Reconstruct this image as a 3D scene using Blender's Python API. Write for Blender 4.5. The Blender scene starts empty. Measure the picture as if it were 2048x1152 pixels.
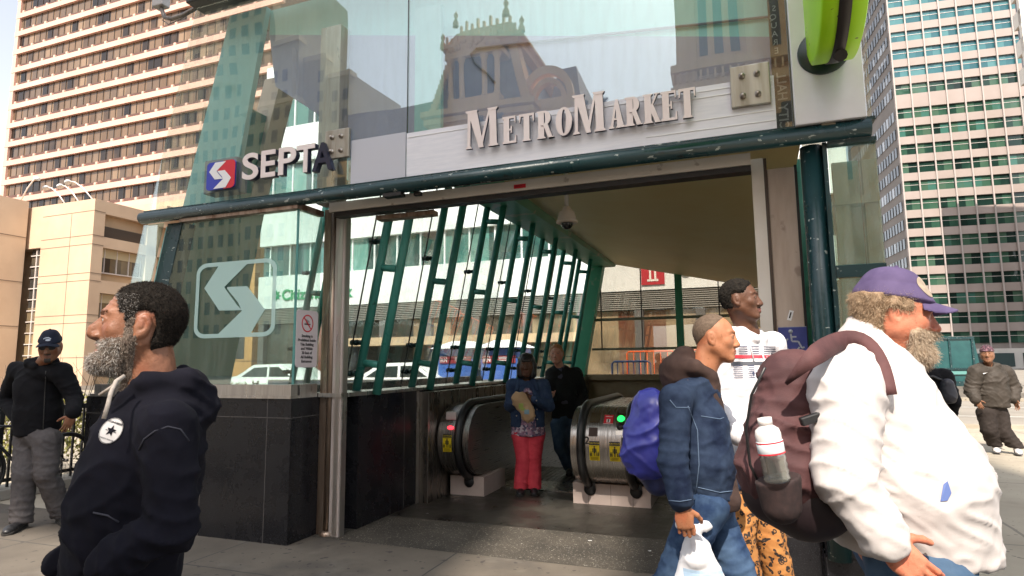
import bpy, bmesh, math, random
import numpy as np
from math import radians as R_, sin, cos, pi
from mathutils import Vector, Matrix, Euler

SC = bpy.context.scene
COL = SC.collection
# ---------------------------------------------------------------- camera
cam_d = bpy.data.cameras.new("camera")
cam = bpy.data.objects.new("camera", cam_d)
COL.objects.link(cam)
SC.camera = cam
cam_d.sensor_width = 36.0
cam_d.lens = 36.0 * 1230.0 / 2048.0
cam_d.clip_start = 0.05
cam_d.clip_end = 3000.0
PITCH, ROLL, CH = R_(7.0), R_(0.57), 1.48
cam.matrix_world = Matrix.Translation((0, 0, CH)) @ Matrix.Rotation(R_(90) + PITCH, 4, 'X') @ Matrix.Rotation(-ROLL, 4, 'Z')
# ---------------------------------------------------------------- sky, sun, exposure
SUN_AZ = math.atan2(-0.235, -0.972)      # direction towards the sun, measured from +Y to +X
SUN_EL = R_(50)
world = bpy.data.worlds.new("World")
SC.world = world
world.use_nodes = True
wn = world.node_tree.nodes; wl = world.node_tree.links
wn.clear()
w_out = wn.new('ShaderNodeOutputWorld'); w_bg = wn.new('ShaderNodeBackground')
w_sky = wn.new('ShaderNodeTexSky')
w_sky.sky_type = 'NISHITA'; w_sky.sun_disc = False
w_sky.sun_elevation = SUN_EL; w_sky.sun_rotation = SUN_AZ
w_sky.air_density = 1.0; w_sky.dust_density = 2.0; w_sky.ozone_density = 0.6; w_sky.altitude = 20
w_hsv = wn.new('ShaderNodeHueSaturation'); w_hsv.inputs['Saturation'].default_value = 0.32; w_hsv.inputs['Value'].default_value = 1.18     # pale hazy sky
wl.new(w_sky.outputs[0], w_hsv.inputs['Color']); wl.new(w_hsv.outputs[0], w_bg.inputs[0]); w_bg.inputs[1].default_value = 0.15
wl.new(w_bg.outputs[0], w_out.inputs[0])
sun_d = bpy.data.lights.new("sun", 'SUN'); sun = bpy.data.objects.new("sun", sun_d); COL.objects.link(sun)
sun_d.energy = 4.9; sun_d.angle = R_(0.36); sun_d.color = (1.0, 0.89, 0.77)
sdir = Vector((sin(SUN_AZ) * cos(SUN_EL), cos(SUN_AZ) * cos(SUN_EL), sin(SUN_EL)))
sun.rotation_euler = sdir.to_track_quat('Z', 'Y').to_euler()
sun.location = (0, 0, 60)
SC.view_settings.view_transform = 'Standard'; SC.view_settings.look = 'None'
SC.view_settings.exposure = 0.82; SC.view_settings.gamma = 1.0
SC.cycles.max_bounces = 10; SC.cycles.transparent_max_bounces = 24
SC.cycles.glossy_bounces = 4; SC.cycles.diffuse_bounces = 4; SC.cycles.transmission_bounces = 6
SC.cycles.caustics_reflective = False; SC.cycles.caustics_refractive = False
SC.cycles.use_denoising = True
SC.cycles.sample_clamp_indirect = 6.0

# ---------------------------------------------------------------- helpers
def tag(o, label=None, cat=None, group=None, kind=None):
    if label: o['label'] = label
    if cat: o['category'] = cat
    if group: o['group'] = group
    if kind: o['kind'] = kind
    return o

def thing(name, label, cat, loc=(0, 0, 0), rz=0.0, group=None):
    o = bpy.data.objects.new(name, None); COL.objects.link(o)
    o.location = loc; o.rotation_euler = (0, 0, rz); o.empty_display_size = 0.2
    return tag(o, label, cat, group)

def new_obj(name, me, mat=None, parent=None):
    if mat is not None and not me.materials:
        for m in (mat if isinstance(mat, (list, tuple)) else [mat]): me.materials.append(m)
    o = bpy.data.objects.new(name, me); COL.objects.link(o)
    if parent is not None: o.parent = parent
    return o

class MB:
    def __init__(s): s.v = []; s.f = []; s.sm = []; s.mi = []; s.cur = 0
    def add(s, vs, fs, smooth=False):
        b = len(s.v); s.v += [tuple(p) for p in vs]
        for f in fs:
            s.f.append([b + i for i in f]); s.sm.append(smooth); s.mi.append(s.cur)
        return s
    def box(s, x0, x1, y0, y1, z0, z1, M=None):
        vs = [(x, y, z) for z in (z0, z1) for y in (y0, y1) for x in (x0, x1)]
        if M is not None: vs = [tuple(M @ Vector(p)) for p in vs]
        return s.add(vs, [(0, 2, 3, 1), (4, 5, 7, 6), (0, 1, 5, 4), (2, 6, 7, 3), (0, 4, 6, 2), (1, 3, 7, 5)])
    def bevbox(s, x0, x1, y0, y1, z0, z1, b=0.01, M=None):
        bm = bmesh.new(); bmesh.ops.create_cube(bm, size=1.0)
        for q in bm.verts: q.co = Vector((x0 + (q.co.x + .5) * (x1 - x0), y0 + (q.co.y + .5) * (y1 - y0), z0 + (q.co.z + .5) * (z1 - z0)))
        bmesh.ops.bevel(bm, geom=list(bm.edges), offset=b, segments=2, affect='EDGES', profile=0.5)
        return s.addbm(bm, M)
    def addbm(s, bm, M=None, smooth=False):
        bm.verts.index_update()
        vs = [tuple(M @ q.co) if M is not None else tuple(q.co) for q in bm.verts]
        s.add(vs, [[q.index for q in f.verts] for f in bm.faces], smooth); bm.free(); return s
    def prism(s, poly, fn, d0, d1):
        """poly: 2-D outline; fn(a, b, d) -> 3-D point; extruded from d0 to d1"""
        n = len(poly)
        vs = [fn(a, b, d0) for a, b in poly] + [fn(a, b, d1) for a, b in poly]
        fs = [list(range(n))[::-1], [n + i for i in range(n)]] + [(i, (i + 1) % n, n + (i + 1) % n, n + i) for i in range(n)]
        return s.add(vs, fs)
    def tube(s, pts, r, n=12, caps=True, smooth=True):
        pts = [Vector(p) for p in pts]; m = len(pts)
        rs = r if isinstance(r, (list, tuple)) else [r] * m
        vs = []; fs = []; prev = None
        for i, p in enumerate(pts):
            t = (pts[min(i + 1, m - 1)] - pts[max(i - 1, 0)]).normalized()
            if prev is None:
                a = Vector((0, 0, 1)) if abs(t.z) < .9 else Vector((1, 0, 0))
                nx = t.cross(a).normalized()
            else:
                nx = (prev - t * prev.dot(t)).normalized()
            prev = nx; ny = t.cross(nx)
            for k in range(n):
                an = 2 * pi * k / n
                vs.append(p + (nx * cos(an) + ny * sin(an)) * rs[i])
        for i in range(m - 1):
            for k in range(n):
                k2 = (k + 1) % n
                fs.append((i * n + k, i * n + k2, (i + 1) * n + k2, (i + 1) * n + k))
        s.add(vs, fs, smooth)
        if caps:
            b = len(s.v) - m * n
            s.f.append([b + k for k in range(n)][::-1]); s.sm.append(False); s.mi.append(s.cur)
            s.f.append([b + (m - 1) * n + k for k in range(n)]); s.sm.append(False); s.mi.append(s.cur)
        return s
    def lathe(s, prof, c=(0, 0, 0), n=24, axis='Z', smooth=True, M=None):
        vs = []; fs = []
        for r, z in prof:
            for k in range(n):
                a = 2 * pi * k / n
                p = {'Z': (r * cos(a), r * sin(a), z), 'X': (z, r * cos(a), r * sin(a)), 'Y': (r * sin(a), z, r * cos(a))}[axis]
                q = Vector((p[0] + c[0], p[1] + c[1], p[2] + c[2]))
                vs.append(M @ q if M is not None else q)
        for i in range(len(prof) - 1):
            for k in range(n):
                k2 = (k + 1) % n; fs.append((i * n + k, i * n + k2, (i + 1) * n + k2, (i + 1) * n + k))
        return s.add(vs, fs, smooth)
    def sphere(s, c, r, n=12, M=None, smooth=True):
        rr = r if isinstance(r, (tuple, list)) else (r, r, r)
        vs = []; fs = []
        for i in range(n // 2 + 1):
            th = pi * i / (n // 2)
            for k in range(n):
                a = 2 * pi * k / n
                q = Vector((c[0] + rr[0] * sin(th) * cos(a), c[1] + rr[1] * sin(th) * sin(a), c[2] + rr[2] * cos(th)))
                vs.append(M @ q if M is not None else q)
        for i in range(n // 2):
            for k in range(n):
                k2 = (k + 1) % n; fs.append((i * n + k, (i + 1) * n + k, (i + 1) * n + k2, i * n + k2))
        return s.add(vs, fs, smooth)
    def build(s, name, mat, parent=None, M=None):
        me = bpy.data.meshes.new(name)
        vs = s.v if M is None else [tuple(M @ Vector(p)) for p in s.v]
        me.from_pydata(vs, [], s.f)
        me.polygons.foreach_set('use_smooth', s.sm); me.polygons.foreach_set('material_index', s.mi)
        me.validate(); me.update()
        return new_obj(name, me, mat, parent)

def text_mesh(txt, size, extr=0.004, offset=0.0, align='LEFT', shear=0.0, space=1.0, res=4):
    """flat lettering in local XZ plane (reads from -Y); returns (verts, faces)"""
    cu = bpy.data.curves.new("lettering", 'FONT'); cu.body = txt; cu.size = size; cu.extrude = extr
    cu.offset = offset; cu.align_x = align; cu.shear = shear; cu.space_character = space; cu.resolution_u = res
    o = bpy.data.objects.new("lettering", cu); COL.objects.link(o)
    dg = bpy.context.evaluated_depsgraph_get()
    me = bpy.data.meshes.new_from_object(o.evaluated_get(dg))
    vs = [(v.co.x, -v.co.z, v.co.y) for v in me.vertices]; fs = [list(p.vertices) for p in me.polygons]
    bpy.data.objects.remove(o); bpy.data.curves.remove(cu); bpy.data.meshes.remove(me)
    return vs, fs

def put_text(mb, txt, size, M, **k):
    vs, fs = text_mesh(txt, size, **k)
    mb.add([tuple(M @ Vector(v)) for v in vs], fs); return mb

# ---------------------------------------------------------------- materials
_MC = {}
def pmat(name, c1, c2=None, scale=3.0, rough=0.6, metal=0.0, bump=0.0, bscale=40.0, det=4.0, stretch=None,
         emit=0.0, spec=None, lo=0.35, hi=0.65, rvar=0.0, coord='Object', coat=0.0, sheen=0.0, sss=0.0, bdist=0.01):
    if name in _MC: return _MC[name]
    m = bpy.data.materials.new(name); m.use_nodes = True; _MC[name] = m
    nt = m.node_tree; N = nt.nodes; L = nt.links; b = N['Principled BSDF']
    b.inputs['Roughness'].default_value = rough; b.inputs['Metallic'].default_value = metal
    b.inputs['Base Color'].default_value = (*c1, 1)
    if spec is not None: b.inputs['Specular IOR Level'].default_value = spec
    if coat: b.inputs['Coat Weight'].default_value = coat; b.inputs['Coat Roughness'].default_value = 0.08
    if sheen: b.inputs['Sheen Weight'].default_value = sheen; b.inputs['Sheen Roughness'].default_value = 0.5
    if sss:
        b.inputs['Subsurface Weight'].default_value = sss; b.inputs['Subsurface Radius'].default_value = (0.012, 0.005, 0.003)
        b.inputs['Subsurface Scale'].default_value = 1.0
    if emit: b.inputs['Emission Color'].default_value = (*c1, 1); b.inputs['Emission Strength'].default_value = emit
    tc = N.new('ShaderNodeTexCoord'); src = tc.outputs[coord]
    if stretch:
        mp = N.new('ShaderNodeMapping'); mp.inputs['Scale'].default_value = stretch
        L.new(src, mp.inputs[0]); src = mp.outputs[0]
    if c2 is not None:
        nz = N.new('ShaderNodeTexNoise'); nz.inputs['Scale'].default_value = scale; nz.inputs['Detail'].default_value = det
        nz.inputs['Roughness'].default_value = 0.6
        L.new(src, nz.inputs['Vector'])
        rp = N.new('ShaderNodeMapRange'); rp.inputs[1].default_value = lo; rp.inputs[2].default_value = hi
        L.new(nz.outputs[0], rp.inputs[0])
        mx = N.new('ShaderNodeMix'); mx.data_type = 'RGBA'
        mx.inputs[6].default_value = (*c1, 1); mx.inputs[7].default_value = (*c2, 1)
        L.new(rp.outputs[0], mx.inputs[0]); L.new(mx.outputs[2], b.inputs['Base Color'])
        if rvar:
            rr = N.new('ShaderNodeMapRange'); rr.inputs[3].default_value = max(0, rough - rvar); rr.inputs[4].default_value = min(1, rough + rvar)
            L.new(rp.outputs[0], rr.inputs[0]); L.new(rr.outputs[0], b.inputs['Roughness'])
    if bump:
        n2 = N.new('ShaderNodeTexNoise'); n2.inputs['Scale'].default_value = bscale; n2.inputs['Detail'].default_value = 5
        L.new(src, n2.inputs['Vector'])
        bp = N.new('ShaderNodeBump'); bp.inputs['Strength'].default_value = bump; bp.inputs['Distance'].default_value = bdist
        L.new(n2.outputs[0], bp.inputs['Height']); L.new(bp.outputs[0], b.inputs['Normal'])
    return m

def nodes_of(m): return m.node_tree.nodes, m.node_tree.links, m.node_tree.nodes['Principled BSDF']

def glass_mat(name, tint, refl=1.6, rough=0.0, base=0.04, dirt=0.0, wave=0.0):
    """thin sheet glass: tinted see-through plus mirror reflection growing at grazing angles"""
    if name in _MC: return _MC[name]
    m = bpy.data.materials.new(name); m.use_nodes = True; _MC[name] = m
    N = m.node_tree.nodes; L = m.node_tree.links; N.clear()
    out = N.new('ShaderNodeOutputMaterial'); tr = N.new('ShaderNodeBsdfTransparent'); gl = N.new('ShaderNodeBsdfGlossy')
    tint = tuple(c ** .5 for c in tint); dirt = dirt * .5      # a sheet has two faces
    tr.inputs[0].default_value = (*tint, 1); gl.inputs['Roughness'].default_value = rough
    gl.inputs[0].default_value = (0.95, 1.0, 0.98, 1)
    fr = N.new('ShaderNodeLayerWeight'); fr.inputs[0].default_value = 0.35
    mr = N.new('ShaderNodeMath'); mr.operation = 'MULTIPLY_ADD'; mr.inputs[1].default_value = refl * 0.45; mr.inputs[2].default_value = base
    mr.use_clamp = True
    L.new(fr.outputs[1], mr.inputs[0])
    mx = N.new('ShaderNodeMixShader'); L.new(mr.outputs[0], mx.inputs[0]); L.new(tr.outputs[0], mx.inputs[1]); L.new(gl.outputs[0], mx.inputs[2])
    last = mx
    tc = N.new('ShaderNodeTexCoord')
    if wave:
        nz = N.new('ShaderNodeTexNoise'); nz.inputs['Scale'].default_value = 0.9; nz.inputs['Detail'].default_value = 0.5
        L.new(tc.outputs['Object'], nz.inputs['Vector'])
        bp = N.new('ShaderNodeBump'); bp.inputs['Strength'].default_value = 1.0; bp.inputs['Distance'].default_value = wave
        L.new(nz.outputs[0], bp.inputs['Height']); L.new(bp.outputs[0], gl.inputs['Normal'])
    if dirt:
        df = N.new('ShaderNodeBsdfDiffuse'); df.inputs[0].default_value = (0.62, 0.68, 0.62, 1)
        mp = N.new('ShaderNodeMapping'); mp.inputs['Scale'].default_value = (9, 9, 1.1)
        L.new(tc.outputs['Object'], mp.inputs[0])
        n3 = N.new('ShaderNodeTexNoise'); n3.inputs['Scale'].default_value = 2.2; n3.inputs['Detail'].default_value = 6
        L.new(mp.outputs[0], n3.inputs['Vector'])
        r3 = N.new('ShaderNodeMapRange'); r3.inputs[1].default_value = 0.45; r3.inputs[2].default_value = 0.8; r3.inputs[3].default_value = dirt * .25; r3.inputs[4].default_value = dirt
        L.new(n3.outputs[0], r3.inputs[0])
        m2 = N.new('ShaderNodeMixShader'); L.new(r3.outputs[0], m2.inputs[0]); L.new(mx.outputs[0], m2.inputs[1]); L.new(df.outputs[0], m2.inputs[2])
        last = m2
    L.new(last.outputs[0], out.inputs[0])
    return m

# the entrance's own frame: origin at the front corner of its granite base, u along the front, v inwards
AH = R_(20.5)
HO = Vector((-1.84, 5.292, 0))
HM = Matrix.Translation(HO) @ Matrix.Rotation(-AH, 4, 'Z')
def hp(u, v, z=0): return HM @ Vector((u, v, z))
def hthing(name, label, cat, u=0, v=0, z=0, group=None):
    o = thing(name, label, cat, hp(u, v, z), -AH, group); return o
def frame_at(x, y, rz): return Matrix.Translation((x, y, 0)) @ Matrix.Rotation(rz, 4, 'Z')
# ================================================================ MATERIALS (shared)
def grid_joints(m, sx, sy, width, dark, ox=0.0, oy=0.0):
    """thin dark joints every sx, sy metres in object space, multiplied over the base colour"""
    N, L, b = nodes_of(m)
    src = b.inputs['Base Color'].links[0].from_socket
    tc = N.new('ShaderNodeTexCoord'); sp = N.new('ShaderNodeSeparateXYZ')
    nz = N.new('ShaderNodeTexNoise'); nz.inputs['Scale'].default_value = 3; nz.inputs['Detail'].default_value = 6
    L.new(tc.outputs['Object'], nz.inputs['Vector']); L.new(tc.outputs['Object'], sp.inputs[0])
    outs = []
    for ax, s, o in ((0, sx, ox), (1, sy, oy)):
        a = N.new('ShaderNodeMath'); a.operation = 'MULTIPLY_ADD'; a.inputs[1].default_value = 0.03; L.new(nz.outputs[0], a.inputs[0]); 
        L.new(sp.outputs[ax], a.inputs[2])
        ad = N.new('ShaderNodeMath'); ad.operation = 'ADD'; ad.inputs[1].default_value = o + 1000 * s; L.new(a.outputs[0], ad.inputs[0])
        mo = N.new('ShaderNodeMath'); mo.operation = 'MODULO'; mo.inputs[1].default_value = s; L.new(ad.outputs[0], mo.inputs[0])
        lt = N.new('ShaderNodeMath'); lt.operation = 'LESS_THAN'; lt.inputs[1].default_value = width; L.new(mo.outputs[0], lt.inputs[0]); outs.append(lt)
    mxm = N.new('ShaderNodeMath'); mxm.operation = 'MAXIMUM'; L.new(outs[0].outputs[0], mxm.inputs[0]); L.new(outs[1].outputs[0], mxm.inputs[1])
    mx = N.new('ShaderNodeMix'); mx.data_type = 'RGBA'; L.new(mxm.outputs[0], mx.inputs[0]); L.new(src, mx.inputs[6]); mx.inputs[7].default_value = (*dark, 1)
    L.new(mx.outputs[2], b.inputs['Base Color'])
    return m

def layer_spots(m, col, scale, thr, soft=0.03, det=3.0, amount=1.0, seed=0.0, stretch=None):
    N, L, b = nodes_of(m)
    ln = b.inputs['Base Color'].links
    tc = N.new('ShaderNodeTexCoord'); mp = N.new('ShaderNodeMapping'); mp.inputs['Location'].default_value = (seed, seed * 1.7, seed * .3)
    if stretch: mp.inputs['Scale'].default_value = stretch
    L.new(tc.outputs['Object'], mp.inputs[0])
    nz = N.new('ShaderNodeTexNoise'); nz.inputs['Scale'].default_value = scale; nz.inputs['Detail'].default_value = det
    L.new(mp.outputs[0], nz.inputs['Vector'])
    r = N.new('ShaderNodeMapRange'); r.inputs[1].default_value = thr; r.inputs[2].default_value = thr + soft; r.inputs[4].default_value = amount
    L.new(nz.outputs[0], r.inputs[0])
    mx = N.new('ShaderNodeMix'); mx.data_type = 'RGBA'; L.new(r.outputs[0], mx.inputs[0])
    if ln: L.new(ln[0].from_socket, mx.inputs[6])
    else: mx.inputs[6].default_value = b.inputs['Base Color'].default_value
    mx.inputs[7].default_value = (*col, 1); L.new(mx.outputs[2], b.inputs['Base Color'])
    return m

def pane_mat(name, cw, ch, cols, rough=0.06, spec=0.8, ax='X', seed=0.0, noise=0.25, noise_scale=0.6, az='Z', tintnoise=None):
    """window glass with a different blind / interior tone behind every pane"""
    if name in _MC: return _MC[name]
    m = bpy.data.materials.new(name); m.use_nodes = True; _MC[name] = m
    N, L, b = nodes_of(m)
    tc = N.new('ShaderNodeTexCoord'); sp = N.new('ShaderNodeSeparateXYZ'); L.new(tc.outputs['Object'], sp.inputs[0])
    def fl(o, w):
        d = N.new('ShaderNodeMath'); d.operation = 'MULTIPLY_ADD'; d.inputs[1].default_value = 1.0 / w; d.inputs[2].default_value = 500.0 + seed; L.new(o, d.inputs[0])
        f = N.new('ShaderNodeMath'); f.operation = 'FLOOR'; L.new(d.outputs[0], f.inputs[0]); return f.outputs[0]
    cb = N.new('ShaderNodeCombineXYZ'); L.new(fl(sp.outputs['XYZ'.index(ax)], cw), cb.inputs[0]); L.new(fl(sp.outputs[2], ch), cb.inputs[1])
    wn_ = N.new('ShaderNodeTexWhiteNoise'); wn_.noise_dimensions = '3D'; L.new(cb.outputs[0], wn_.inputs[0])
    nz = N.new('ShaderNodeTexNoise'); nz.inputs['Scale'].default_value = noise_scale; nz.inputs['Detail'].default_value = 4; L.new(tc.outputs['Object'], nz.inputs['Vector'])
    ma = N.new('ShaderNodeMath'); ma.operation = 'MULTIPLY_ADD'; ma.inputs[1].default_value = noise; ma.inputs[2].default_value = -noise / 2
    L.new(nz.outputs[0], ma.inputs[0])
    ad = N.new('ShaderNodeMath'); ad.operation = 'ADD'; ad.use_clamp = True; L.new(wn_.outputs[0], ad.inputs[0]); L.new(ma.outputs[0], ad.inputs[1])
    cr = N.new('ShaderNodeValToRGB'); L.new(ad.outputs[0], cr.inputs[0])
    e = cr.color_ramp; e.elements[0].position = cols[0][0]; e.elements[0].color = (*cols[0][1], 1); e.elements[1].position = cols[-1][0]; e.elements[1].color = (*cols[-1][1], 1)
    for p, c in cols[1:-1]: q = e.elements.new(p); q.color = (*c, 1)
    L.new(cr.outputs[0], b.inputs['Base Color'])
    b.inputs['Roughness'].default_value = rough; b.inputs['Specular IOR Level'].default_value = spec
    n2 = N.new('ShaderNodeTexNoise'); n2.inputs['Scale'].default_value = 0.8; n2.inputs['Detail'].default_value = 1; L.new(tc.outputs['Object'], n2.inputs['Vector'])
    bp = N.new('ShaderNodeBump'); bp.inputs['Strength'].default_value = 0.5; bp.inputs['Distance'].default_value = 0.05; L.new(n2.outputs[0], bp.inputs['Height']); L.new(bp.outputs[0], b.inputs['Normal'])
    return m

M_side = pmat('pavement concrete', (0.098, 0.083, 0.066), (0.145, 0.125, 0.100), 1.2, 0.85, bump=0.35, bscale=120, bdist=0.004)
layer_spots(M_side, (0.06, 0.055, 0.05), 1.6, 0.56, 0.12, 8, 0.55, 3.1)
layer_spots(M_side, (0.18, 0.165, 0.14), 2.3, 0.60, 0.10, 8, 0.45, 6.1)
layer_spots(M_side, (0.045, 0.04, 0.037), 14.0, 0.69, 0.012, 1.5, 0.8, 9.1)
layer_spots(M_side, (0.045, 0.04, 0.037), 31.0, 0.71, 0.012, 1.5, 0.6, 4.1)
grid_joints(M_side, 1.83, 1.52, 0.014, (0.06, 0.055, 0.05), 0.45, 0.62)
M_road = pmat('asphalt', (0.20, 0.182, 0.155), (0.26, 0.235, 0.20), 0.35, 0.9, bump=0.4, bscale=90, bdist=0.005)
M_plaza = pmat('plaza concrete', (0.29, 0.255, 0.20), (0.38, 0.34, 0.27), 0.7, 0.85, bump=0.3, bscale=60, bdist=0.004)
layer_spots(M_plaza, (0.14, 0.12, 0.10), 1.3, 0.58, 0.12, 8, 0.5, 3.1); layer_spots(M_plaza, (0.08, 0.07, 0.06), 16.0, 0.70, 0.012, 1.5, 0.7, 9.1)
grid_joints(M_plaza, 3.0, 3.0, 0.03, (0.2, 0.18, 0.15), 0.3, 1.1)
M_aggr = pmat('exposed aggregate paving', (0.036, 0.032, 0.026), (0.072, 0.063, 0.050), 2.0, 0.8, bump=0.8, bscale=160, bdist=0.006)
layer_spots(M_aggr, (0.30, 0.27, 0.22), 85, 0.66, 0.04, 1, 0.8, 1.0)
layer_spots(M_aggr, (0.42, 0.40, 0.36), 55, 0.735, 0.02, 1, 0.9, 5.0)
M_plate = pmat('worn metal floor plate', (0.035, 0.032, 0.028), (0.065, 0.060, 0.050), 3.0, 0.42, metal=0.3, rvar=0.15)
def plate_bump(m):
    N, L, b = nodes_of(m); tc = N.new('ShaderNodeTexCoord'); mp = N.new('ShaderNodeMapping'); mp.inputs['Rotation'].default_value = (0, 0, R_(45)); mp.inputs['Scale'].default_value = (42, 42, 42)
    ck = N.new('ShaderNodeTexChecker'); ck.inputs['Scale'].default_value = 1.0
    L.new(tc.outputs['Object'], mp.inputs[0]); L.new(mp.outputs[0], ck.inputs[0]); bp = N.new('ShaderNodeBump'); bp.inputs['Strength'].default_value = 1; bp.inputs['Distance'].default_value = 0.004
    L.new(ck.outputs['Fac'], bp.inputs['Height']); L.new(bp.outputs[0], b.inputs['Normal'])
plate_bump(M_plate)
M_stone_w = pmat('white stone cladding', (0.66, 0.71, 0.72), (0.74, 0.79, 0.80), 0.4, 0.7)
M_beige = pmat('beige precast', (0.50, 0.36, 0.25), (0.58, 0.43, 0.30), 0.25, 0.8, bump=0.15, bscale=30)
layer_spots(M_beige, (0.72, 0.60, 0.45), 0.16, 0.56, 0.10, 2, 0.6, 2.0)
M_beige_d = pmat('beige soffit', (0.50, 0.36, 0.22), (0.58, 0.42, 0.27), 0.5, 0.8)
M_joint = pmat('dark joint', (0.16, 0.12, 0.09), rough=0.9)  # dark colour of panel joints and seams
M_tower = pmat('pink precast spandrel', (0.56, 0.34, 0.265), (0.63, 0.40, 0.32), 0.08, 0.75)
M_towdk = pmat('brown sill panel', (0.085, 0.04, 0.028), (0.12, 0.06, 0.045), 0.3, 0.6)
M_alu = pmat('aluminium mullion', (0.72, 0.66, 0.62), rough=0.4, metal=0.3)
M_darkframe = pmat('dark bronze frame', (0.055, 0.045, 0.038), rough=0.4, metal=0.4)
M_rspan = pmat('pinkish granite spandrel', (0.275, 0.225, 0.20), (0.33, 0.275, 0.25), 0.12, 0.6)
M_hall = pmat('city hall limestone', (0.72, 0.44, 0.20), (0.86, 0.57, 0.30), 0.5, 0.85, bump=0.3, bscale=6, bdist=0.05)
M_halldk = pmat('dark window recess', (0.025, 0.022, 0.02), rough=0.3)
M_hallroof = pmat('slate mansard', (0.22, 0.17, 0.12), (0.30, 0.24, 0.18), 2.0, 0.6, bump=0.4, bscale=12, bdist=0.03)

# ================================================================ GROUND
def hsheet(name, rects, z, mat, lab=None):
    mb = MB()
    for (u0, u1, v0, v1) in rects: mb.add([(u0, v0, z), (u1, v0, z), (u1, v1, z), (u0, v1, z)], [(0, 1, 2, 3)])
    o = mb.build(name, mat); o.matrix_world = HM; tag(o, kind='structure'); return o
BIG = 1500
PIT = (0.36, 2.62, 3.3, 12.0)      # escalator opening
hsheet('ground', [(-BIG, PIT[0], -BIG, BIG), (PIT[1], BIG, -BIG, BIG), (PIT[0], PIT[1], -BIG, PIT[2]), (PIT[0], PIT[1], PIT[3], BIG)], -0.012, M_road)
hsheet('pavement', [(-14, 4.6, -9.0, 0.28), (-2.5, -1.4, 0.28, 4.0)], 0.0, M_side)
hsheet('plaza', [(4.6, 26, -9.0, 11.8), (4.25, 4.6, 0.28, 11.8), (-14, -2.5, 0.28, 11.8)], 0.0, M_plaza)  # left part paler to bounce light indoors; right strip widened for its sunlit tone
hsheet('entrance_floor', [(-1.4, 4.25, 0.28, 1.15)], 0.001, M_aggr)
hsheet('escalator_landing', [(0.2, 4.2, 1.15, 3.3), (2.62, 4.2, 3.3, 9.3)], 0.001, M_plate)
hsheet('far_pavement', [(-45, 14, 22.5, 40)], 0.10, M_side)
mbk = MB(); mbk.box(-45, 14, 22.3, 22.5, -0.01, 0.104); o = mbk.build('kerb', M_plaza); o.matrix_world = HM; tag(o, kind='structure')
mbk = MB(); mbk.box(4.25, 26, 11.8, 12.0, -0.01, 0.08); o = mbk.build('kerb', M_plaza); o.matrix_world = HM; tag(o, kind='structure')
hsheet('road_marking', [(5, 60, 15.2, 15.35), (-60, -1, 15.2, 15.35), (5, 60, 18.8, 18.95)], -0.006, pmat('road paint', (0.65, 0.63, 0.58), (0.4, 0.39, 0.36), 6, 0.7))

# ================================================================ LEFT OFFICE TOWER
t = hthing('office_tower', 'tall pink-beige office tower with brown window bands at upper left', 'office building', -100, 66, 0)
X0, X1 = -24.0, 40.0; FH = 3.66; ZB = 64.9 - 12 * FH
mb = MB(); mb.box(X0 + .6, X1 - .6, 0.9, 26, 0, ZB + 24 * FH)
mb.build('core_wall', M_towdk, t)
for k in range(24):
    z = ZB + k * FH
    mb = MB(); mb.box(X0, X1, 0.35, 0.9, z - 0.46, z + 0.50); mb.box(X0, X0 + .9, 0.9, 26, z - .46, z + .50); mb.box(X0 + .05, X0 + 1.0, 0.40, .9, z + .50, z + FH - .46)
    for j in range(19):
        xb = X0 + 1.8 + j * 3.33
        mb.bevbox(xb - .26, xb + .26, 0.38, 0.86, z + 0.502, z + 1.0, 0.10)
    mb.build('spandrel', M_tower, t)
pm = pane_mat('tower blinds', 1.665, FH, [(0.0, (0.012, 0.010, 0.009)), (0.22, (0.03, 0.02, 0.015)), (0.3, (0.12, 0.075, 0.045)), (0.5, (0.18, 0.115, 0.07)), (0.8, (0.10, 0.07, 0.05)), (1.0, (0.24, 0.16, 0.10))], 0.12, 0.35, seed=0.1, noise=0.35, noise_scale=0.10)
for k in range(24):
    z = ZB + k * FH
    mb = MB(); mb.box(X0 + 1.0, X1 - .6, 0.82, 0.88, z + 1.15, z + FH - 0.47); w = mb.build('window_band', pm, t)
    mb = MB()
    for j in range(38):
        xb = X0 + 1.8 + j * 1.665; mb.box(xb - .05, xb + .05, 0.74, 0.819, z + 1.15, z + FH - 0.47)
    mb.build('mullion', M_darkframe, w)
    mb = MB(); mb.box(X0 + 1.0, X1 - .6, .72, .80, z + 0.503, z + 1.15); mb.build('sill_panel', M_towdk, t)

# ================================================================ BEIGE BUILDING WITH ROOF FLOODLIGHTS
t = hthing('beige_building', 'beige precast concrete building with recessed strip windows, below the pink tower', 'building', -50, 30, 0)
ux, vx = -50.0, 30.0
def bb(mb, u0, u1, v0, v1, z0, z1): mb.box(u0 - ux, u1 - ux, v0 - vx, v1 - vx, z0, z1)
mb = MB(); bb(mb, -80, -53.7, 10, 29.7, 0, 15.8); mb.build('near_wing', M_beige, t)
mb = MB(); bb(mb, -52.2, -45.9, 30.0, 30.95, 0, 15.35); bb(mb, -60, -52.2, 30.0, 30.95, 11.7, 15.35); mb.build('end_wall', M_beige, t)
mb = MB(); bb(mb, -80, -46.5, 30.95, 60, 0, 15.0); mb.build('core_wall', M_beige_d, t)
mb = MB()
bb(mb, -46.5, -45.9, 30.95, 48, 14.25, 15.35); bb(mb, -46.5, -45.9, 30.95, 48, 11.4, 12.3); bb(mb, -46.5, -45.9, 30.95, 48, 7.6, 8.66); bb(mb, -46.5, -45.9, 30.95, 48, 3.8, 4.9); bb(mb, -46.5, -45.9, 34.9, 36.0, 0, 14.25)
mb.build('spandrel', M_beige, t)
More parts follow.
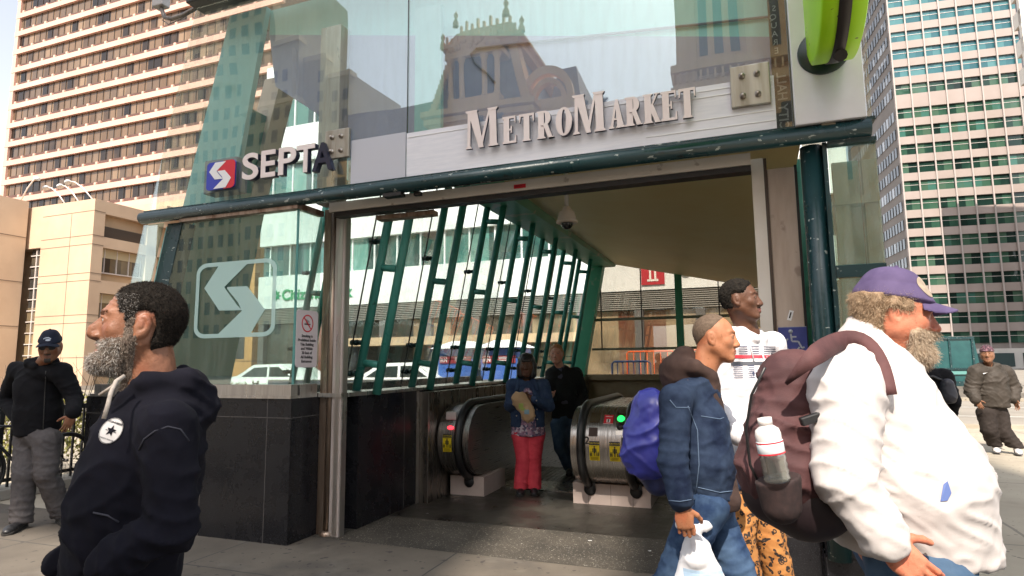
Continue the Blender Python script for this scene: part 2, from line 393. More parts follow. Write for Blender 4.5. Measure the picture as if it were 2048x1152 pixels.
mb = MB(); bb(mb, -80, -46.2, 44, 60, 15.3, 19.5); bb(mb, -46.3, -45.0, 36.0, 44, 15.351, 16.1); mb.build('roof_block', M_beige, t)
mb = MB(); bb(mb, -46.45, -46.3, 30.96, 34.9, 12.30, 13.3)
for k in range(14): bb(mb, -46.31, -46.2, 31.0, 34.8, 12.33 + k * .068, 12.365 + k * .068)
mb.build('louvre', pmat('brown louvre', (0.13, 0.10, 0.075), rough=.6), t)
win = pane_mat('beige building windows', 1.0, 2.2, [(0, (0.03, 0.028, 0.025)), (0.5, (0.05, 0.045, 0.04)), (1, (0.30, 0.22, 0.12))], 0.08, 0.9, ax='Y', noise=.6)
for z0, z1 in ((9.3, 11.38), (4.92, 7.58), (1.0, 3.78)):
    mb = MB(); bb(mb, -46.495, -46.4, 30.96, 48, z0, z1); w = mb.build('window_band', win, t)
    mb = MB()
    for k in range(12): bb(mb, -46.401, -46.3, 31.4 + k * 1.1, 31.46 + k * 1.1, z0, z1)
    bb(mb, -46.4, -46.28, 30.96, 48, z0, z0 + .1); mb.build('window_frame', M_alu, w)
    mb = MB(); bb(mb, -46.38, -46.33, 30.96, 48, z1 - .75, z1); mb.build('blind', pmat('cream blind', (0.55, 0.45, 0.28), rough=.9), w)
mb = MB(); bb(mb, -53.69, -52.21, 30.3, 30.5, 0, 11.69); w = mb.build('window_strip', win, t)
mb = MB()
for k in range(12): bb(mb, -53.69, -52.21, 30.2, 30.29, .6 + k * .95, .68 + k * .95)
bb(mb, -53.0, -52.9, 30.19, 30.28, 0, 11.6); mb.build('window_frame', M_alu, w)
mb = MB()
for z in (14.36, 12.32, 11.56, 9.18, 8.56, 5.76, 5.1, 2.3): bb(mb, -52.19, -45.91, 29.985, 30.0, z - .02, z + .02); bb(mb, -45.9, -45.885, 30.0, 30.95, z - .02, z + .02)
bb(mb, -48.6, -48.56, 29.985, 30.0, 0, 14.3)
for z in (12.63, 8.78, 5.0): bb(mb, -53.7, -53.68, 10, 29.7, z - .025, z + .025)
mb.build('panel_joint', M_joint, t)
for k, (ub, vb, lu, dz, lab) in enumerate(((-52.0, 30.3, -1.6, 1.9, 'leftmost floodlight of the row of three on the beige parapet'), (-50.0, 30.3, -2.4, 1.75, 'second floodlight on the beige parapet, bent arm leaning left'), (-48.3, 30.3, -2.3, 1.7, 'third floodlight on the beige parapet, bent arm leaning left'), (-46.6, 30.3, -3.0, 1.95, 'floodlight at the right corner of the beige parapet, longest arm'))):
    if k == 0: ub, lu = -54.6, 1.9
    zb = 15.36 if k else 15.8
    ft = hthing('floodlight', lab if k else 'floodlight on the near wing roof, arm leaning right', 'floodlight', ub, vb if k else 29.5, zb, 'floodlights on the beige building roof')
    mb = MB(); mb.tube([(0, 0, 0), (lu * .45, 0, dz * .62), (lu * .8, 0, dz * .93), (lu, 0, dz)], 0.055, 8); mb.build('arm', M_alu, ft)
    mb = MB(); mb.lathe([(0.0, .16), (.12, .15), (.24, .05), (.27, -.1), (.2, -.14), (0, -.14)], (0, 0, 0), 14, M=Matrix.Translation((lu * 1.08, -.05, dz - .02)) @ Matrix.Rotation(-.5 if lu < 0 else .5, 4, 'Y')); mb.build('lamp_head', pmat('lamp head grey', (0.55, 0.55, 0.55), rough=.4), ft)
ft = hthing('floodlight', 'floodlight at the far left end of the near wing roof', 'floodlight', -58.6, 28.5, 15.8, 'floodlights on the beige building roof')
mb = MB(); mb.tube([(0, 0, 0), (.5, 0, 1.3), (1.1, 0, 1.75)], 0.055, 8); mb.build('arm', M_alu, ft)
mb = MB(); mb.sphere((1.25, 0, 1.7), (.28, .26, .15), 12); mb.build('lamp_head', pmat('lamp head grey', (0.55, 0.55, 0.55)), ft)

# ================================================================ WHITE BANK BUILDING BEYOND
t = hthing('bank_building', 'white low-rise building with ribbon windows seen through the entrance glass', 'building', 0, 27, 0)
WL, WR = -25.7, 8.5
mb = MB(); mb.box(WL, WR, 0.5, 18, 0, 25.0); mb.build('core_wall', pmat('grey core', (0.3, 0.3, 0.28), rough=.8), t)
mb = MB()
bands = [(6.25, 9.2 - .02), (11.2, 14.0), (16.3, 19.0), (21.3, 25.0)]
bands = [(5.1, 7.2), (9.2, 12.05), (14.65, 17.1), (19.5, 21.5)]
for z0, z1 in bands: mb.box(WL, WR, 0, 0.5, z0, z1)
mb.build('spandrel', M_stone_w, t)
gm = pane_mat('bank ribbon glass', 1.6, 2.4, [(0, (0.015, 0.04, 0.04)), (0.5, (0.03, 0.09, 0.085)), (0.8, (0.05, 0.16, 0.14)), (1, (0.16, 0.34, 0.30))], 0.03, 1.0, noise=.5, noise_scale=.5)
for z0, z1 in ((7.2, 9.2), (12.05, 14.65), (17.1, 19.5)):
    mb = MB(); mb.box(WL + .1, WR, .3, .42, z0, z1); w = mb.build('window_band', gm, t)
    mb = MB()
    for k in range(21): x = -25.0 + k * 1.58; mb.box(x - .05, x + .05, .2, .299, z0, z1)
    mb.build('mullion', M_stone_w, w)
mb = MB()
for k in range(9): mb.box(WL, WR, 0.05 + .002 * k, 0.45, 4.15 + k * .105, 4.2 + k * .105)
mb.build('louvre', pmat('grey louvre', (0.34, 0.34, 0.32), rough=.5, metal=.4), t)
mb = MB(); mb.box(WL, WR, 0.3, 0.45, 0, 4.1); mb.build('shopfront', pane_mat('shopfront glass', 2.4, 4.5, [(0, (0.03, 0.035, 0.03)), (.4, (0.06, 0.055, 0.045)), (.6, (.36, .30, .20)), (1, (0.14, 0.06, 0.04))], .05, .9, noise=.9, noise_scale=.35), t)
for k in range(12): x = WL + .4 + k * 3.0; mb = MB(); mb.box(x - .22, x + .22, -.05, .29, 0.1, 4.1); mb.build('column', pmat('dark column cladding', (0.12, 0.12, 0.12), rough=.5), t)
mb = MB(); mb.box(-18.5, -4, -1.6, .28, 2.55, 3.0); mb.box(2, 8, -1.4, .28, 2.6, 3.0); mb.build('awning', pmat('tan awning', (0.55, 0.42, 0.26), (0.4, 0.3, 0.2), .8, .8), t)
# its two signs
s = hthing('bank_sign', 'green bank lettering on the white band above the left glass', 'sign', -24.5, 26.97, 5.62)
g1 = pmat('sign green', (0.02, 0.30, 0.13), rough=.4)
mb = MB(); put_text(mb, 'Citizens Bank', 0.95, Matrix.Translation((.75, 0, 0)), extr=.03, offset=.022); mb.build('lettering', g1, s)
mb = MB()
for a in range(8):
    M = Matrix.Translation((.3, 0, .32)) @ Matrix.Rotation(a * pi / 4, 4, 'Y')
    mb.prism([(.05, .0), (.17, .07), (.34, 0.0), (.17, -.07)], lambda a_, b_, d, M=M: M @ Vector((a_, d, b_)), -.03, .03)
mb.build('emblem', g1, s)
s = hthing('university_sign', 'red square sign with a white letter T and grey word beside it', 'sign', -1.1, 26.96, 5.35)
mb = MB(); mb.box(0, 1.15, -.04, 0.0, 0, 1.35); mb.build('panel', pmat('sign red', (0.42, 0.015, 0.03), rough=.5), s)
mb = MB()
for r_ in ((.2, .95, 1.05, 1.15), (.2, .3, .85, 1.05), (.85, .95, .85, 1.05), (.4, .5, .25, 1.05), (.65, .75, .25, 1.05), (.3, .85, .17, .27)): mb.box(r_[0], r_[1], -.06, -.042, r_[2], r_[3])
mb.build('letter', pmat('sign white', (.75, .74, .7), rough=.5), s)
mb = MB(); put_text(mb, 'UNIVERSITY', .8, Matrix.Translation((1.9, -.02, .35)), extr=.03, space=1.5); mb.build('lettering', pmat('sign grey', (.34, .33, .31), rough=.5), s)

# orange-tan building left of it
t = hthing('tan_building', 'narrow tan stone building behind the white bank building', 'building', -32.5, 31, 0)
mb = MB(); mb.box(.4, 2.7, 0, 12, 0, 15); mb.build('wall', pmat('tan stone', (0.50, 0.26, 0.10), (0.58, 0.32, 0.14), .4, .8), t)
mb = MB()
for k in range(4): mb.box(1.1, 2.0, -.02, .05, 2 + k * 3, 3.6 + k * 3)
mb.build('window', pmat('dark pane', (.04, .045, .05), rough=.1), t)

# ================================================================ RIGHT OFFICE TOWER
RTM = Matrix.Rotation(-R_(15), 4, 'Z') @ Matrix.Translation((36.2, 110, 0))
t = thing('glass_band_tower', 'office tower with teal ribbon windows and pink granite spandrels at right', 'office building', RTM.translation, -R_(15))
FH = 3.07; ZR = [4.0 + k * FH for k in range(32)]
mb = MB(); mb.box(.2, 44, 0.75, 30, 0, 75); mb.build('core_wall', pmat('tower side stone', (.21, .18, .16), (.26, .225, .20), .2, .7), t)
zs = []; z = 3.9
for k in range(22):
    zs.append(z); z += FH + (1.05 if k == 12 else 0)
gl_lo = pane_mat('tower glass green', 1.25, 3.07, [(0, (0.006, 0.016, 0.014)), (0.35, (0.014, 0.04, 0.030)), (0.6, (0.035, 0.09, 0.06)), (.85, (0.06, 0.11, 0.075)), (1, (0.045, 0.13, 0.105))], .05, .35, noise=.9, noise_scale=.22)
gl_hi = pane_mat('tower glass blue', 1.25, 3.07, [(0, (0.025, 0.09, 0.11)), (0.5, (0.04, 0.13, 0.15)), (1, (0.08, 0.20, 0.21))], .05, .4, noise=.4, noise_scale=.3)
for k, z in enumerate(zs):
    top = zs[k + 1] if k + 1 < len(zs) else z + FH
    mb = MB(); mb.box(0, 44, 0.32, .7, z + 1.78, top - .001); mb.build('spandrel', M_rspan, t)
    mb = MB(); mb.box(.3, 44, .60, .7, z, z + 1.779); w = mb.build('window_band', gl_lo if k < 14 else gl_hi, t)
    mb = MB(); mb.box(.3, 44, .54, .599, z + 1.05, z + 1.10); mb.build('window_rail', M_alu, w)
mb = MB()
for k in range(18): x = k * 2.5 if k else .12; mb.box(x - .10, x + .10, .10, .319, 2.0, 74)
mb.build('pier', pmat('pinkish pier', (.38, .335, .31), rough=.6), t)
# side face: regular grid of small windows
for k in range(22):
    z = zs[k]; mb = MB()
    for j in range(20): mb.box(.06, .19, 1.6 + j * 1.42, 2.45 + j * 1.42, z + .1, z + 1.75)
    mb.build('side_window', pane_mat('side glass', 1.42, 3.07, [(0, (.05, .055, .06)), (.7, (.10, .11, .12)), (1, (.5, .52, .55))], .08, .8, ax='Y'), t)
mb = MB(); mb.box(-1.0, 50, -2.0, .7, 0, 3.0); mb.build('podium', pmat('pale podium', (.66, .63, .58), (.55, .52, .48), .3, .7), t)
mb = MB()
for k in range(12): mb.box(1 + k * 4, 3.9 + k * 4, -2.06, -2.001, .3, 2.3)
mb.build('shopfront', pmat('podium glass', (.06, .09, .09), rough=.08), t)
# building at the top right corner
t = thing('white_building', 'bright white building cut off by the top right corner', 'building', (63.2, 70, 0), -R_(20))
mb = MB(); 
for k in range(10): mb.box(-1.0, 20, 0, .8, 20.4 + k * 3.6, 22.3 + k * 3.6); mb.box(-1.0, -.2, .8, 2.2, 20.4 + k * 3.6, 22.3 + k * 3.6)
for k in range(6): mb.box(-1 + k * 4, -.4 + k * 4, .05, .75, 20, 54.5)
mb.box(-1, 20, 0.1, .7, 16.8, 19.5)
mb.build('facade_frame', pmat('cream white precast', (.78, .72, .64), rough=.7), t)  # one even cream-white precast colour
mb = MB(); mb.box(-.6, 20, .85, 2.2, 17.0, 54.6); mb.box(.6, 20, 1.0, 2.2, 0, 17.0); mb.build('core_wall', pane_mat('white building glass', 2, 3.6, [(0, (.10, .05, .04)), (1, (.2, .14, .12))], .1, .7), t)

# ================================================================ CITY HALL (behind the camera; seen mirrored in the glass, and shading the square)
t = hthing('city_hall', 'ornate limestone civic hall with mansard roofs, mirrored in the entrance glass', 'civic building', 0, -42, 0)
def hb(mb, u0, u1, d0, d1, z0, z1): mb.box(u0, u1, -d1, -d0, z0, z1)
mb = MB()
hb(mb, -34, -21.4, 2.2, 20, 0, 21.5); hb(mb, -21.5, -12.2, 0, 20, 0, 23.0); hb(mb, -12.4, -7.8, 2.2, 20, 0, 21.5)
mb.build('wall', M_hall, t)
mb = MB()
for (a, b_, d, z) in ((-22.1, -11.6, -.6, 23.0), (-21.9, -11.8, -.35, 22.4), (-34, -22.12, 1.7, 21.5), (-11.58, -7.5, 1.7, 21.5), (-22.0, -11.7, -.3, 15.2), (-34, -22.1, 1.9, 14.5)):
    hb(mb, a, b_, d, 20, z, z + .45)
mb.build('cornice', M_hall, t)
def frustum(mb, u0, u1, d0, d1, z0, z1, ins, insd=None):
    insd = ins if insd is None else insd
    vs = [(u0, -d0, z0), (u1, -d0, z0), (u1, -d1, z0), (u0, -d1, z0), (u0 + ins, -d0 - insd, z1), (u1 - ins, -d0 - insd, z1), (u1 - ins, -d1 + insd, z1), (u0 + ins, -d1 + insd, z1)]
    mb.add(vs, [(0, 1, 5, 4), (1, 2, 6, 5), (2, 3, 7, 6), (3, 0, 4, 7), (4, 5, 6, 7), (3, 2, 1, 0)])
mb = MB(); frustum(mb, -21.2, -12.5, .4, 14, 23.46, 29.2, 1.6, 1.4); frustum(mb, -34, -21.9, 2.6, 16, 21.96, 26.6, 1.0, 1.6); frustum(mb, -12.0, -8.0, 2.6, 16, 21.96, 27.6, 1.2, 1.6)
mb.build('mansard_roof', M_hallroof, t)
mb = MB()
for (x0, x1) in ((-21.2, -19.6), (-12.5, -14.1)):
    n = 12
    for k in range(n):
        f0, f1 = k / n, (k + 1) / n
        hb(mb, min(x0 + (x1 - x0) * f0, x0 + (x1 - x0) * f0 + .5) - .35, x0 + (x1 - x0) * f0 + .35, .1 + 1.4 * f0, 1.6 + 1.4 * f0, 23.46 + 5.7 * f0, 23.46 + 5.7 * f1)
hb(mb, -20.3, -13.4, 1.2, 13.2, 29.2, 29.7); hb(mb, -20.7, -13.0, .8, 13.4, 29.7, 30.0)
frustum(mb, -20.4, -13.3, 1.0, 13, 30.0, 31.6, .9, .9); hb(mb, -19.3, -14.4, 2.2, 12, 31.6, 31.9)
for k in range(15):
    x = -20.6 + k * .54; hb(mb, x - .09, x + .09, .75, 1.0, 30.0, 30.55 + .25 * (k % 2))
for k in range(9):
    x = -19.2 + k * .58; hb(mb, x - .1, x + .1, 2.2, 2.5, 31.9, 32.5 + .4 * (k % 2))
for x in (-20.7, -13.1, -19.3, -14.5): mb.lathe([(.0, 1.6), (.1, 1.4), (.25, 1.1), (.1, .8), (.3, .4), (.32, 0)], (x, -1.2, 30.0 if x in (-20.7, -13.1) else 31.9), 8)
mb.build('roof_cresting', M_hall, t)
# big arched dormer with columns and carved gable
dm = MB()
hb(dm, -19.3, -14.4, -.5, 3, 23.46, 24.2)
for x in (-19.0, -17.9, -15.8, -14.7): dm.lathe([(.34, 0), (.24, .25), (.22, 3.0), (.36, 3.3), (.36, 3.5)], (x, .25, 24.2), 10)
hb(dm, -19.5, -14.2, -.6, 3, 27.7, 28.2)
dm.prism([(-19.4, 28.2), (-14.3, 28.2), (-15.4, 29.2), (-16.3, 29.5), (-16.85, 30.3), (-17.4, 29.5), (-18.3, 29.2)], lambda a, b_, d: (a, -d, b_), -.55, 2.4)
rnd = random.Random(4)
for k in range(26):
    a = rnd.random(); dm.sphere((-19.2 + 4.7 * a, .62, 28.4 + 1.3 * (1 - abs(2 * a - 1)) * rnd.random() + .1), .2 + .14 * rnd.random(), 6)
dm.build('dormer', M_hall, t)
dd = MB(); hb(dd, -18.6, -15.1, -.1, 3, 24.25, 27.69); dd.build('dormer_opening', M_halldk, t)
mb = MB()
cx, cz = -11.0, 23.9
for k in range(16):       # curved gable with round window on the side wing
    a0, a1 = pi * k / 16, pi * (k + 1) / 16
    for r0, r1, d in ((1.75, 2.3, 1.2), (1.2, 1.55, 1.4)):
        mb.add([(cx + r * cos(a), -d - dd_, cz + r * sin(a) * 1.15) for dd_ in (0, .6) for r, a in ((r0, a0), (r1, a0), (r1, a1), (r0, a1))], [(0, 1, 2, 3), (4, 7, 6, 5), (0, 4, 5, 1), (1, 5, 6, 2), (2, 6, 7, 3), (3, 7, 4, 0)])
mb.box(cx - 2.3, cx + 2.3, -2.0, -1.2, 21.96, 23.9)
mb.build('curved_gable', M_hall, t)
mb = MB()
for zz in (3, 9.2, 16.2):
    for x in [-33 + 2.6 * k for k in range(5)]: hb(mb, x, x + 1.2, 2.1, 2.3, zz, zz + 3.4)
    for x in (-20.3, -17.4, -14.6): hb(mb, x, x + 1.4, -.1, .1, zz, zz + 4.2)
mb.build('window', M_halldk, t)
# clock tower
t = hthing('clock_tower', 'tall limestone tower of the civic hall with grouped windows, mirrored in the glass', 'tower', 7.0, -43, 0)
mb = MB(); TL, TR = -6.6, 5.8
hb(mb, TL, TR, 0, 16, 0, 47.5)
for x in (TL - .5, -2.2, 2.4, TR - 1.0): hb(mb, x, x + 1.5, -.8, 0, 0, 47)
# added unseen screen over the roof: its openings are placed to cast sun patches
holes = [(2.2, 4.2, 49.6, 51.4), (6.45, 7.15, 49.0, 50.1), (6.75, 7.9, 50.7, 54.6), (8.3, 9.9, 49.0, 51.8), (8.45, 9.25, 51.8, 53.5)]
xs_ = sorted({TL + 7.0, TR + 7.0} | {h_[0] for h_ in holes} | {h_[1] for h_ in holes}); zs_ = sorted({47.5, 66.0} | {h_[2] for h_ in holes} | {h_[3] for h_ in holes})
for xa, xb_ in zip(xs_[:-1], xs_[1:]):
    for za, zb_ in zip(zs_[:-1], zs_[1:]):
        xm, zm = (xa + xb_) / 2, (za + zb_) / 2
        if not any(h_[0] < xm < h_[1] and h_[2] < zm < h_[3] for h_ in holes): hb(mb, xa - 7.0, xb_ - 7.0, -.2, .2, za, zb_)
mb.build('wall', M_hall, t)
mb = MB()
for z in (12, 21.8, 23.4, 33, 44): hb(mb, TL - .9, TR + .9, -1.2, 16.5, z, z + .55)
hb(mb, TL - .7, TR + .7, -1.0, 16, 22.35, 22.6)
mb.build('cornice', M_hall, t)
mb = MB()
for z in (14, 24.8, 35):
    for x in (-5.4, -4.3, -3.2, -.4, .7, 1.8, 3.7): hb(mb, x, x + .62, -.05, .2, z, z + 5.6)
for x in (-5.2, -3.9, -2.6, 0, 1.3): hb(mb, x, x + .7, -.05, .2, 18.8, 20.4)
mb.build('window', M_halldk, t)
mb = MB()
for k in range(34): hb(mb, TL - .8 + k * .5, TL - .66 + k * .5, -1.15, -1.0, 22.61, 23.3)
mb.build('balustrade', M_hall, t)
# stepped art-deco tower mirrored on the left part of the glass
t = hthing('stone_tower', 'stepped tan stone office tower mirrored in the left part of the entrance glass', 'office building', -62, -70, 0)
M_deco = pmat('tan limestone tower', (0.34, 0.30, 0.20), (0.42, 0.37, 0.26), .25, .8)
wl_ = MB(); wl_.box(-26, -3.0, -20, 0, 0, 70); wl_.box(-3.0, 2.6, -18, .5, 0, 53); wl_.box(2.6, 6.8, -18, -.8, 0, 50); wl_.box(-5, 4.5, 0, 3.0, 0, 41.5); wl_.box(6.8, 11, -16, -1.6, 0, 46.8); wl_.box(-8, 2.2, 0, 1.6, 41.5, 51)
wl_.box(11, 12.6, -14, -2.5, 0, 39)
wl_.build('wall', M_deco, t)
mb = MB()
for x0, x1, y, z in ((-5.2, 4.7, 3.2, 41.5), (-3.2, 2.8, .8, 53), (2.7, 6.9, -.7, 50), (6.7, 11.2, -1.4, 46.8), (-26, -2.8, .2, 70)): mb.box(x0, x1, y - 2, y, z - .5, z + .3)
mb.build('cornice', pmat('pale limestone trim', (.55, .48, .34), rough=.8), t)
k_ = 0
for zz in range(12):
    z = 6 + zz * 3.6; mb = MB()
    for x0, x1, y, zt in ((-5, 4.5, 3.0, 41), (-26, -5.2, 0, 69), (4.6, 6.8, -.8, 49.5), (6.9, 11, -1.6, 46), (-2.8, 2.4, 1.6, 52)):
        x = x0 + .9
        while x + 1 < x1:
            if z + 2 < zt: mb.box(x, x + 1.05, y - .3, y + .03, z, z + 2.0)
            x += 2.1
    mb.build('window', M_halldk, t)
for zz in range(7):
    z = 49.2 + zz * 3.0; mb = MB()
    for j in range(8): mb.box(-24 + j * 2.5, -22.7 + j * 2.5, -.3, .03, z, z + 1.8)
    mb.build('window', M_halldk, t)
# plain street-wall building further behind the camera, mirrored low in the glass and shading the square
t = hthing('white_block', 'pale office block behind the viewer mirrored faintly in the glass', 'office building', 30, -60, 0)
mb = MB()
for k in range(12): mb.box(-8, 30, -.4, 0, 4 * k + 1.4, 4 * k + 4)
mb.box(-8, 30, -20, -.8, 0, 49)
mb.build('facade_frame', M_stone_w, t)
mb = MB(); mb.box(-7.9, 29.9, -.8, -.45, 0, 48.9); mb.build('window_band', gm, t)
# ================================================================ THE SUBWAY ENTRANCE
def steel(name, c, c2, rough=.35, st=(3, 3, .25), metal=.9):
    m = pmat(name, c, c2, 6, rough, metal, stretch=st, rvar=.1, det=6); return m
M_gran = pmat('black granite', (0.010, 0.010, 0.012), (0.016, 0.016, 0.018), 3, 0.28, rvar=.1, spec=.35)
layer_spots(M_gran, (0.06, 0.06, 0.068), 150, 0.60, 0.05, 2, .8)
layer_spots(M_gran, (0.12, 0.10, 0.09), 7, 0.68, 0.12, 6, .2, 4, (1, 1, .3))
M_steel = steel('stained stainless steel', (0.50, 0.46, 0.42), (0.26, 0.21, 0.17), .38)
M_steel2 = steel('bright stainless steel', (0.62, 0.60, 0.57), (0.45, 0.42, 0.39), .35)
M_brown = steel('brown stained steel', (0.42, 0.32, 0.25), (0.20, 0.12, 0.08), .5, metal=.6)
M_teal = pmat('dark teal paint', (0.006, 0.030, 0.034), (0.010, 0.042, 0.046), 2, 0.28, rvar=.08, bump=.15, bscale=25)
layer_spots(M_teal, (0.36, 0.40, 0.37), 14, 0.658, 0.012, 5, .9, 2.0, (1, 2.5, 2.5))
layer_spots(M_teal, (0.01, 0.015, 0.014), 5, 0.66, 0.04, 5, .8, 7.0, (1, 2, 2))
M_tube = pmat('teal green paint', (0.05, 0.27, 0.22), (0.07, 0.33, 0.27), 3, 0.35, rvar=.08)
layer_spots(M_tube, (0.015, 0.05, 0.045), 9, 0.66, .05, 5, .7, 3.0)
M_green = pmat('green beam paint', (0.06, 0.33, 0.20), (0.08, 0.38, 0.24), 2, .45)
layer_spots(M_green, (0.34, 0.40, 0.30), 4, 0.62, .06, 6, .6, 5.0)
M_panelteal = pmat('weathered turquoise panel', (0.34, 0.66, 0.63), (0.42, 0.74, 0.70), 1.4, .5, bump=.1, bscale=5)
layer_spots(M_panelteal, (0.20, 0.48, 0.44), 3, 0.60, .1, 6, .6, 2.0)
M_ceil = pmat('stained cream ceiling', (0.88, 0.72, 0.36), (0.93, 0.80, 0.46), 1.0, .5, det=6)
layer_spots(M_ceil, (0.60, 0.47, 0.22), 1.1, .60, .2, 7, .5, 3.0, (1, .35, 1))
M_cream = pmat('painted cream steel', (0.66, 0.60, 0.52), (0.72, 0.67, 0.60), 3, .45)
layer_spots(M_cream, (0.25, 0.19, 0.14), 10, .66, .05, 5, .6, 6.0)
M_black = pmat('black rubber', (0.012, 0.012, 0.013), rough=.4)
M_pink = pmat('blotched beige stone panel', (0.44, 0.34, 0.27), (0.54, 0.44, 0.36), 2.0, .55, stretch=(6, 6, 1))
layer_spots(M_pink, (0.20, 0.13, 0.10), 6.0, .60, .05, 5, .55, 2.5)
layer_spots(M_pink, (0.52, 0.46, 0.40), 9.0, .64, .05, 5, .5, 8.0, (1, 1, .2))
G_front = glass_mat('front sheet glass', (0.86, 0.94, 0.93), refl=.35, base=.12, dirt=.10, wave=.004)
G_low = glass_mat('lower bay glass', (0.68, 0.86, 0.80), refl=.6, base=.12, dirt=.20)
G_side = glass_mat('side wall glass', (0.93, 0.98, 0.96), refl=.5, base=.05, dirt=.12, wave=.004)
G_back = glass_mat('back wall glass', (0.50, 0.46, 0.40), refl=.5, base=.08, dirt=.10)
G_dirty = glass_mat('dirty side bay glass', (0.50, 0.62, 0.55), refl=.6, base=.15, dirt=.5)
LEAN = .2
def ul(u0, z): return u0 + LEAN * (z - 1.2)
H = hthing('subway_entrance', 'glass and teal steel subway entrance with black granite base and open doorway', 'subway entrance')
def part(mb, name, mat, parent=H): return mb.build(name, mat, parent)
# granite
mb = MB()
mb.box(-2.55, -.05, 0, .28, 0, 1.2)                                   # front left block
mb.box(-.35, -.05, .282, .62, 0, 1.2)
mb.prism([(-.35, .622), (.2, .622), (.2, 9.3), (-.35, 9.3)], lambda a, b, d: (a, b, d), 0, 1.195)
part(mb, 'granite_base', M_gran)
mb = MB(); mb.box(-2.55, -2.3, .282, 9.3, 0, 1.2); part(mb, 'granite_side_wall', M_gran)
for b_ in [(x - .003, x + .003, -.0025, 0, 0, 1.2) for x in (-1.9, -1.02, -.30)] + [(-2.55, -.052, -.0022, 0, 1.035, 1.041), (-.05, -.0478, .0, .62, 1.035, 1.041)] + [(.2, .2025, y - .003, y + .003, 0, 1.19) for y in (1.45, 3.0, 4.6)]:
    mb = MB(); mb.box(*b_); part(mb, 'granite_joint', pmat('granite joint', (.10, .09, .085), rough=.8))
# sills and glazing channels
mb = MB(); mb.box(-2.5, -.049, -.012, .10, 1.2, 1.225); mb.box(-2.45, -.055, -.002, .08, 1.226, 1.318); mb.box(-.14, -.046, .101, .33, 1.2, 1.318)
part(mb, 'window_sill', M_steel2)
mb = MB(); mb.box(-.16, .206, .34, .9, 1.196, 1.232); mb.box(-.16, .206, .9, 9.28, 1.196, 1.225); part(mb, 'interior_sill', M_steel2)
mb = MB(); mb.box(-1.42, -.03, -.03, .05, 2.855, 2.905); mb.box(-.09, -.028, .05, .335, 2.857, 2.907); part(mb, 'top_channel', M_brown)
# lower bay glass
fr = lambda v: (lambda a, b, d: (a, v + d, b))
mb = MB(); mb.prism([(-1.80, 1.32), (-.058, 1.32), (-.058, 2.853), (-1.41, 2.853)], fr(.012), 0, .012); part(mb, 'bay_glass', G_low)
mb = MB(); mb.box(-.054, -.042, .014, .33, 1.32, 2.853); part(mb, 'bay_glass', G_low)
mb = MB(); mb.box(-.06, -.038, .006, .013, 1.32, 2.853); part(mb, 'glass_edge', pmat('green glass edge', (.10, .28, .26), rough=.1))
# etched emblem on the bay glass
EM_A = [(.10, .67), (.30, 1.0), (.68, 1.0), (.36, .67), (.375, .64), (.53, .42), (.60, .345), (.31, .355)]
EM_B = [(.40, .665), (.65, .66), (.88, .34), (.70, .0), (.27, .0), (.60, .335), (.55, .445), (.405, .635)]
def rrect(x0, x1, y0, y1, r, n=6):
    pts = []
    for cx, cy, a0 in ((x1 - r, y1 - r, 0), (x0 + r, y1 - r, 90), (x0 + r, y0 + r, 180), (x1 - r, y0 + r, 270)):
        for k in range(n + 1): a = R_(a0 + 90 * k / n); pts.append((cx + r * cos(a), cy + r * sin(a)))
    return pts
EX0, EX1, EZ0, EZ1 = -1.19, -.27, 1.745, 2.43
mapE = lambda v: (lambda a, b, d: (EX0 + a * (EX1 - EX0), v + d, EZ0 + b * (EZ1 - EZ0)))
mb = MB(); mb.prism(EM_A, mapE(.006), 0, .004); mb.prism(EM_B, mapE(.006), 0, .004)
o_ = rrect(-.01, 1.01, -.01, 1.01, .14); i_ = rrect(.035, .965, .045, .955, .10); n = len(o_)
ff = mapE(.005)
mb.add([ff(a, b, 0) for a, b in o_] + [ff(a, b, 0) for a, b in i_], [(k, (k + 1) % n, n + (k + 1) % n, n + k) for k in range(n)])
M_etch = bpy.data.materials.new('etched pale film'); M_etch.use_nodes = True
_N = M_etch.node_tree.nodes; _L = M_etch.node_tree.links; _b = _N['Principled BSDF']; _b.inputs['Base Color'].default_value = (.46, .66, .62, 1); _b.inputs['Roughness'].default_value = .5; _b.inputs['Alpha'].default_value = .82
part(mb, 'etched_emblem', M_etch)
# leaning dark post left of the bay, and the leaning bay glass beyond it
def leanq(u0, u1, z0, z1, k=.226): return [(u0 - k * (2.93 - z0), z0), (u1 - k * (2.93 - z0), z0), (u1 - k * (2.93 - z1), z1), (u0 - k * (2.93 - z1), z1)]
mb = MB(); mb.prism(leanq(-1.66, -1.47, 1.2, 2.88), fr(.06), 0, .16); part(mb, 'leaning_post', M_teal)
mb = MB(); mb.prism(leanq(-1.80, -1.665, 1.2, 2.88), fr(.16), 0, .03); part(mb, 'side_panel', M_panelteal)
mb = MB(); mb.prism(leanq(-1.93, -1.665, 1.2, 2.88), fr(.015), 0, .01); part(mb, 'bay_glass', G_low)
def lean_panel(u0, v0, v1, z0, z1, name, mat):
    mb = MB(); vs = [(ul(u0, z) + w, v, z) for w in (0, .03) for v, z in ((v0, z0), (v1, z0), (v1, z1), (v0, z1))]; mb.add(vs, [(0, 1, 2, 3), (7, 6, 5, 4), (0, 4, 5, 1), (1, 5, 6, 2), (2, 6, 7, 3), (3, 7, 4, 0)]); part(mb, name, mat)
lean_panel(-2.02, .35, 1.25, 1.22, 4.3, 'side_panel', pmat('deep green panel', (.10, .30, .24), (.14, .36, .30), 1.5, .35))
# upper turquoise leaning panel
mb = MB(); mb.prism([(-1.70, 2.98), (-1.06, 2.98), (-.70, 5.04), (-1.17, 5.04)], fr(.22), 0, .06); part(mb, 'side_panel', M_panelteal)
